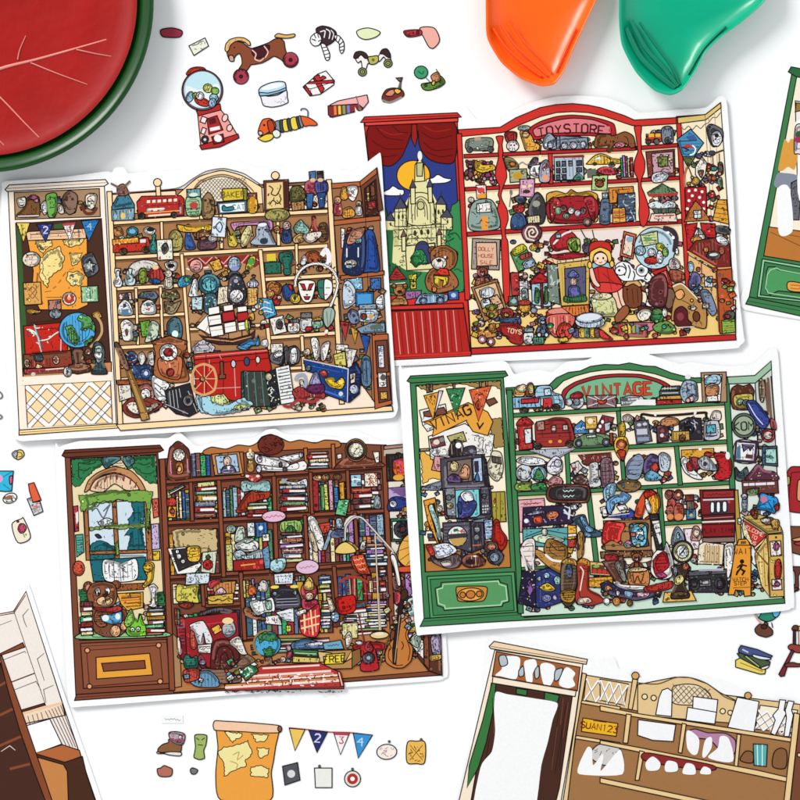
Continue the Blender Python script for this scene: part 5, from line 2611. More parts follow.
l c9a88a 1.4 120 180 128 290
l c9a88a 1.4 150 175 152 290
l 7a2a1c 1.8 210 190 175 300
l 7a2a1c 1.8 240 200 215 330
s c8241c 35 300 80 285 150 280 155 370 90 395 50 380
l 7a2a1c 2 45 390 40 480
l 7a2a1c 2 175 390 210 560
l 7a2a1c 1.6 170 330 235 310
# rolled_blanket
s e8d8c0 -20 290 10 300 30 360 5 380 -10 330
# blue_mug
e 8fb4d4 32 410 26 32
# book_stack_side
w 80 400 165 450 4 171
# checked_box
p d9cf8a 75 450 172 445 170 540 80 545
z fff 10 1 80 455 165 535
# spoon
s f2e9d8 95 530 120 500 135 540 110 600 100 590
# blue_books
w 215 310 350 475 10 181
# floor_lamp_base
l d9c0a0 1.8 282 0 312 500
e d9b878 305 520 56 26
o f2e0b0 305 512 26 10
# right_shelf_books
b 240 170 290 260 2 191
w 298 190 345 260 2 201
w 300 100 345 160 3 205
# cello
@ 330 550 .1625
!0
s c47a3a 430 420 465 400 495 425 492 470 478 520 495 560 510 610 498 680 450 722 395 722 345 690 340 630 368 570 400 530 405 480
c 5a2a10 1 440 445 470 425 480 460 465 520 480 570 492 620 480 680
c 5a2a10 .9 365 600 360 660 400 705 450 705
s 2c1c1c 425 300 452 305 440 400 425 500 405 600 388 600 400 500 415 400
p 3a2420 385 600 412 605 405 700 388 698
c 1c1010 .9 440 560 452 585 440 612
c 1c1010 .9 365 575 375 600 362 620
l 8a5a2c 1.4 375 480 305 705
l 1c1010 .5 382 482 312 707
s 4a2a1c 440 250 470 240 478 280 455 305 435 300
l e9d9b8 .5 430 400 398 690
@ 330 550 .1625
!5
# metronome
s 4a2c24 385 160 430 190 440 250 400 260
s 8a2a34 395 260 430 255 425 320 400 330
# telephone
s b8252c 140 590 200 565 330 570 330 610 280 610 300 730 190 740 190 620 150 610
e 3a2c34 238 662 38 36
o 8fb4c0 238 662 12 12
s 6a1c20 215 600 235 560 270 600 250 630
s e8e4e4 155 560 190 555 200 575 170 580
# dice_camera
e c9c0b8 165 670 34 36
o 333 165 670 14 14
# free_box
@ 240 560 .1625
!0
p b98a52 480 560 690 550 690 665 495 670
p d9b878 480 560 560 570 650 620 690 550 690 600 640 630 490 625
p 8a6034 690 560 740 540 745 620 690 660
- free_sign
p f0d83c 530 580 645 570 635 635 520 640
t 2a1c1a 40 -4 583 607 FREE
!5
# blue_hardback
s 5a7fa8 320 510 400 485 510 510 520 540 400 545 330 550
s dde 400 515 500 500 510 520 440 530
!0
p 6fa8c0 510 510 620 490 640 545 520 550
t 235 20 -3 575 522 ****
!5
# green_hardback
p 3f7a4a 325 545 480 555 480 590 330 580
l cda 1 340 570 470 575
# yellow_hardback
p d8c46a 325 590 490 600 490 630 325 628
# flower_jug
e c8a0a8 300 540 16 20
s b84a5a 290 570 320 560 315 600 290 600
# terrestrial_globe
e 4fa8d4 172 515 80 78
c 9a7a4a 2 190 430 130 440 92 480 90 540 130 590
i 3f8a50 110 470 150 440 220 450 240 480 190 500 150 490 120 510
i 3f8a50 140 550 190 530 220 560 190 590 150 585
s 6b4a34 150 600 195 595 200 630 235 650 235 670 180 685 130 670 135 650 160 630
# woven_rug
!0
p b83a32 130 650 490 630 600 682 640 760 640 790 -85 800 -100 740 60 700
l f2ddd0 2.2 140 664 490 645
l f2ddd0 3 60 712 560 680
l e9a07a 1.4 20 728 575 694
l f2ddd0 2.4 -80 752 600 706
l f2ddd0 3.4 -90 782 615 738
l e9b04a 1 -85 768 610 722
l 3a1c1a .8 -90 762 610 716
p d9604a 600 682 618 686 640 770 622 778
l f2ddd0 1 608 690 630 770
!5
z 8a2020 60 1 -80 700 600 770
z fff 30 1 -80 700 600 770
l 3a3438 1.4 -95 802 635 778
z 3a3438 60 .8 -95 800 630 812
@ 150 540 .1625
# travel_trunk
p 9a2228 195 480 540 440 550 600 540 720 380 790 215 720
s 3a3030 300 450 400 415 520 430 500 445 400 440 310 465
l 5a1418 1.2 205 490 225 700
l 5a1418 1.2 170 490 190 720
s 7a1a20 165 490 200 470 215 490 225 720 190 720 175 640
- trouser_print
s e3e4e6 245 520 330 495 385 600 380 640 350 650 330 570 320 640 300 640 270 560
s d9604a 250 560 275 570 285 660 255 660
- trunk_sticker
x e9b84a 385 525 440 570 -30
- trunk_sticker
s a9b0bc 450 520 510 500 530 560 480 600 450 570
- trunk_sticker
o f0d89a 480 495 34 20
- trunk_label
p f2efe8 295 645 380 635 375 695 300 690
t 444 22 -3 338 665 *****
# leather_satchel
s 5a2422 380 680 400 620 450 605 510 620 545 680 555 760 490 800 380 795 375 740
c 2a0e10 1.2 400 760 420 670 470 650 510 690 520 760
c 2a0e10 1 430 780 440 710 470 690 490 760
# rolled_paper
s f0ece2 490 620 550 590 590 680 600 700 560 700 520 650
# black_bottles
b 155 410 185 520 2 211
s f2dcd4 170 600 190 610 195 700 175 690
# cactus_pot
s 2f7a68 210 720 235 700 260 720 290 710 295 780 220 785
# striped_scarf
s 4a1c24 310 700 340 740 350 800 320 790 300 740
# green_magazine
@ 240 560 .1625
p 2f7a4a 10 640 70 600 115 680 40 740 0 700
p e9eef0 20 630 50 600 110 640 90 650
z dfe 10 .9 15 640 95 720
p 4a2024 -60 640 0 600 20 620 -40 690
@ 150 540 .1625
s 8f6a54 320 790 380 790 500 790 560 730 600 700 650 740 560 800 560 870 400 880 300 850
s 6a9ab8 260 820 360 800 420 850 420 900 300 900 250 870
s c84a3a 210 800 300 790 300 850 220 870
K 16 220 740 560 870 17 book,paper_bundle,leaf_cutting d9c,9a3,4a7,b44,8ac,eee
@ 330 550 .1625
# mirror_card
s cfe6dc 480 300 540 290 540 380 490 400 475 350
s f2dcd4 480 410 540 400 540 440 500 450
# tall_frame
p 5a3224 540 480 680 480 690 770 605 740 540 660
p f2efe6 480 560 520 500 575 560 575 670
z 243 18 .9 500 520 572 640
s 9fb8a8 490 560 530 510 560 540 540 600
s b9a8c4 620 540 670 515 680 600 675 650 635 645
z 345 10 .9 620 540 675 640
s e0b45a 615 650 680 640 680 670 620 680
p 8c4a32 575 500 605 500 610 730 580 700
K 12 350 190 540 480 23 music_sheet,trinket caa,8ab,643,dc9
# gramophone_horn
@ 330 430 .1625
!0
s eab050 418 790 425 720 455 665 500 625 535 600 560 700 555 800 500 850 450 830
l 7a4a14 .9 430 800 545 720
l 7a4a14 .9 428 740 545 700
l 7a4a14 .9 450 680 550 690
l 7a4a14 .9 470 830 545 740
l 7a4a14 .9 500 630 530 720
@ 330 550 .1625
s e0562c 420 105 480 98 560 88 560 125 480 135 425 132
# gramophone_arm
s f2ece4 372 40 392 28 412 70 435 205 415 212 395 120
l 1c1010 .7 385 60 420 205
# arc_lamp
@ 312 422 .3325
l 3a2a24 2.2 190 335 203 625
l e2d0b4 1.3 190 335 203 625
c 3a2a24 2.4 100 355 102 315 125 288 150 288 180 318 245 390
c d9d0c8 1.4 100 355 102 315 125 288 150 288 180 318 245 390
s e9c870 70 392 78 372 100 360 122 372 132 390 100 396
e e6cc98 203 640 28 11
o f4e4c0 203 636 14 5
""")
ART.append("""
= illustrated_shop_card|green vintage shop card with stacked televisions in its window and orange wet floor sign|sticker card|shop display cards|0.0007|0.0006
% -3
^ .0020 .0003
@ 0 0 1
!0
~ d9c49c
# card_base
u fff 399 375 403 370 408 368 450 365 500 361 508 364 514 374 524 372 540 370 552 372 566 362 586 360 600 354 622 352 640 352 660 358 680 364 690 362 704 364 724 366 752 364 768 350 777 350 781 400 788 500 794 600 791 608 780 611 700 618 600 622 500 628 426 634 416 630 410 560
# side_cabinet
p 41804f 410 381 503 375 520 612 424 618
p fbf0d4 416 385.5 500 380.5 510.5 567 425 571.5
p b97a3c 424.5 544 509 540 510.5 567 425.5 571.5
i a3844a 490 420 501 418 504 446 494 448 491 438
i a3844a 415 386 440 384 470 383 500 381 501 390 494 386 480 388 460 384 440 388 430 392 420 388
i e9b24e 420 449 430 456 440 470 446 480 432 478 423 484 421 460
# lower_panel
p 4f9c60 427 576 514 571.5 517 612 430 618
p 41804f 430 579 511 575 514 610 433 615
p 5a9a62 441 582 499 579 500 582 507 584 509 601 503 603 502 606 444 610 443 607 437 605 435 588 441 586
l b4e0b4 1 443 584 498 580.8 499 584 505.5 586 507 600 501.5 601 500.5 604.5 445 608 444.5 605 438.6 603 437 589 442.5 587.5 443 584
l 1c4a2c .8 430 579 511 575 514 610 433 615 430 579
- oval_crest
s c98a3c 456 588 460 586 484 586 487 590 485 598 480 601 460 601 457 597
e e8a94e 470.5 594 13 6.5
e c97a34 462.5 594.5 3 3
e c97a34 479 593.5 3 3
e c97a34 470.5 594 4.5 4
# plinth
p 41804f 420 626 424 618 520 611.5 524 617 784 597 784.5 603 600 616 500 621
l 1c4a2c .9 422 621 524 614
# cap_moulding
p 41804f 407 381 410.5 376 505 371 507.5 375.5 503 377.5 411 383
l 1c4a2c 1.3 409 378.5 506 373.5
# shelving_back
p fbf0d8 512 392 552 388 570 376 604 369 640 369 672 378 690 379 727 377 741 560 520 580
p dfe8dd 728 378 754.5 376 760 520 735 520
p cfd6cc 754.5 376 770.7 361 777 480 760 480
p cfe6d4 520 580 660 560 745 555 783 598 620 611 521 616
# arched_top
p 41804f 505.4 388 549 385 556 378 568 372.5 580 371 590 366.5 604 364.5 618 365 629 363 643.6 366 655 366.5 671 373 682.6 376 694 378 727 376.8 727.5 381 694 383 680 381 670 379 655 374 640 371 620 369.5 604 370 590 372 575 376 563 381 556 388 551 391 506 394
# shop_sign
s a32c30 561 400 563 390 575 382 595 376 616 374 640 374.5 660 380 670 386 668 392 640 402 600 404 566 405
s 7ab890 566 400 568 391 578 384.5 596 379 616 377 638 377.5 656 382 664 387 660 396 640 402 600 404
t d24a2c 11.5 -3 617 390 VINTAGE .
# shelf
h 41804f 4 511 415.5 620 409
# shelf
h 41804f 4 620 409 726 403
# shelf
h 41804f 4 513 453 618 447.5
# shelf
h 41804f 4 618 447.5 729 441.5
# shelf
h 41804f 4 515.5 494 590 490.5
# shelf
h 41804f 4 590 490.5 731 482.5
# shelf
h 41804f 4 661 523.5 733 519.5
# shelf
h 41804f 3 516 569 560 566
# divider
h 41804f 4 618 411 624 486
# divider
h 41804f 4.5 676 446 680 485
# divider
h 41804f 4.5 566.5 452 569 492
# divider
h 41804f 5 588 492 596 562
# divider
h 41804f 4.5 659 488 664 555
# stile
h 41804f 5.5 509 390 520.5 613
# stile
h 41804f 5.5 725.5 378 734 520
# stile
h b99a3e 5 735 490 739 545
# corner_moulding
p 9fc4a4 727 377 754.5 375.5 770.7 361 771 369 755 383 728 384
l 345 .8 754.8 383 762 510
!5
@ 0 0 1
K 11 516 399 550 410 300 badge,jar,toy_car,tin,record,postcard 3a3a44,8a98a8,b8443a,d9a84a,e9e2d4,5a8a5a,4a6a9a,7a4a3c,c9a0a0
K 11 572 401 722 400 301 badge,jar,toy_car,tin,record,postcard 3a3a44,8a98a8,b8443a,d9a84a,e9e2d4,5a8a5a,4a6a9a,7a4a3c,c9a0a0
K 24 517 427 564 448 302 badge,jar,toy_car,tin,record,postcard 3a3a44,8a98a8,b8443a,d9a84a,e9e2d4,5a8a5a,4a6a9a,7a4a3c,c9a0a0
K 23 568 423 614 444 303 badge,jar,toy_car,tin,record,postcard 3a3a44,8a98a8,b8443a,d9a84a,e9e2d4,5a8a5a,4a6a9a,7a4a3c,c9a0a0
K 46 628 417 722 438 304 badge,jar,toy_car,tin,record,postcard 3a3a44,8a98a8,b8443a,d9a84a,e9e2d4,5a8a5a,4a6a9a,7a4a3c,c9a0a0
K 25 519 463 562 488 305 badge,jar,toy_car,tin,record,postcard 3a3a44,8a98a8,b8443a,d9a84a,e9e2d4,5a8a5a,4a6a9a,7a4a3c,c9a0a0
K 26 574 459 616 486 306 badge,jar,toy_car,tin,record,postcard 3a3a44,8a98a8,b8443a,d9a84a,e9e2d4,5a8a5a,4a6a9a,7a4a3c,c9a0a0
K 26 628 455 672 480 307 badge,jar,toy_car,tin,record,postcard 3a3a44,8a98a8,b8443a,d9a84a,e9e2d4,5a8a5a,4a6a9a,7a4a3c,c9a0a0
K 25 684 453 726 478 308 badge,jar,toy_car,tin,record,postcard 3a3a44,8a98a8,b8443a,d9a84a,e9e2d4,5a8a5a,4a6a9a,7a4a3c,c9a0a0
K 69 522 503 582 558 309 badge,jar,toy_car,tin,record,postcard 3a3a44,8a98a8,b8443a,d9a84a,e9e2d4,5a8a5a,4a6a9a,7a4a3c,c9a0a0
K 56 598 501 654 548 310 badge,jar,toy_car,tin,record,postcard 3a3a44,8a98a8,b8443a,d9a84a,e9e2d4,5a8a5a,4a6a9a,7a4a3c,c9a0a0
K 29 668 495 726 516 311 badge,jar,toy_car,tin,record,postcard 3a3a44,8a98a8,b8443a,d9a84a,e9e2d4,5a8a5a,4a6a9a,7a4a3c,c9a0a0
K 36 670 533 732 558 312 badge,jar,toy_car,tin,record,postcard 3a3a44,8a98a8,b8443a,d9a84a,e9e2d4,5a8a5a,4a6a9a,7a4a3c,c9a0a0
K 73 524 563 598 610 313 badge,jar,toy_car,tin,record,postcard 3a3a44,8a98a8,b8443a,d9a84a,e9e2d4,5a8a5a,4a6a9a,7a4a3c,c9a0a0
K 72 602 563 688 602 314 badge,jar,toy_car,tin,record,postcard 3a3a44,8a98a8,b8443a,d9a84a,e9e2d4,5a8a5a,4a6a9a,7a4a3c,c9a0a0
K 59 692 558 768 594 315 badge,jar,toy_car,tin,record,postcard 3a3a44,8a98a8,b8443a,d9a84a,e9e2d4,5a8a5a,4a6a9a,7a4a3c,c9a0a0
K 35 744 403 768 468 316 badge,jar,toy_car,tin,record,postcard 3a3a44,8a98a8,b8443a,d9a84a,e9e2d4,5a8a5a,4a6a9a,7a4a3c,c9a0a0
K 31 742 473 773 518 317 badge,jar,toy_car,tin,record,postcard 3a3a44,8a98a8,b8443a,d9a84a,e9e2d4,5a8a5a,4a6a9a,7a4a3c,c9a0a0
K 56 742 523 780 592 318 badge,jar,toy_car,tin,record,postcard 3a3a44,8a98a8,b8443a,d9a84a,e9e2d4,5a8a5a,4a6a9a,7a4a3c,c9a0a0
K 29 430 548 506 563 319 badge,jar,toy_car,tin,record,postcard 3a3a44,8a98a8,b8443a,d9a84a,e9e2d4,5a8a5a,4a6a9a,7a4a3c,c9a0a0
K 87 422 483 498 538 320 badge,jar,toy_car,tin,record,postcard 3a3a44,8a98a8,b8443a,d9a84a,e9e2d4,5a8a5a,4a6a9a,7a4a3c,c9a0a0
@ 390 360 .1625
# wall_strip
p 6a4a3a 222 150 240 148 242 200 226 202
p 6a4a3a 248 148 262 148 262 195 250 198
p 6a4a3a 385 145 398 144 400 175 388 176
p 6a4a3a 548 135 560 134 562 165 550 168
p 6a4a3a 585 132 598 131 602 160 588 162
# newspaper
p f2efe8 180 310 340 270 350 330 320 400 230 440 200 400
p f2efe8 235 470 460 390 520 430 640 460 625 590 560 600 250 610
z 556 40 .6 240 540 370 600
z 556 50 .6 520 460 630 580
z 556 16 .6 190 310 330 400
- photo_print
x 6a3a3c 250 475 335 535 -14
o e9dcc8 285 505 20 16
o 8a8a80 318 490 16 14
- photo_print
p b8b070 350 470 450 440 470 500 380 520
# arrow_sign
!0
p e9a540 200 380 240 370 480 262 560 300 600 320 632 380 600 465 510 440 470 380 470 370 260 470 270 410
l 6b2a1c 1 210 382 245 378 485 270
t 2a1c1a 58 -22 322 378 VIN
t 2a1c1a 60 -24 448 320 AG
l 2a1c1a 2 535 385 550 420 575 385
p 7a4a38 585 250 640 232 660 260 610 285
p 7a4a38 205 320 330 290 350 330 240 350 210 345
!8
# pennant
p e2a23c 208 220 325 190 265 365
z 5a2a1c 6 .9 235 215 295 280
p dde 300 190 325 190 268 360
# pennant
p 35804c 345 178 460 172 405 345
z cfe 5 .7 370 190 430 260
# pennant
p d9653c 487 185 622 158 543 378
z 5a1c1c 6 .9 520 190 580 250
s 7a2a1c 525 280 540 250 555 275 545 310
# projector
s 2b2523 365 590 370 520 400 490 440 505 450 590
o fff 420 525 18 18
s 3a3540 450 595 455 540 520 530 525 590
o 889 500 560 12 12
# hand_poster
s e3dcc0 590 660 615 600 630 560 680 570 695 640 690 700 660 745 620 720
p 4a4438 625 590 680 600 685 640 630 630
z 543 14 .7 610 640 690 740
# yellow_note
x c7b077 185 545 240 560
# jeans_poster
p d8a0a0 255 675 275 590 350 600 330 690
z 803 8 .8 270 610 335 680
# ruffled_cloth
p 8a8fa0 190 785 240 765 320 740 330 800 195 800
z 334 14 .8 195 770 320 800
# television
s 4a4650 310 620 330 605 560 580 580 600 600 760 585 790 340 800 318 770
p 27252c 560 580 590 610 612 770 585 790
- screen
p 7a6a60 350 625 500 605 505 745 355 755
s e8cf9a 370 640 390 620 420 640 410 680 375 680
s e0a07a 440 670 460 640 490 665 480 730 420 720
s 3a2a4a 350 740 380 700 420 710 440 750
- knob_panel
p b3c9e4 508 605 562 598 570 745 515 750
y 322a3c 518 620 545 690
s 4a7ab0 520 740 535 690 550 740
@ 400 490 .1625
# television
p 3a3a42 262 -8 555 -20 568 150 550 180 300 175 272 140
l 99a 1 268 -4 552 -14
- speaker_panel
p 8a8f98 275 -10 335 -15 345 160 290 155
e b9b48a 305 95 22 20
e 777 300 45 18 18
- screen
p 7fcfd6 338 0 485 -8 492 150 470 165 345 170
s 2f3a70 360 40 400 50 430 40 470 80 460 120 430 160 360 165
s 3a4a8a 350 90 370 70 380 110 370 150
s f0f0f0 370 30 400 5 440 20 450 60 400 70
- button_grid
p 4a4650 495 -20 545 -25 555 145 500 150
o ddd 510 100 5 5
o ddd 525 98 5 5
o ddd 538 97 5 5
o ddd 510 118 5 5
o ddd 525 116 5 5
o ddd 538 115 5 5
o ddd 511 135 5 5
o ddd 526 134 5 5
e 667 515 35 16 16
# television
p 4a4650 262 200 430 190 510 195 520 350 430 380 350 355 265 330
p 34303a 430 190 512 195 520 350 440 385
p 7a8594 430 190 520 170 560 180 512 196
l 778 .9 270 215 420 205
l 778 .9 270 235 420 225
l 778 .9 270 255 420 245
l 778 .9 270 275 420 265
l 778 .9 270 295 420 285
l 778 .9 270 315 420 305
- screen
e e9ecea 352 282 60 62
q 3a3a3a 295 270 410 262 410 290 298 300
q c9a050 300 300 405 292 385 335 330 340
o d55 380 250 10 10
o 3a6a3a 340 245 14 10
- dial_knob
e 8a8f98 472 242 20 20
- dial_knob
e 8a8f98 472 290 20 20
l c96a3a 1.6 445 340 500 335
# framed_snake
p e99c34 145 65 215 45 260 330 230 330 170 190
p 3a2a24 172 95 210 80 250 320 238 325
s a9c9c4 175 110 195 85 215 130 240 200 250 300 235 300 215 220
# green_pillow
x a89a3c 565 10 648 195
l 5a5020 1 590 15 592 190
l 5a5020 1 615 15 617 190
# booklet
p b7c8dc 515 185 565 180 575 290 525 305
z 35a 16 .8 520 190 570 295
# red_boot
s b8261c 575 190 605 185 620 240 655 290 650 340 620 370 590 330 565 300
# sneaker
s e8ebf2 200 345 260 325 310 330 350 370 300 405 230 420 205 380
z 36a 16 .9 215 340 330 400
s c83a34 160 345 190 335 215 390 190 400
s 4a3a3a 190 400 240 430 340 390 380 420 360 470 290 480 200 440
s d9d4cc 250 440 300 430 320 460 270 470
# leather_shoes
s 5a3028 380 420 420 395 480 400 520 425 510 460 430 475 385 455
o eed 460 405 12 5
o 2a1a1a 430 440 30 18
# spool
e 6a5348 560 350 44 36
e d98a70 562 348 26 20
# alarm_clock
e 2a2c34 585 410 50 46
e 8fa5b4 580 412 28 28
@ 490 360 .1625
# pickup_truck
p 8fbfe0 138 230 310 225 310 290 140 298
p c9333a 190 240 300 230 295 262 190 270
p c9333a 325 235 380 230 382 290 325 295
s a3cde0 280 230 290 165 370 160 390 200 440 220 455 290 400 300 380 225
p cfe6f0 330 180 368 175 375 215 335 220
e 2b2420 208 308 28 18
e 2b2420 402 290 26 20
l 321 1.6 140 300 440 292
- apple_load
s d9a05a 145 220 160 165 200 160 210 220
s e9dcb0 160 180 200 150 230 170 200 200
s a8643c 220 220 230 150 260 145 270 210
s cfc27a 235 160 260 150 265 200 240 205
# tractor
e c9d3d8 530 255 46 46
e 8a9aa4 530 258 22 22
e c9d3d8 485 260 20 24
s b3303a 495 215 540 195 570 210 560 235 500 235
# sunburst_plate
p 8a6a6a 590 220 775 215 775 292 595 296
l eee .9 600 225 680 255
l eee .9 770 225 690 255
l eee .9 600 285 680 258
l eee .9 765 285 690 258
l eee .9 640 222 683 250
l eee .9 725 220 686 250
s d9502c 660 245 690 250 715 245 705 268 670 270
# phone_box
p c02f30 165 400 255 395 262 545 178 555
s c02f30 165 405 175 370 210 352 245 365 262 395
p dfe3e8 208 425 252 420 255 510 215 515
l 5a1a1a 1 178 420 178 550
l 321 1.4 155 420 160 550
# tram
s 9c3230 275 400 290 380 340 370 400 355 480 360 500 400 515 520 300 535 280 500
p d8c9b8 375 405 402 402 405 440 378 442
p d8c9b8 445 400 475 398 478 430 448 432
p c08a78 285 380 330 375 335 430 290 432
o e9a03c 370 502 12 10
o e9a03c 428 500 12 10
e 2b2420 292 530 26 18
e 2b2420 490 515 28 20
l 4a1a1a 1.4 290 455 500 445
# bandana
p b7bcc8 235 555 530 540 400 615 350 600
l 556 .9 260 560 380 605
l 556 .9 500 550 390 608
# blue_shop_toy
p 4f86b8 515 410 560 372 605 405 605 450 515 455
t def 26 -4 560 420 ***
# yellow_picture
x e9b95a 585 350 655 425
o f7e9c8 615 375 18 16
# dotted_book
p 8a3a44 640 440 690 340 760 355 730 440 680 460
o fff 690 380 9 11
o fff 675 408 9 11
o fff 663 432 9 10
p b4c4c8 700 390 740 380 735 430 705 440
# green_car
s 6f8f6a 515 490 560 465 620 450 720 460 740 500 735 530 530 540
p cfdcd4 590 465 650 458 655 475 595 480
e 4b5560 543 512 22 22
e 4b5560 712 505 24 24
o 9ab 543 512 9 9
o 9ab 712 505 9 9
x a3442c 735 450 755 520
# snow_globe
e cfd8dc 208 695 52 54
z 432 18 .8 175 660 240 730
s 8aa34a 160 760 250 755 255 800 160 800
# snow_globe
e a8d2e4 298 700 50 48
s 4a8a58 298 665 330 730 265 730
s 3f8a50 258 765 330 755 350 800 260 800
# white_plate
s f2f2f2 160 620 200 595 310 605 340 640 250 650 200 640
# lucky_statue
s eceaf0 355 690 350 640 400 590 440 620 440 680 400 705
e dde 415 635 22 24
s c98a90 360 740 400 710 440 730 435 770 360 770
# tin_mug_rack
p 6b2f2a 540 585 740 570 745 610 590 650
z caa 8 .8 570 585 720 610
s 4a3230 500 740 560 700 600 740 560 770
p d8d0cc 495 640 540 620 570 660 520 710
o 7a2a3a 515 670 12 12
s 8a6a72 680 620 745 610 760 760 690 780
l 3a2a34 1 705 620 712 775
l 3a2a34 1 728 618 736 770
# maneki_cup
s d9d9d8 610 640 660 630 665 700 680 770 610 780 615 700
z 445 8 .8 615 645 665 770
@ 590 350 .1625
# orange_vinyl_toy
s c9a83c 175 460 200 440 215 470 212 530 180 535
s e9b83c 145 590 160 540 215 535 235 590 215 650 200 685 165 650
e 8a3a28 190 580 30 30
o d99a5a 190 580 14 14
s c8402c 165 620 215 620 200 680
# dressing_table
p c3c8c8 185 295 240 280 320 285 345 330 190 340
o 556 210 305 22 14
q f2f2f2 290 305 400 305 400 340 240 340
# book_stack
p 3c4c44 440 225 550 220 555 245 430 250
p 4a5a6a 425 252 560 250 560 275 425 280
p d9a04a 425 285 560 278 560 302 430 305
p b8302a 408 310 560 305 560 330 408 338
l eed .8 440 238 530 235
l eed .8 440 266 540 263
# jukebox
s 9fb4c4 550 260 570 200 600 185 650 200 660 260 655 310 580 320
o e9ecf2 600 165 18 16
z 335 20 .8 560 200 655 300
e e9c9c4 620 300 18 18
e e9a9a0 600 310 14 14
# framed_landscape
p b08a6a 680 140 835 135 840 320 690 325
p f4efe6 700 155 810 150 800 315 710 320
s a9cfe2 705 180 750 150 800 160 790 210 710 215
s c98a5a 710 230 750 205 790 225 780 280 715 280
p f2eee8 715 285 780 280 785 315 720 318
# pinned_flower
s c9b5b0 200 410 235 395 265 420 245 440 210 440
# tv_radio
p 5c5a64 265 440 355 430 380 560 285 580
y c3c8d4 285 485 350 520
y 8a9ab0 290 535 360 560
o ccd 300 460 14 10
o ccd 335 455 14 10
# curtain_rod
c 2a1c1a 2.6 315 420 320 395 400 405 550 398 700 385 712 400 715 430
o eee 398 395 8 14 -20
o eee 645 385 8 16 20
# typewriter
p 4a2a30 405 470 450 450 480 480 480 560 410 570
s c98a5a 430 440 470 415 530 420 550 450 500 470 440 465
o ddd 440 525 12 12
# vintage_camera
p 2e2b30 545 440 600 415 680 420 690 550 550 560
e 18181c 600 480 40 40
z ccd 10 .8 550 420 680 545
# wooden_camera
x c9a04a 500 500 610 558
e 4a3018 565 540 20 20
# little_computer
s c9c9d4 700 450 720 440 785 435 795 540 705 550
x 5fb3c4 715 460 770 510
l 446 1.4 712 530 780 525
# figurine_group
s e9ded0 740 410 760 375 800 380 800 430 745 430
# shoe_cluster
s 8a98b0 215 740 230 690 260 660 300 640 330 680 300 790 230 790
s 3a3050 330 690 370 640 420 660 420 740 380 780 330 760
s c84a3c 370 720 400 690 420 730 390 760
s c4d0dc 420 650 450 630 490 660 480 740 430 740
s 6fb0d0 340 760 380 740 440 780 420 800 340 800
# yellow_poster
x e2a43c 560 610 760 665
o fff 675 610 10 9
s b83a34 700 640 720 625 760 640 720 660
# striped_cap
s f0f0f2 555 680 580 655 620 720 690 790 640 790 580 750
s b8302c 590 700 620 690 630 740 600 740
s a8404a 610 670 650 660 680 700 650 740
s a7b3c0 660 680 710 650 760 700 780 740 730 740 680 730
o 334 705 700 12 16
# red_helmet
s c0272c 760 640 840 640 870 700 860 780 800 800 760 780 790 720
o eee 845 650 14 24
@ 670 350 .1625
# shield_badge
s 5a3020 375 240 410 215 450 222 490 212 515 250 510 300 530 360 440 370 385 360 370 300
s c9b85a 395 280 500 270 500 330 440 360 395 340
e 7aa080 430 320 24 20
e 7aa080 465 325 22 20
# purple_sneaker
s 3a4a98 465 330 490 310 530 320 600 410 605 450 580 482 540 470 500 410
c dde 1 480 330 520 400 570 460
o e9a 500 435 10 22 -30
# round_sign
!0
e 5d6a5c 452 465 74 76
e 9fae92 452 465 60 60
!5
t 2a342c 50 -2 452 468 KOM
# framed_patch
s f2f2f2 405 560 530 570 520 690 395 680
l 3a2a3c 2.6 405 560 530 570 520 690 395 680 405 560
p 4a3a5a 440 580 515 585 490 620 480 600 450 625
q 5a3a3a 465 640 510 645 505 670 460 665
q 4a7a90 410 600 430 580 432 670 405 665
# hanging_coats
s 5a4a3c 545 190 570 185 580 260 570 320 550 300
l 321 2 580 180 600 400
l 7a5a4a 3 600 170 620 430
l 321 2 620 160 645 480
l 7a5a4a 2.4 590 200 600 380
s 6a2f30 615 420 645 440 650 490 620 480
# oval_plaque
e a8343c 600 525 42 42
e e9d0cc 600 525 28 26
# teal_certificate
p 3f5f7a 565 595 655 590 660 715 565 705
p a9d9cf 585 610 650 605 655 700 585 695
# hat_row
s 2f3a3c 400 720 430 750 470 720 480 800 405 800
s 5a3040 470 780 500 740 540 700 580 740 640 750 660 800 470 800
@ 670 480 .1625
p 6a3a34 440 0 660 0 665 80 445 90
l e9e9ee 3.4 450 28 640 20
l 333 1 480 5 482 45
l 333 1 520 5 522 45
l 333 1 590 3 592 42
# slot_machine
p 7d2226 180 60 395 55 400 270 195 275
!0
p 9c2f30 200 68 390 62 392 105 202 110
l c9d4dc 2 200 122 390 116
t 5a1414 24 -1 295 88 *******
y 2a3a4a 240 130 355 205
- reel
s f0f4f4 248 140 268 140 268 195 248 195
- reel
s f0f4f4 285 138 305 138 305 193 285 193
- reel
s f0f4f4 322 136 345 136 345 190 322 190
- base_tray
p 5a1c20 195 215 395 205 395 245 198 252
l e9e9e0 2 195 258 395 250
l c98a8a 1 205 235 385 225
# slot_machine_base
p 8a2025 195 275 395 268 395 345 200 350
t 4a1014 26 -1 295 310 PLAY_TIME
p 8a7068 195 355 395 348 396 380 200 385
!5
# pin_doll
e 7a3028 5 88 26 26
s 7a3028 -15 120 25 120 25 240 -15 240
# totem_figure
e 5a2a24 -10 90 24 30
s 7a3428 -20 170 10 160 15 240 -15 245
o e08a50 0 225 20 18
# totem_figure
e 5a2a24 50 90 28 32
s 7a3428 30 150 75 150 85 215 60 250 25 240
o e08a50 52 225 26 20
o e9c9a0 50 90 10 10
# trophy_box
x 8a3a30 92 90 142 130
x 5a4a40 100 130 145 190
x 4a86b0 98 180 155 238
o d9b04a 128 215 10 10
# lava_lamp
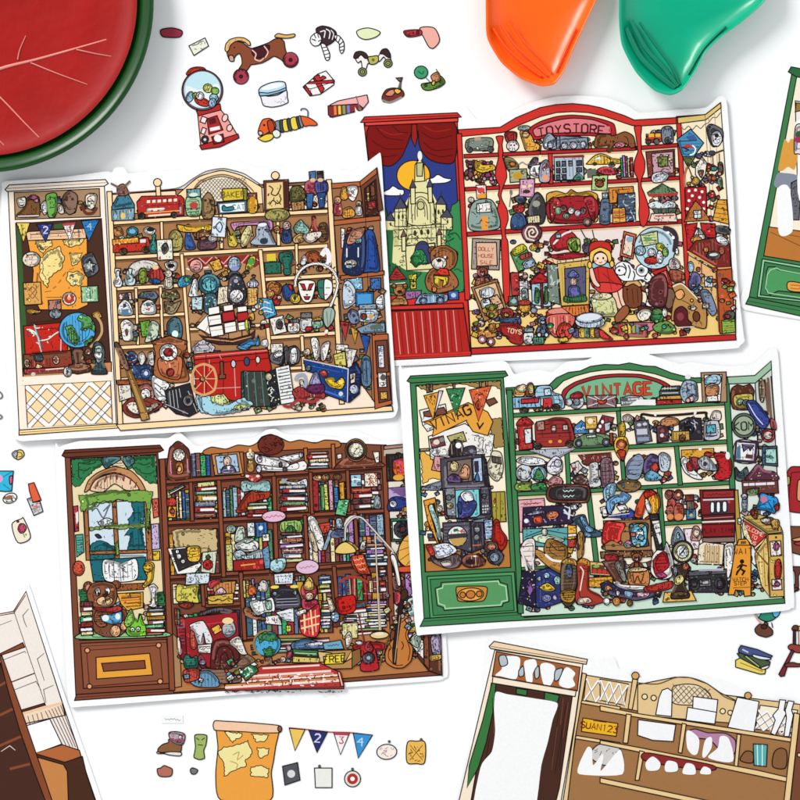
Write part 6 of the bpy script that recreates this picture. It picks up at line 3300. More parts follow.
s 8a98a8 5 380 20 310 45 285 75 320 90 380 70 430 30 430
s a3e0e0 35 345 48 320 60 350 50 365
# pink_poster
p f0dfe4 80 300 170 295 180 420 110 430
s d8a09a 125 350 140 290 170 285 190 330 180 370 130 370
e f2e0c8 160 325 20 24
# kitchen_scale
e 3a3f40 75 440 66 70
e dcd9a4 75 440 58 60
e f1f1f4 75 440 38 40
l 222 1.6 60 455 95 410
z 333 14 .8 40 400 110 480
# vinyl_crate
p e9dcc0 175 400 205 380 330 395 320 520 165 515
l c29a5a 2.6 215 400 212 510
l 8a6a3a 1 228 400 225 510
l c29a5a 2.6 242 402 240 510
l 8a6a3a 1 256 402 254 512
l c29a5a 2.6 270 404 268 512
l 8a6a3a 1 284 404 282 512
l c29a5a 2.6 298 404 296 514
# papers
s f3f0e8 335 400 370 385 390 400 385 500 360 600 335 570 330 470
l 333 1.2 340 425 350 470
l 333 1.2 362 420 370 465
# boombox
p 353236 110 585 345 570 355 690 115 690
p 5a5a62 110 560 345 545 345 575 112 590
l dde 1.2 175 548 325 546
l dde .8 175 556 325 554
- speaker_cone
e 1d1b20 145 640 34 36
e 55525c 145 640 18 19
- speaker_cone
e 1d1b20 305 635 34 36
e 55525c 305 635 18 19
- tape_deck
x 8a8a92 180 610 248 652
x c9c9cc 195 618 236 640
# wet_floor_sign
!0
p e99a34 400 395 495 395 495 710 455 715 450 680 400 675 390 705 355 705
p e99a34 420 365 475 362 490 400 408 400
y 6b4a2c 432 375 465 392
t 3a1c14 34 -2 447 437 WAIT
- running_figure
o 1c1410 440 500 14 14
l 1c1410 3.2 442 515 430 545
l 1c1410 2 435 520 470 528
l 1c1410 2 432 520 410 540
l 1c1410 2.2 430 545 455 560 440 585
l 1c1410 2.2 428 545 412 565 405 585
- notice_text
t 3a1c14 22 0 430 610 WATCH
t 3a1c14 22 0 430 635 STEP
l 3a1c14 .8 385 662 490 658
!5
# red_pennant
p f0e2b0 445 265 455 225 600 335 600 355 520 430 510 410 450 340 440 290
!0
p c03228 448 245 595 340 515 415
!5
t f2c9b8 22 25 510 310 WELCOME
t f2c9b8 22 25 515 350 TO
t f2c9b8 20 25 510 385 US
# wall_switch
x e9e9ee 415 235 435 270
# wooden_case
p c9a85a 440 225 530 205 640 240 680 290 690 320 600 330 450 230
p d9b05c 600 335 692 330 700 715 610 720
p e3bd6e 520 450 590 350 605 480 600 600 608 715 560 650 520 480
l 6b4a2c 1.8 520 430 600 520
l 6b4a2c 1.6 596 330 612 720
# blue_kite
s 2f9ade 555 80 600 90 655 110 660 160 640 205 600 190 530 175 545 130
o c97a9a 575 118 22 22
l 145 1.2 600 130 640 205
l 145 1.2 600 130 530 170
s a8342c 640 160 668 140 668 180 650 190
# handbag_stack
s 8fa0b4 450 90 470 100 470 180 450 195 440 150
s 4a5a3a 470 60 540 50 530 85 480 90
e d8dce4 455 100 16 18
s 8a5a30 490 190 520 170 540 190 530 240 500 220
s b8342c 500 190 515 185 515 215 500 215
e 8a6a5a 600 250 40 24
e d9cfc8 585 245 30 16
s c99a4a 620 250 665 245 665 290 630 300
# tulip_card
x f2e2d8 615 375 680 465 -4
s b8608a 635 400 650 380 670 400 660 430 640 430
l 5a8a5a 1.4 650 430 652 460
o 5a2a2a 650 352 8 8
# red_leaf_card
s b8352c 640 530 655 490 675 490 685 540 675 600 645 600
# flower_tag
x efe2e2 625 610 685 675
s a85a8a 640 640 655 620 675 640 660 655
@ 500 480 .1625
# wall_shelf_note
@ 500 480 .1625
# chalkboard_sign
s 6a3a2a 300 40 420 25 540 35 545 120 500 140 300 130
s 2f2a2c 315 50 420 38 530 48 532 110 500 125 318 115
t dfe 26 2 420 65 ***
t dfe 26 2 420 98 ***
# pink_flyer
p e9aab4 110 122 270 112 275 170 140 180 135 320 120 318
t 803 24 -3 195 145 ****
# record_sleeve
p 2f2440 140 170 440 150 445 265 140 290
s d95a3c 205 230 250 220 260 260 210 265
s d97a4a 285 200 340 190 360 215 330 240 290 235
s 9a9ab0 160 210 220 190 280 195 200 215
o eef 160 250 14 14
z b9a 14 .9 150 170 440 260
# skeleton_sticker
c d9dfe6 2 390 180 420 210 430 160 420 240
l d9dfe6 1.4 395 160 445 180
l d9dfe6 1.4 390 200 450 220
# cinema_ticket
p d8dfe6 430 150 470 150 472 180 435 182
# surf_picture
p 5fa8a8 138 300 415 290 420 420 140 400
s d9e9c8 200 350 260 330 340 345 395 370 330 390 230 380
l 234 1 150 350 270 305 410 330
o 3a4a5a 270 305 16 12
e d9dcd0 272 318 18 22
# striped_scarf
p f0b43c 415 275 465 280 470 340 440 450 415 445
p c23a2c 415 365 468 365 462 410 415 412
p f4e9d8 415 330 468 325 468 345 415 350
# ankle_boot
s 3f5a6c 440 240 480 215 520 215 545 280 620 320 615 345 560 350 510 345 490 290
s 7fb0dc 490 230 510 225 535 280 575 310 540 320 515 290
s 7fb0dc 520 320 560 335 545 350 520 345
# wooden_easel
s b98a4a 478 330 510 330 512 450 475 480
o 4a2a1a 480 410 10 24
# cowboy_hat
s a3763c 270 440 285 370 320 362 400 400 415 440 400 490 340 490
s c08a44 190 425 260 440 330 500 400 500 420 500 390 560 370 575 280 520
c f2efe8 2.4 275 455 320 490 380 500
c 4a2c14 1 300 380 350 430 400 430
# leather_glove
s f0e4dc 150 370 200 358 215 400 205 560 185 555 140 480 120 430
# shopping_bag
p 241f3a 135 560 215 560 225 780 110 755
s 8a60a0 160 660 180 610 195 650 215 660 195 690 180 710
l e9dfe6 2.6 130 430 165 555
l e9dfe6 2 190 440 205 550
p 2c3570 215 560 300 540 370 580 375 750 270 785 220 780
- patch
e 8fc0d8 285 585 20 20
- patch
e 9ad0c4 350 615 22 28
- patch
e b8d4e0 240 605 16 14
- patch
s e9c83c 240 660 290 630 340 670 290 680
- patch
e 8a8fc0 285 725 30 24
- patch
e c9c4e0 335 720 14 18
# cowboy_boot
s 4b3a2c 375 520 400 490 440 485 470 520 470 640 450 700 460 740 420 780 380 750 370 650
s 2c3c50 405 530 430 510 445 560 430 600 410 580
s b98a30 370 690 420 670 465 690 440 750 380 740
s d9a84a 375 505 410 480 460 490 470 530 440 510 400 510
# cowboy_boot
s a83a2c 470 500 500 480 545 500 540 600 545 680 620 720 640 745 560 770 470 760 460 700 475 640
c f0e0d0 1.2 490 530 510 560 500 620 490 680
s e9d8c4 480 730 540 720 560 750 480 760
s d98a30 470 510 500 480 545 495 550 530 500 510
# toolbox_of_bottles
p d9b878 550 500 705 510 700 590 555 580
q 5a3a2c 560 520 695 525 690 580 560 572
o c83a2c 580 560 13 16
o c83a2c 610 562 13 16
o c83a2c 640 564 13 16
o c83a2c 670 566 13 16
o 8fb04a 590 530 20 8
o e9ecf0 660 538 20 8
p e9a83c 545 600 690 590 690 665 545 655
l 6b3a1c 1.2 545 620 690 612
@ 590 480 .1625
# steer_skull_pillow
s 8a6a42 160 30 200 0 290 5 310 40 270 70 200 70
# blue_cushion
s 9ac4dc 80 60 120 20 160 30 130 120 90 130
c 357 1 100 40 95 80 105 120
c 357 1 125 30 115 80 120 110
# arrow_sign
s 7ab0dc 100 130 160 90 200 95 195 68 250 100 205 150 200 130 150 150 125 210 105 190
p f4f4f4 60 170 90 160 110 220 80 230
p f4f4f4 160 160 210 145 230 175 180 190
# arrow_sign
p 3f4fa8 80 225 240 195 240 170 280 200 260 230 240 235
l dde 1 110 220 240 205
# orange_sneaker_pair
s d9502c 270 220 290 140 330 70 370 55 420 90 430 160 400 190 360 170 330 160 310 230
s e99a2c 360 100 400 80 420 140 410 200 370 220 350 180
s c83020 330 80 370 60 400 80 370 100 340 110
# drawer_chest
p a87a4a 80 250 370 240 375 440 90 430
l 5a3a1c 1.2 200 320 240 315
l 5a3a1c 1 90 400 370 405
l 5a3a1c 1 200 260 350 250
p 8a6040 60 440 380 430 385 470 65 480
# red_bandana
s a32420 90 260 150 255 215 270 190 330 180 385 130 370 80 395 70 360
# blue_moon_picture
s 3a4a50 240 275 300 262 355 270 350 350 355 405 250 405 245 350
s 7fd0ec 255 285 340 278 338 395 262 395
s eef8fc 290 310 320 300 325 350 290 370 275 340
# basket_mouse
s 9aa0a8 205 390 240 375 250 410 220 415
# electric_guitar
p 2a2a30 360 210 415 205 445 420 405 430
p eceae4 375 250 425 245 440 380 425 400
l 3a3a3a 1 385 270 425 262
l 3a3a3a 1 388 300 428 292
l 3a3a3a 1 390 330 430 322
s f4f2ee 335 120 355 120 375 170 370 205 345 180
s f2efe8 380 470 410 430 450 430 470 380 510 500 500 590 450 610 400 600 370 560
s b8262c 385 500 420 455 460 440 485 520 450 560 400 580
s c04a80 400 580 440 565 470 590 430 605
# teddy_in_basket
n 8a5530 d9a 285 475 30
s c9854a 235 550 350 540 355 650 245 645
c 5a2a1c 1.2 260 570 270 630 290 590 310 630 330 570
e e9c89a 292 552 60 14
# magazine_rack
p 5a3a2c 70 500 200 460 220 600 180 640 150 620
s a83030 90 460 160 455 170 490 100 495
s 8a8a80 150 520 180 500 220 600 200 620
# skateboard
s 2a2840 60 640 110 620 160 650 260 680 350 690 400 660 430 690 380 720 280 740 200 720 100 700
s e9a06a 90 660 110 645 135 670 100 680
s eee 160 680 180 685 175 710 160 705
s 8fb4d4 210 680 260 690 255 720 215 715
s e9b4c4 290 690 360 690 350 715 290 715
e 1c1a20 415 690 22 22
s f0f0f0 140 620 200 640 340 650 340 670 250 672 160 650
# red_boot_low
s b8352c 330 660 400 640 500 620 500 660 440 680 350 690
# seed_packet
p 8a6040 80 690 110 680 105 710 80 712
# coin
e f4f2ec 99 744 20 22
# coin
e e09a4a 159 745 24 26
# coin
e 8a6a34 242 755 18 20
# oil_lamp
p e9bc5a 455 690 620 680 650 740 445 750
s 3a2a24 500 530 590 520 600 560 580 610 585 660 610 700 600 725 500 730 495 700 520 650 510 600
s e8dc8a 520 600 560 580 575 610 550 640 520 640
e 9ab 520 560 14 30
e d97a5a 585 530 20 20
e 7a5a3a 548 700 50 14
K 8 160 260 320 420 8 badge,pin e9c,5ac,dc6,c55
""")
ART.append("""
= illustrated_shop_card|green shop card cut by the right edge, cut-out white gaps in its window|sticker card|shop display cards|0|0.0006
% 11
@ 0 0 1
!0
# card_base
q fff 779 70 781 63 786 60 792 59 840 68 840 326 826 324 760 313 745 310 740 306 740 300 744 285 762 190
# side_cabinet
p 41804f 791.5 74 796 75 838 82 838 320 800 313 747 303 749 297
p fbf0d8 796.5 77 838 85 838 264 764 255
p c07a38 768.5 227 838 236 838 268 763.5 256
l 7a4a1c .8 770 232 800 246 838 262
l 7a4a1c .8 784 234 838 244
# newspaper_wall
p f2efe8 795 101 838 108 838 180 797 176
p 9a7a34 796 103 806 104 805 110 795 112
# map_scrap
!7
u e0a045 784 140 788 143 791 139 798 142 797 160 794 170 788 167 782 171 778 169
# ruffled_cloth
u 8a8fa0 777 174 783 173 798 176 798 188 775 187
# lamp_post
p 6a6a74 791 183 797 180 800 200 799 220 791 220
# blank_gap
u fdfdfd 778 188 789 188 793 226 788 235 779 234 777 210
# blank_gap
u fdfdfd 798 148 795 124 801 120 820 122 830 160 825 205 799 200
# photo_strip
s f0dde0 794 152 795 128 800 124 812 126 812 156 798 154
o 3a5a34 799 135 4 4
o a8305a 798 140 4 3
# lower_panel
!0
p 8fcfa0 762 259 838 272 838 306 757 297
p 41804f 764.5 262 838 275 838 304 760 295
p 4f9c60 768 267 775 267 778 270 838 281 838 297 778 291 770 295 766 291 766 272
l a9dcae .9 838 281 780 270 776 268 770 270 767 275 765.5 288 768 293 774 294 838 303
s e9a84e 788 282 800 283 812 288 800 292 788 290
c c06a30 1 790 285 800 286 798 289 790 288
# plinth
p 41804f 745.5 304 749 297 800 307 838 314 838 322 800 316
l 1c4a2c .8 748 301 838 318
# cap_moulding
p 2f6b40 788 72 791 67 838 76 838 84 796 77
= illustrated_shop_card|brown empty bookcase card cut by the bottom left corner, pale panels and an orange bench|sticker card|shop display cards|0|0.0006
% -18
@ 0 580 .25
!0
# card_base
u fff -200 140 0 105 45 100 85 30 108 18 125 40 250 430 380 800 460 1060 400 1100 -200 1100
# side_panel
p f3e9e1 -200 170 0 135 55 125 105 45 250 490 445 1060 -200 1060
l 5a3020 1.2 0 135 55 125 105 45
l 5a3020 1 0 142 56 132 103 60
l 5a3020 .9 58 130 190 520
l 222 1 105 45 340 760
# panel_line
l 665 .8 0 180 48 162
l 665 .8 115 115 92 142 98 165 108 188
l 665 .8 178 292 150 315 178 402
l 665 .8 215 420 175 438 185 490
l 665 .8 12 320 100 285 105 292
l 665 .8 22 365 12 325
l 665 .8 55 440 145 405 165 440
l 665 .8 72 515 55 445
# shelf
p 8a4a2c 0 295 92 250 100 268 0 302
# shelf
l 5a3020 1.6 40 410 140 372
# shelf
p 6a3420 78 522 178 492 180 500 80 530
# wainscot
p f2d9c0 82 535 248 488 262 540 95 575
q f0c8a0 78 532 248 486 250 494 80 542
l 4a2c1c .9 95 548 105 590
l 4a2c1c .9 112 543 122 580
l 4a2c1c .9 130 538 140 575
l 4a2c1c .9 148 533 158 570
l 4a2c1c .9 165 528 175 564
l 4a2c1c .9 182 523 250 660
l 4a2c1c .9 196 520 265 660
l 4a2c1c .9 208 514 280 665
l 4a2c1c .9 220 510 292 665
l 4a2c1c .9 232 505 303 668
l 4a2c1c .9 243 500 310 665
# white_cushion
p ffffff 95 585 200 555 248 655 140 695
# bench
p b5683a 140 692 250 658 318 680 325 705 260 730
p 4a2c1c 130 690 260 728 330 705 345 770 440 1060 150 1060
p c9854a 140 705 255 738 270 765 280 1060 150 1060
# bookcase_back
p 4a2c22 -200 320 0 330 30 410 55 520 160 770 260 1060 -200 1060
l 8a4a2c 3 0 422 28 405
l 8a4a2c 3.4 0 540 52 515
l 8a4a2c 3.4 0 662 85 625
l 8a4a2c 3.4 40 755 120 735
l e9d9c8 .8 5 685 40 662 62 680
# stile
p 8a4a2c 0 310 8 300 100 560 175 780 270 1060 250 1060 140 770 80 600 30 430
= illustrated_shop_card|cream bottom corner shop card with white sticker gaps and a yellow number plate|sticker card|shop display cards|0|0.0006
% 11
@ 440 630 .225
!0
# card_base
u fff 200 60 215 30 260 25 440 62 650 100 700 118 760 115 780 135 795 170 850 205 890 210 960 215 1120 190 1280 230 1400 300 1560 330 1700 360 1700 900 200 900 60 880 125 620 170 300
# side_cabinet
p fcebd3 243 88 635 150 600 400 520 860 60 860
p a5643a 250 95 622 165 610 270 232 205
p 4a2c22 228 235 588 292 530 700 490 860 120 860
p 3a7a40 230 235 248 238 240 340 205 500 170 610 120 700 130 600 190 400
p 3a7a40 340 258 388 266 384 292 338 282
p 3a7a40 466 275 530 290 522 322 462 310
l 2a1810 .8 530 340 500 560
l 7a4a34 .8 548 300 535 420
l 7a4a34 .8 570 320 545 480
l 7a4a34 .8 520 430 495 620
l 7a4a34 .8 245 330 238 460
l 2a1810 .8 232 300 236 400
l 2a1810 .8 220 480 200 600
l 2a1810 .8 560 330 510 640
l 2a1810 .8 545 420 530 620
# blank_gap
u fdfdfd 248 275 300 285 430 305 522 325 500 400 478 500 450 600 400 860 150 860 180 610 230 540 245 450 240 350
# blank_gap
u fdfdfd 245 200 275 170 262 125 300 115 355 125 345 200 330 218 270 205
# blank_gap
u fdfdfd 375 140 420 130 430 160 412 190 410 230 385 228 378 190
# blank_gap
u fdfdfd 445 160 470 145 508 160 510 200 490 245 460 240
# blank_gap
u fdfdfd 530 225 560 165 600 190 590 215 600 245 570 258 535 248
# bird_figurine
s b8c4cc 262 118 290 112 300 150 270 160
s b8c4cc 350 180 370 160 372 200 352 205
s b8c4cc 420 180 438 160 440 205 424 215
s b8c4cc 512 180 545 170 530 215 510 225
# cabinet_shelf
p fcebd3 235 205 605 268 600 295 232 235
l 765 .7 235 208 605 272
# cap_moulding
p f5d9b5 218 72 240 50 655 130 650 152 225 82
l 543 .8 225 72 650 142
# shelving_back
p a5764a 630 200 1300 322 1650 400 1650 860 540 860 600 500
p e9c993 650 200 800 225 1000 250 1200 280 1600 330 1600 420 1100 400 800 345 638 310
# lattice_panel
g fff 2.4 3 1 650 215 810 240 790 335 640 312
g 543 .7 3 1 650 222 810 247 790 342 640 319
# number_plate
p f0b824 635 390 790 415 782 472 628 450
t 6a1a14 27 9 707 431 SUAN123
l 6a1a14 .9 680 402 740 410
# stile
p e9c993 632 190 650 195 600 480 555 860 530 860 590 480
# shelf
p f0cf98 630 312 800 340 800 356 626 325
# shelf
p f0cf98 605 468 800 500 800 515 600 482
# paper_fan
s d5d2ce 665 560 700 510 760 505 800 530 810 580 730 600
z 554 14 .6 670 520 800 580
# blank_gap
u fdfdfd 620 590 655 520 675 530 680 600 720 550 725 570 715 625 800 530 810 640 620 640
@ 600 630 .25
# crown_panel
p e9c993 150 218 240 200 300 188 360 190 430 215 480 250 540 280 530 372 150 340
s f1dcb8 290 230 320 218 360 216 400 225 440 260 440 290 370 300 290 290
g 654 .9 7 3 290 215 440 235 445 300 290 290
c 543 1 145 210 230 215 300 190 360 190 420 210 470 245 500 268 545 285
e f6e2bc 178 266 11 11
e f6e2bc 214 271 11 11
e f6e2bc 490 324 11 11
e f6e2bc 520 330 10 10
# finial
p e9c993 130 195 150 198 128 318 112 315
e d9a860 141 182 15 15
# finial
e d9a860 591 262 14 14
# lattice_panel
p fff2dc 640 300 790 320 770 410 620 395
g fff 2.6 4 2 632 318 775 340 760 425 615 395
g 543 .7 4 2 632 325 775 347 760 425 615 400
# lattice_panel
p e9c993 0 195 112 215 96 300 0 280
g fff 3 3 1 0 200 112 220 96 300 0 280
g 543 .7 3 1 0 206 112 226 96 306 0 286
# blank_gap
p fbfbfd 248 240 270 232 288 245 285 345 222 338 235 270
# blank_gap
p fbfbfd 372 265 470 278 465 330 370 312
# blank_gap
p fbfbfd 350 308 465 328 458 375 343 360
# blank_gap
p fbfbfd 548 268 635 285 615 408 510 388
# blank_gap
p fbfbfd 718 278 742 280 735 320 745 330 730 360 700 420 682 412 700 360 690 340 712 315
# blank_gap
p fbfbfd 752 282 775 286 765 320 772 340 755 425 735 425 745 350 740 320
# shelf
p f0cf98 0 302 160 335 400 372 770 432 768 448 400 388 160 350 0 322
# shelf
p f0cf98 0 440 160 470 440 525 630 560 800 600 800 618 440 542 160 488 0 455
# divider
p f0cf98 105 335 124 338 110 452 92 450
# divider
p f0cf98 328 372 344 376 326 492 312 488
# divider
p f0cf98 548 415 562 418 550 545 536 542
# divider
p f0cf98 158 482 176 486 155 600 140 600
# divider
p f0cf98 775 330 798 336 740 860 715 860
# blank_gap
p fbfbfd 152 358 302 378 292 445 210 440 150 420
# purple_scarf
s b985a8 350 405 380 395 430 410 500 412 540 440 538 490 500 500 440 440 380 430
# blank_gap
u fbfbfd 345 410 360 402 395 435 390 490 370 498 348 470
# blank_gap
u fbfbfd 408 500 420 440 445 428 445 470 420 508
# blank_gap
u fbfbfd 432 510 470 470 480 425 515 435 530 525
# teal_book
p 5fb0b0 612 455 668 458 664 545 615 540
l dff 1.2 628 458 630 540
l dff 1.2 648 458 648 542
# arch_back
s 8a5f3c 690 545 695 490 720 472 745 485 740 550
s 8a5f3c 560 520 580 485 610 490 608 530
# red_garland
s 8f2c2c 180 490 300 510 450 540 445 560 300 545 175 520
# blank_gap
u fbfbfd 182 530 210 505 240 530 232 558 190 560
# blank_gap
u fbfbfd 258 545 270 522 305 530 308 562 265 566
# blank_gap
u fbfbfd 330 560 345 532 375 540 380 575 335 575
# blank_gap
u fbfbfd 400 565 415 545 440 555 440 575 405 575
# lower_shelf
p f0cf98 0 590 800 760 800 780 0 610
# corner_panel
p 7a4a34 798 340 1000 380 1000 860 742 860
p f0cf98 790 490 1000 530 1000 545 788 505
= gumball_machine_sticker|small red gumball machine sticker with blue glass globe, above the cream card|sticker
% 20
@ 160 20 .2
!5
# machine_base
p f3a29a 188 465 295 440 330 480 395 590 205 640
p b52a28 182 455 300 420 305 450 192 480
p b52a28 198 628 390 570 395 590 300 635 208 648
p a82a2a 235 495 285 478 315 550 245 572
y 5a1c1c 245 492 280 520 -15
y f4eef0 250 535 300 552 -12
p 7a1f22 258 585 315 570 322 610 270 622
o f4f4f4 290 592 20 18
e 333 225 598 18 20
o ddd 225 598 7 7
x f4e4e4 205 485 232 515
x f4e4e4 208 540 228 570
e f6d0c8 325 490 14 20
e f6d0c8 348 540 14 18
# top_cap
s c33a28 135 275 150 245 185 235 220 240 228 262
# glass_globe
e 6a4a50 212 352 102 102
o c4e6ee 212 350 92 92
u e9f4f8 130 330 200 350 290 320 290 400 240 435 160 420
- gumball
e 9cc6e4 150 385 18 28 20
- gumball
e e6dc5a 240 342 24 22
- gumball
e 8fc05a 275 355 20 18
- gumball
e 9ccad8 270 390 22 20
- gumball
e b8cc5a 175 378 12 16
- gumball
e c8392c 212 410 40 20
- gumball
e f2f2f4 200 380 20 20
- gumball
e a4c8e8 262 415 18 24
= game_ticket_sticker|tiny cream ticket sticker with line drawing, above the gumball machine|sticker
@ 160 20 .2
# ticket
p eff2df 145 130 225 90 243 130 170 178
c 554 .8 160 130 190 120 200 110 220 105
z 554 14 .6 165 110 225 155
= rocking_horse_sticker|brown wheeled toy horse sticker with dark red wheels, largest of the loose toys|sticker
@ 160 20 .2
!6
# horse_body
s 8a4a30 335 165 340 138 358 118 385 108 415 115 440 135 460 142 500 130 540 115 575 95 600 92 620 108 625 140 635 175 640 205 622 212 600 195 570 182 540 200 510 215 475 222 455 225 440 245 425 262 400 258 395 245 410 220 408 190 398 168 380 178 365 202 350 205 342 190
- mane
s e9b878 325 150 330 120 350 98 385 88 420 90 448 108 452 128 438 125 425 112 395 104 370 112 352 128 345 150 335 160
l 8a5a2c .6 350 110 340 140
l 8a5a2c .6 380 95 372 112
l 8a5a2c .6 410 95 410 110
o 1c1010 372 138 4 4
- tail
s e0b060 575 85 590 68 630 75 672 70 670 85 630 92
- saddle
s 4a1c24 460 150 540 125 545 150 520 185 480 190
c f0c0b8 1.2 460 150 480 170 475 195 500 205 520 190
c f0c0b8 1.2 520 130 540 160 525 190
- muzzle
s c9a08a 345 180 365 180 370 205 350 205
# wheel
e 6a1f2c 405 283 38 38
o a83a4c 405 283 26 26
e 4a1c24 405 283 8 8
# wheel
e 6a1f2c 653 200 38 38
o a83a4c 653 200 26 26
e 4a1c24 653 200 8 8
= red_strip_sticker|dark red sliver of a sticker at the top edge left of the horse|sticker
@ 160 20 .2
# strip
s a83a4c 5 50 60 40 110 55 100 85 40 88 10 80
= gift_tin_sticker|round white tin sticker with pale blue lid, below the toy horse|sticker
@ 160 20 .2
!0
# tin_body
s f0eef4 502 372 540 382 590 375 632 352 636 385 640 412 605 428 560 436 518 428 508 400
z aab 8 .7 520 385 630 425
# tin_lid
s bcd8e8 494 350 510 332 550 315 595 307 624 312 630 335 628 352 590 365 545 376 500 380
p 8fc0e0 495 362 540 366 590 355 630 338 631 351 590 366 545 377 499 380
u f2f6f8 505 345 560 318 618 318 600 335 540 350
= spring_dog_sticker|orange spring sausage dog sticker with striped body|sticker
@ 160 20 .2
!0
# spring_body
s 7f9098 575 512 600 506 606 552 584 562
s 3a4a54 598 506 615 503 622 555 604 558
s ecd04a 613 503 636 500 646 550 620 555
s 3a4a54 634 499 652 496 662 547 644 551
s ecd04a 652 496 680 488 692 540 662 547
s 3a4a54 680 489 692 487 704 534 692 540
s 7f9098 692 486 706 483 716 530 704 535
# dog_rear
s e5602c 704 484 735 486 765 500 785 518 780 528 745 528 720 530
c 5a6a74 1.5 738 488 740 460 728 445 708 445 704 455
# dog_head
s e5602c 490 562 500 525 515 498 545 492 568 503 580 530 570 545 545 560 520 575 498 578
s b8441c 538 508 558 502 572 530 568 562 555 570 542 545
o 1c1010 521 526 6 6
s e8b8a0 490 560 505 555 515 568 500 578
# yellow_shoe
s ecd04a 490 592 505 585 530 572 560 570 568 585 550 602 520 608
s e9ece0 562 560 582 548 600 560 600 580 582 590 568 580
= gift_box_sticker|small white and red gift box sticker between the two toy horses|sticker
@ 160 20 .2
!0
# box
p f6efee 715 335 790 270 830 255 872 305 868 325 800 372 750 380
# ribbon
p c02f30 718 335 728 326 760 372 750 380
p c02f30 765 292 782 276 822 345 806 368
p c02f30 735 320 745 310 870 300 870 315
s c02f30 770 285 795 275 800 290 815 280 830 290 805 302 785 305
l 1c1010 .7 715 335 755 345 868 310
l 1c1010 .7 755 345 750 380
= zebra_toy_sticker|striped black and white zebra sticker partly at the top edge|sticker
@ 320 20 .2
!0
# zebra_body
s 3c2a30 -20 45 10 30 50 38 80 60 78 95 55 118 25 130 5 115 -10 90
c f4f4f4 1 0 60 25 55 20 90
c f4f4f4 1 30 45 50 60 45 95
c f4f4f4 .8 55 50 68 70 60 100
# zebra_head
s f4f4f4 -45 85 -20 65 0 75 8 100 -5 125 -30 130 -48 110
l 1c1010 1.3 -30 70 -20 92
l 1c1010 1.3 -12 70 -5 90
l 1c1010 1.3 -42 95 -20 105
l 1c1010 1.3 -10 108 5 100
o 1c1010 -28 100 4 4
# zebra_leg
s f4f4f4 5 120 28 125 48 170 45 198 30 200 18 165
l 1c1010 1.2 10 140 34 135
l 1c1010 1.2 16 156 40 150
l 1c1010 1.2 22 174 46 168
l 1c1010 1.2 28 190 47 186
# zebra_tail
s f4f4f4 72 78 95 80 118 110 120 150 108 168 98 150 96 120 78 100
l 1c1010 1.4 85 80 80 100
l 1c1010 1.4 102 90 92 112
l 1c1010 1.4 116 108 98 124
l 1c1010 1.4 120 130 98 138
l 1c1010 1.4 118 150 102 152
= wheeled_horse_sticker|white and black wheeled toy horse sticker with olive wheels|sticker
@ 320 20 .2
!0
# horse_body
s f3efe9 178 195 195 172 220 175 240 192 265 195 290 185 305 160 330 155 350 185 355 210 335 205 318 185 300 205 265 220 240 218 232 240 218 262 205 258 210 235 205 205 190 215
- mane
s 3a2a28 168 188 178 162 205 157 230 168 240 190 225 192 205 175 185 192
- tail
s 3a2a28 300 168 312 148 335 145 350 168 352 190 335 185 318 172
- saddle
s b9b45a 240 188 262 182 288 180 292 205 275 220 250 220
o 6a6a2c 266 200 8 8
o 1c1010 192 190 3 3
l 3a2a28 .8 228 180 245 215
# wheel
e 8a9a5a 212 260 21 21
e b8c08a 212 260 11 11
o 4a5a30 212 260 5 5
# wheel
e 8a9a5a 340 217 21 21
e b8c08a 340 217 11 11
o 4a5a30 340 217 5 5
= pale_bowl_sticker|pale green bowl shaped sticker cut off at the top edge|sticker
@ 320 20 .2
# bowl
s e3ecbc 185 55 240 40 300 60 280 85 230 98 195 85
= pink_boot_sticker|pink boot sticker with red strap at the top edge|sticker
@ 320 20 .2
# boot
s f0b0a0 500 40 570 40 598 100 570 140 545 135 520 90
# strap
s b83a40 420 55 500 50 505 75 440 85
= bumper_car_sticker|tiny dark red bumper car sticker with a pole|sticker
@ 320 20 .2
!6
# car_body
s 7a3230 310 385 330 350 370 340 410 350 418 380 370 405 320 410
s d98a6a 325 375 350 350 380 350 360 380
s e9bc4a 370 350 400 340 405 360 385 370
c 8a8a80 2 310 400 350 412 410 385
# pole
p 5a4a44 390 345 400 310 378 290 412 288 405 312 402 350
= garden_sticker|tiny green tree and animal garden sticker|sticker
@ 320 20 .2
!6
# tree_ball
e 3f9a6a 505 262 34 32
c 1c5a3a 1 490 255 510 270 520 255
# garden_base
s 5f8a3a 508 320 560 310 600 280 625 310 600 335 545 352 515 345
s c98a5a 555 280 590 260 600 300 570 310
s e9c44a 560 310 575 305 572 325 560 325
l 543 1.2 530 290 550 310
l 543 1.2 580 245 600 280
= xylophone_sticker|pink boxed xylophone sticker above the red card's corner|sticker
@ 320 20 .2
!8
# xylophone_box
p f3b0b0 50 425 90 405 235 375 242 410 210 450 50 485
p 8a3034 40 430 190 420 215 440 190 455 60 487 42 475
# bar
y e88a3c 70 430 82 475
# bar
y ecd04a 92 430 104 472
# bar
y 6fb05a 114 428 126 470
# bar
y 6a8aca 136 428 148 465
# mallet
l 8a6a6a 1.4 180 380 200 445
o 776 200 445 8 8
= toast_sticker|tiny toast block sticker by the left edge|sticker
@ 0 430 .1
# slice
s e9cf7a 160 215 200 198 230 210 242 250 210 285 170 295 160 260
c 7a5a20 1 175 220 215 230 220 260 185 270
# crust
s c8cccf 120 235 160 205 175 225 165 285 135 270
= kite_bag_sticker|bright blue kite sticker with pink dots cut by the left edge|sticker
@ 0 430 .1
# kite_cloth
p 35b8dc -80 420 0 410 135 410 118 610 50 615 0 610 -80 600
l 1a7a9a 1 30 470 125 415
l 1a7a9a 1 30 540 115 605
s d9608c 95 470 125 460 122 530 100 540
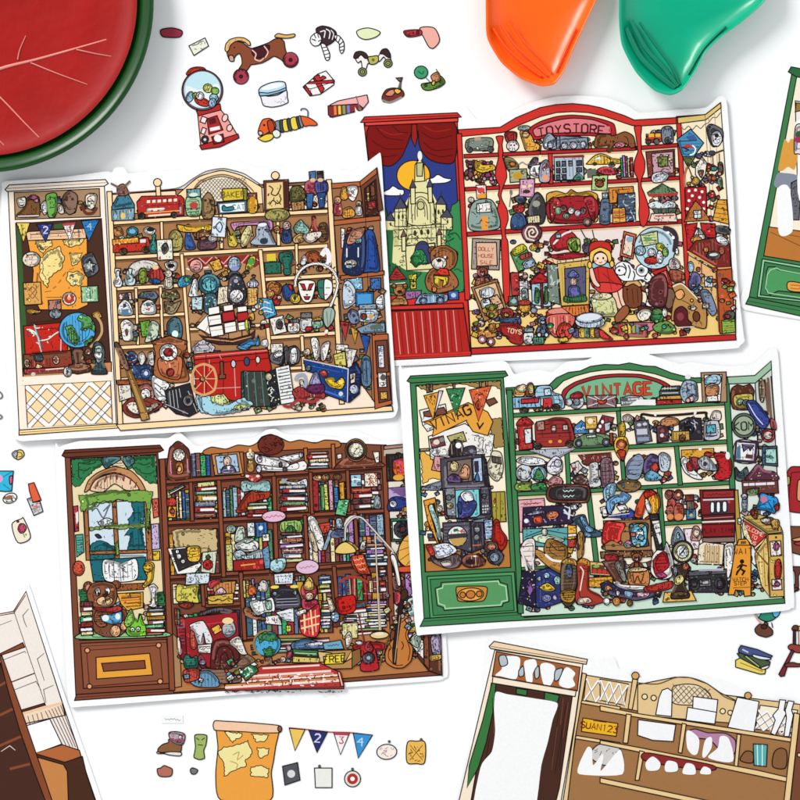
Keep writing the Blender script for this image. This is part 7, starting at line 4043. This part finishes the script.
o e0a0c8 -5 485 35 40
# plate_below
e f4efe8 100 682 72 48 -20
o 9a6a4a 90 675 40 22 -20
= wristwatch_sticker|orange and silver folded tag sticker leaning right, near the left edge|sticker
@ 0 430 .1
!6
# orange_tag
p e5603c 285 540 340 525 412 700 330 725 295 610
# silver_tag
p ccd0d0 272 690 315 675 330 725 400 715 430 815 340 855
z d66 8 .8 320 740 400 800
= flower_tag_sticker|cream tag sticker with a pink flower beside the brown card|sticker
@ 0 500 .1
# tag
s f3e8d2 120 245 210 190 240 190 305 375 180 425
# flower
s c8486a 180 290 200 240 240 240 265 280 240 325 205 330
l 6fb04a 1.4 230 330 250 375
o 6fb04a 260 345 12 10
o 5a2a2a 180 215 16 14
= ring_sticker|small grey ring outline sticker above another at the left edge|sticker
@ 0 350 .075
# ring
c 777 1.6 -60 540 0 560 30 600 20 640 -60 660
= ring_sticker|small grey ring outline sticker lower down at the left edge|sticker
@ 0 350 .075
# ring
c 777 1.6 -60 850 0 865 28 890 10 915 -60 925
= sheet_caption|faint grey printed caption strip above the small boot sticker|caption
@ 140 680 .15
# caption_strip
q fafafa 142 235 288 235 288 288 142 288
t 999 24 4 218 262 *****
= boot_sticker|small brown boot sticker with pink flowers in its top|sticker
@ 140 680 .15
!6
# boot_shoe
s 8a5f3c 120 460 150 430 190 415 195 395 270 400 270 480 200 480 130 482
- sole
s e9e2dc 115 478 150 486 200 478 272 482 268 505 200 500 160 490 118 490
# flower_bunch
s b8a4a8 195 350 250 345 300 365 285 430 230 420 200 390
z a3446a 14 1 200 350 290 420
= tiki_sticker|small green stone mask sticker right of the boot|sticker
@ 140 680 .15
!6
# mask
s a4b868 365 370 400 362 445 370 440 430 425 470 430 520 395 530 360 515 365 480 370 440
l 453 1.4 375 385 395 400
l 453 1.4 410 400 432 385
l 453 1.4 385 430 420 435
= brown_fragment_sticker|tiny brown and orange sticker under the boot sticker|sticker
@ 140 680 .15
# lump
s b5705a 115 595 140 585 160 570 190 580 215 595 205 640 130 640
= pebble_sticker|tiny dark speck of a sticker under the green mask|sticker
@ 140 680 .15
# speck
s 777777 335 600 350 585 385 600 370 625 345 625
= treasure_map_sticker|orange treasure map sticker with rolled peach top, bottom of the photo|sticker
@ 140 680 .15
!0
# map_sheet
s f0a444 512 320 600 318 750 328 880 335 925 345 905 440 890 540 875 620 870 800 540 800 505 640 520 450
- island
i f8eaa8 565 345 680 355 670 385 640 390 620 418 600 400
- island
i f4e6a0 740 360 860 365 830 410 780 415
- island
i f4e6a0 520 480 560 445 590 445 640 430 690 420 720 400 735 450 748 490 700 540 710 570 640 600 560 640 560 560 530 510
- island
i f4e6a0 780 450 860 455 850 500 800 520
- island
i f4e6a0 740 580 800 570 860 590 850 650 740 640
c b59a50 .8 620 500 660 480 650 530 690 500
c b59a50 .8 600 540 650 560 640 590
# rolled_top
s f6cba8 488 300 500 272 560 274 700 282 800 290 920 302 945 320 930 350 800 352 700 345 520 336 495 330
e 8a5a3c 932 325 14 20
= pennant_string_sticker|small bunting sticker of four numbered pennants, yellow navy white and blue|sticker
@ 250 680 .25
!0
# cord
l a55 1.2 155 190 230 198 320 208 400 210 490 220
# pennant
p f0c860 157 193 220 198 180 282
# pennant
p 2c3470 235 200 310 208 268 290
t dde 32 3 270 232 2
# pennant
p f7f3f2 335 210 398 212 362 298
q c0405a 335 208 398 212 392 222 340 220
t c05a6a 26 3 365 240 3
# pennant
p 3a94d4 413 212 490 220 433 312
t bde 34 3 442 248 4
= round_tag_sticker|small pale round tag sticker with a pin, right of the bunting|sticker
@ 250 680 .25
# tag
e f9efe2 547 287 40 30
z a88 16 .7 520 268 575 305
o 554 557 246 6 6
= compass_tile_sticker|small yellow tile sticker with cross pattern and a pin, right of the round tag|sticker
@ 250 680 .25
# tile
s f0bc58 630 250 665 245 700 250 698 330 665 334 628 328
z 6a4a1c 18 .8 635 255 692 325
l 6a4a1c .8 640 260 690 320
l 6a4a1c .8 690 260 640 320
o 554 685 238 6 6
= star_plaque_sticker|dark grey plaque sticker cut by the bottom edge below the bunting|sticker
@ 250 680 .25
# plaque
p 55565c 130 345 190 330 200 400 140 420
o ddd 165 375 16 16
= pinned_card_sticker|white pinned card sticker under the bunting's white pennant|sticker
@ 250 680 .25
# card
p f0efe9 258 352 328 352 328 430 262 430
o 554 278 345 6 7
= lifebuoy_sticker|grey pin of a round sticker under the blue pennant|sticker
@ 250 680 .25
# ring
e e9e4dc 410 395 32 32
o b5322c 410 395 22 22
o fff 410 395 9 9
o 555 410 356 6 6
= desk_globe_sticker|terrestrial globe sticker half hidden under the green vintage card|sticker
@ 740 600 .075
!0
# globe_ball
e 2f8a70 360 110 165 175
s 62b8e4 450 60 520 60 545 130 500 220 450 220 430 150
s a9d8e8 200 120 280 130 270 200 240 230 210 180
c c9a89a 2 190 140 230 250 300 320
# globe_stand
s 6a4434 200 380 260 320 310 330 330 290 370 310 370 340 430 400 430 460 350 495 250 470 205 430
e 4a2c24 320 355 40 30
l 3a2420 1.4 420 300 435 370
= book_pile_sticker|three stacked hardbacks sticker, blue over green over yellow|sticker
@ 740 640 .075
!0
# yellow_book
p ecd468 -60 270 20 230 340 400 330 450 270 455 -60 360
l 8a6a20 1 0 300 300 420
# green_book
p 4a5f40 -40 180 40 160 400 290 390 340 300 390 270 380 0 240
s e9ece4 280 370 330 350 385 335 370 370 300 395
p a9b880 50 215 90 205 270 350 250 370
# blue_book
p 47568a -20 120 10 70 230 125 430 210 400 250 260 240 50 190 -20 160
l ccd 2 30 125 110 165
s dfe6ee 170 190 260 210 400 240 390 262 280 260 180 225
= wooden_chair_sticker|wooden chair sticker with yellow back and red seat cut by the right edge|sticker
@ 740 600 .075
!0
# chair_back
p d9c878 770 350 1000 350 1000 400 770 410
s 6a3a2c 690 380 720 340 770 345 775 400 710 410
p 4a2c28 710 400 740 400 740 600 705 600
p efe0d0 780 410 850 410 850 650 785 620
l 8a6a50 1.2 780 410 785 640
# chair_seat
s 9a4038 640 620 680 590 780 600 1000 640 1000 700 760 700 660 660
# leg
p 7a2c34 690 660 720 680 640 850 590 1010 540 1020 515 990 590 850
# leg
p 7a2c34 900 690 940 690 960 900 920 900
# stretcher
p 7a3c30 600 850 700 830 780 850 1000 830 1000 870 760 890 600 890
= oval_base_sticker|small brown oval sticker half under the vintage card's lower right corner|sticker
@ 700 590 .125
# oval
e 8a5a4a 755 -5 38 16
= red_suitcase_sticker|dark red radio case sticker cut by the right edge beside the vintage card|sticker
@ 740 440 .075
!0
# case_body
s a82a2e 590 800 590 650 620 450 680 360 800 355 1200 360 1200 960 700 960 620 900
c 5a1418 1 640 860 680 500 730 430 1200 420
# strap
s e0a070 770 560 800 530 830 560 820 790 760 790
# buckle
s b8b468 605 500 660 490 660 590 600 600
s e9d9b0 590 630 625 625 620 680 592 680
= wooden_stool_sticker|brown wooden stool sticker cut by the right edge below the red case|sticker
@ 740 500 .075
!0
# seat
p 7a4a34 605 350 1200 360 1200 790 800 730 620 680
s e0a070 700 520 900 480 900 530 740 550
s b8383a 720 570 850 550 850 600 760 600
# leg
@ 670 480 .1625
s 6a3a30 720 535 810 535 810 560 790 590 790 660 765 690 732 680 735 655 770 640 765 560 725 555
""")
ALL = ART if isinstance(ART, str) else '\n'.join(ART)
draw(ALL)
for T in THINGS: T.build()
# ---------------------------------------------------------------- table, dishes, trays
def meshobj(name, V, F, mat, parent=None, smooth_=True, loc=(0, 0, 0)):
    me = bpy.data.meshes.new(name); me.from_pydata(V, [], F); me.materials.append(mat)
    if smooth_: me.shade_smooth()
    o = bpy.data.objects.new(name, me); COL.objects.link(o); o.parent = parent; o.location = loc; return o
def slab(name, x, y, z0, z1, mat):
    V = [(a * x, b * y, z) for z in (z0, z1) for a, b in ((-1, -1), (1, -1), (1, 1), (-1, 1))]
    return meshobj(name, V, [(3, 2, 1, 0), (4, 5, 6, 7), (0, 1, 5, 4), (1, 2, 6, 5), (2, 3, 7, 6), (3, 0, 4, 7)], mat, None, False)
t = slab("tabletop", 0.9, 0.9, -0.03, 0, GREY[0]); t['kind'] = 'structure'
def world(px, py, z=0):            # photo pixel of a point at height z
    k = (1 - z / CAMH) * S
    return ((px - 400) * k, (400 - py) * k, z)
def lathe(name, prof, mat, parent, n=128):
    V = []; F = []; m = len(prof)
    for i in range(n):
        a = 2 * math.pi * i / n
        for r, z in prof: V.append((r * math.cos(a), r * math.sin(a), z))
    for i in range(n):
        for j in range(m - 1):
            p, q = i * m, ((i + 1) % n) * m; F.append((p + j, q + j, q + j + 1, p + j + 1))
    return meshobj(name, V, F, mat, parent)
GG = mottled("green_glass_glaze", (0.004, 0.05, 0.006), amt=0.35, scale=60, rough=0.3, spec=0.3, bump=0.3, coat=0.1)
RG = mottled("red_leaf_glaze", (0.31, 0.005, 0.003), amt=0.3, scale=40, rough=0.12, spec=0.6, bump=1.0, coat=0.5)
RV = mottled("red_vein_glaze", (0.75, 0.25, 0.2), amt=0.1, scale=90, rough=0.25, spec=0.4, bump=0.1, coat=0.1)
RG.node_tree.nodes['Bump'].inputs['Distance'].default_value = 0.0009
def root(name, label, cat, loc):
    r = bpy.data.objects.new(name, None); COL.objects.link(r); r.empty_display_size = .02; r.location = loc; r['label'] = label; r['category'] = cat; return r
cx, cy, _ = world(-17, 2, 0.012)
g = root("round_dish", "dark green glossy round dish with raised rim, under the red leaf plate", "dish", (cx, cy, 0))
u = S * 0.99
lathe("dish_bowl", [(0.0001, 0.0012), (100 * u, 0.0012), (140 * u, 0.004), (158 * u, 0.0095), (166 * u, 0.0122), (170 * u, 0.012), (170.5 * u, 0.0112), (168 * u, 0.0095), (150 * u, 0.004), (120 * u, 0.0), (0.0001, 0.0)], GG, g)
cx, cy, _ = world(-18, 1, 0.010)
r_ = root("leaf_plate", "red glossy round plate with raised leaf veins, nested in the green dish", "plate", (cx, cy, 0))
def pz(r): return 0.0072 + 0.0022 * (r / (155 * u)) ** 2 + 0.0012 * max(0, (r / (155 * u) - .9) / .1) ** 2
prof = [(r * u, pz(r * u)) for r in (0.3, 30, 60, 90, 115, 135, 148, 154)] + [(155.5 * u, pz(155 * u) - 0.0003), (154.5 * u, pz(155 * u) - 0.0012), (140 * u, 0.0078), (90 * u, 0.0066), (40 * u, 0.0062), (0.3 * u, 0.006)]
lathe("plate_body", prof, RG, r_)
def vein(pts, w0, w1, mat=RV, h=0.0011):
    V = []; F = []; n = 24; k = 6
    P = smooth(pts, False, 8); n = len(P)
    for i, (x, y) in enumerate(P):
        a = P[max(0, i - 1)]; b = P[min(n - 1, i + 1)]; dx, dy = b[0] - a[0], b[1] - a[1]; l = math.hypot(dx, dy); nx, ny = -dy / l, dx / l
        w = w0 + (w1 - w0) * i / (n - 1)
        for j in range(k + 1):
            t = math.pi * j / k; off = math.cos(t) * w
            X, Y, _ = world(x + nx * off, y + ny * off, 0.007); X -= cx; Y -= cy
            V.append((X, Y, pz(math.hypot(X, Y)) - 0.0001 + math.sin(t) * h * (w / w0)))
    for i in range(n - 1):
        for j in range(k): a = i * (k + 1) + j; F.append((a, a + 1, a + k + 2, a + k + 1))
    meshobj("leaf_vein", V, F, mat, r_)
vein([(-60, 92), (0, 69), (35, 60), (75, 49), (107, 40)], 1.9, .6)
vein([(31, 63), (58, 74), (88, 85)], 0.8, .4); vein([(77, 50), (95, 54), (112, 57)], 0.8, .4)
vein([(18, 60), (20, 50), (26, 36)], .7, .4); vein([(-30, 70), (0, 97), (26, 124), (40, 138)], 1.0, .5); vein([(-50, 90), (-20, 120), (5, 146)], .9, .4)
def tray(name, label, outline, mat, ribs, H, ribmat):
    P = smooth(outline, True, 8); cxp = sum(p[0] for p in P) / len(P); cyp = sum(p[1] for p in P) / len(P)
    wx, wy, _ = world(cxp, cyp); rt = root(name, label, "tray", (wx, wy, 0))
    V = []; F = []; n = len(P); lv = [(1.0, H - .0012), (1.003, H), (.985, H + .0001), (.955, H - .0006), (.93, H - .0022), (.8, H * .55), (.6, H * .42), (.3, H * .34), (.02, H * .32)]
    for q in [(.86, .0), (.97, H * .45)] + lv:
        for x, y in P:
            X, Y, _ = world(cxp + (x - cxp) * q[0], cyp + (y - cyp) * q[0], q[1]); V.append((X - wx, Y - wy, q[1]))
    m = len(lv) + 2
    for a in range(m - 1):
        for i in range(n): j = (i + 1) % n; F.append((a * n + i, a * n + j, (a + 1) * n + j, (a + 1) * n + i))
    F.append(tuple(range((m - 1) * n, m * n))); F.append(tuple(range(n - 1, -1, -1)))
    meshobj("tray_body", V, F, mat, rt)
    for pts, w in ribs:
        V = []; F = []; k = 6; Q = smooth(pts, False, 8)
        for i, (x, y) in enumerate(Q):
            a = Q[max(0, i - 1)]; b = Q[min(len(Q) - 1, i + 1)]; dx, dy = b[0] - a[0], b[1] - a[1]; l = math.hypot(dx, dy); nx, ny = -dy / l, dx / l
            for j in range(k + 1):
                t = math.pi * j / k; X, Y, _ = world(x + nx * math.cos(t) * w, y + ny * math.cos(t) * w, H * .8); V.append((X - wx, Y - wy, H * .7 + math.sin(t) * .0012))
        for i in range(len(Q) - 1):
            for j in range(k): a = i * (k + 1) + j; F.append((a, a + 1, a + k + 2, a + k + 1))
        meshobj("rib", V, F, ribmat, rt)
OM = mottled("orange_plastic", (0.93, 0.12, 0.006), amt=0.1, scale=60, rough=0.28, spec=0.4)
OR = mottled("orange_rib_plastic", (0.95, 0.09, 0.008), amt=0.06, scale=80, rough=0.3, spec=0.4)
TM = mottled("green_plastic", (0.0, 0.36, 0.2), amt=0.12, scale=60, rough=0.28, spec=0.4)
TR = mottled("dark_green_rib_plastic", (0.0, 0.2, 0.11), amt=0.1, scale=80, rough=0.3, spec=0.4)
tray("petal_tray", "orange glossy plastic petal shaped tray with ribbed left side, at the top edge", [(486, 20), (488, 40), (501, 62), (520, 78), (541, 86), (554, 84), (563, 73), (573, 50), (586, 22), (600, -12), (596, -60), (545, -80), (490, -50)],
     OM, [([(493, 28), (505, 46), (522, 62), (541, 76)], 1.4), ([(501, 24), (514, 44), (531, 60), (547, 75)], 1.4), ([(510, 20), (524, 42), (540, 58), (551, 72)], 1.2), ([(576, 28), (566, 50), (556, 72)], 1.2)], 0.009, OR)
tray("petal_tray", "emerald green plastic petal shaped tray with dark ribbed left side, at the top edge", [(619, 12), (622, 45), (636, 72), (654, 90), (670, 95), (682, 90), (694, 74), (706, 52), (722, 36), (744, 20), (770, -8), (760, -60), (690, -80), (625, -50)],
     TM, [([(626, 28), (640, 56), (658, 74), (675, 88)], 3.2), ([(631, 20), (646, 48), (664, 68), (678, 86)], 2.6), ([(640, 22), (655, 44), (670, 64), (680, 84)], 1.4), ([(726, 26), (704, 48), (688, 74)], 1.3)], 0.010, TR)
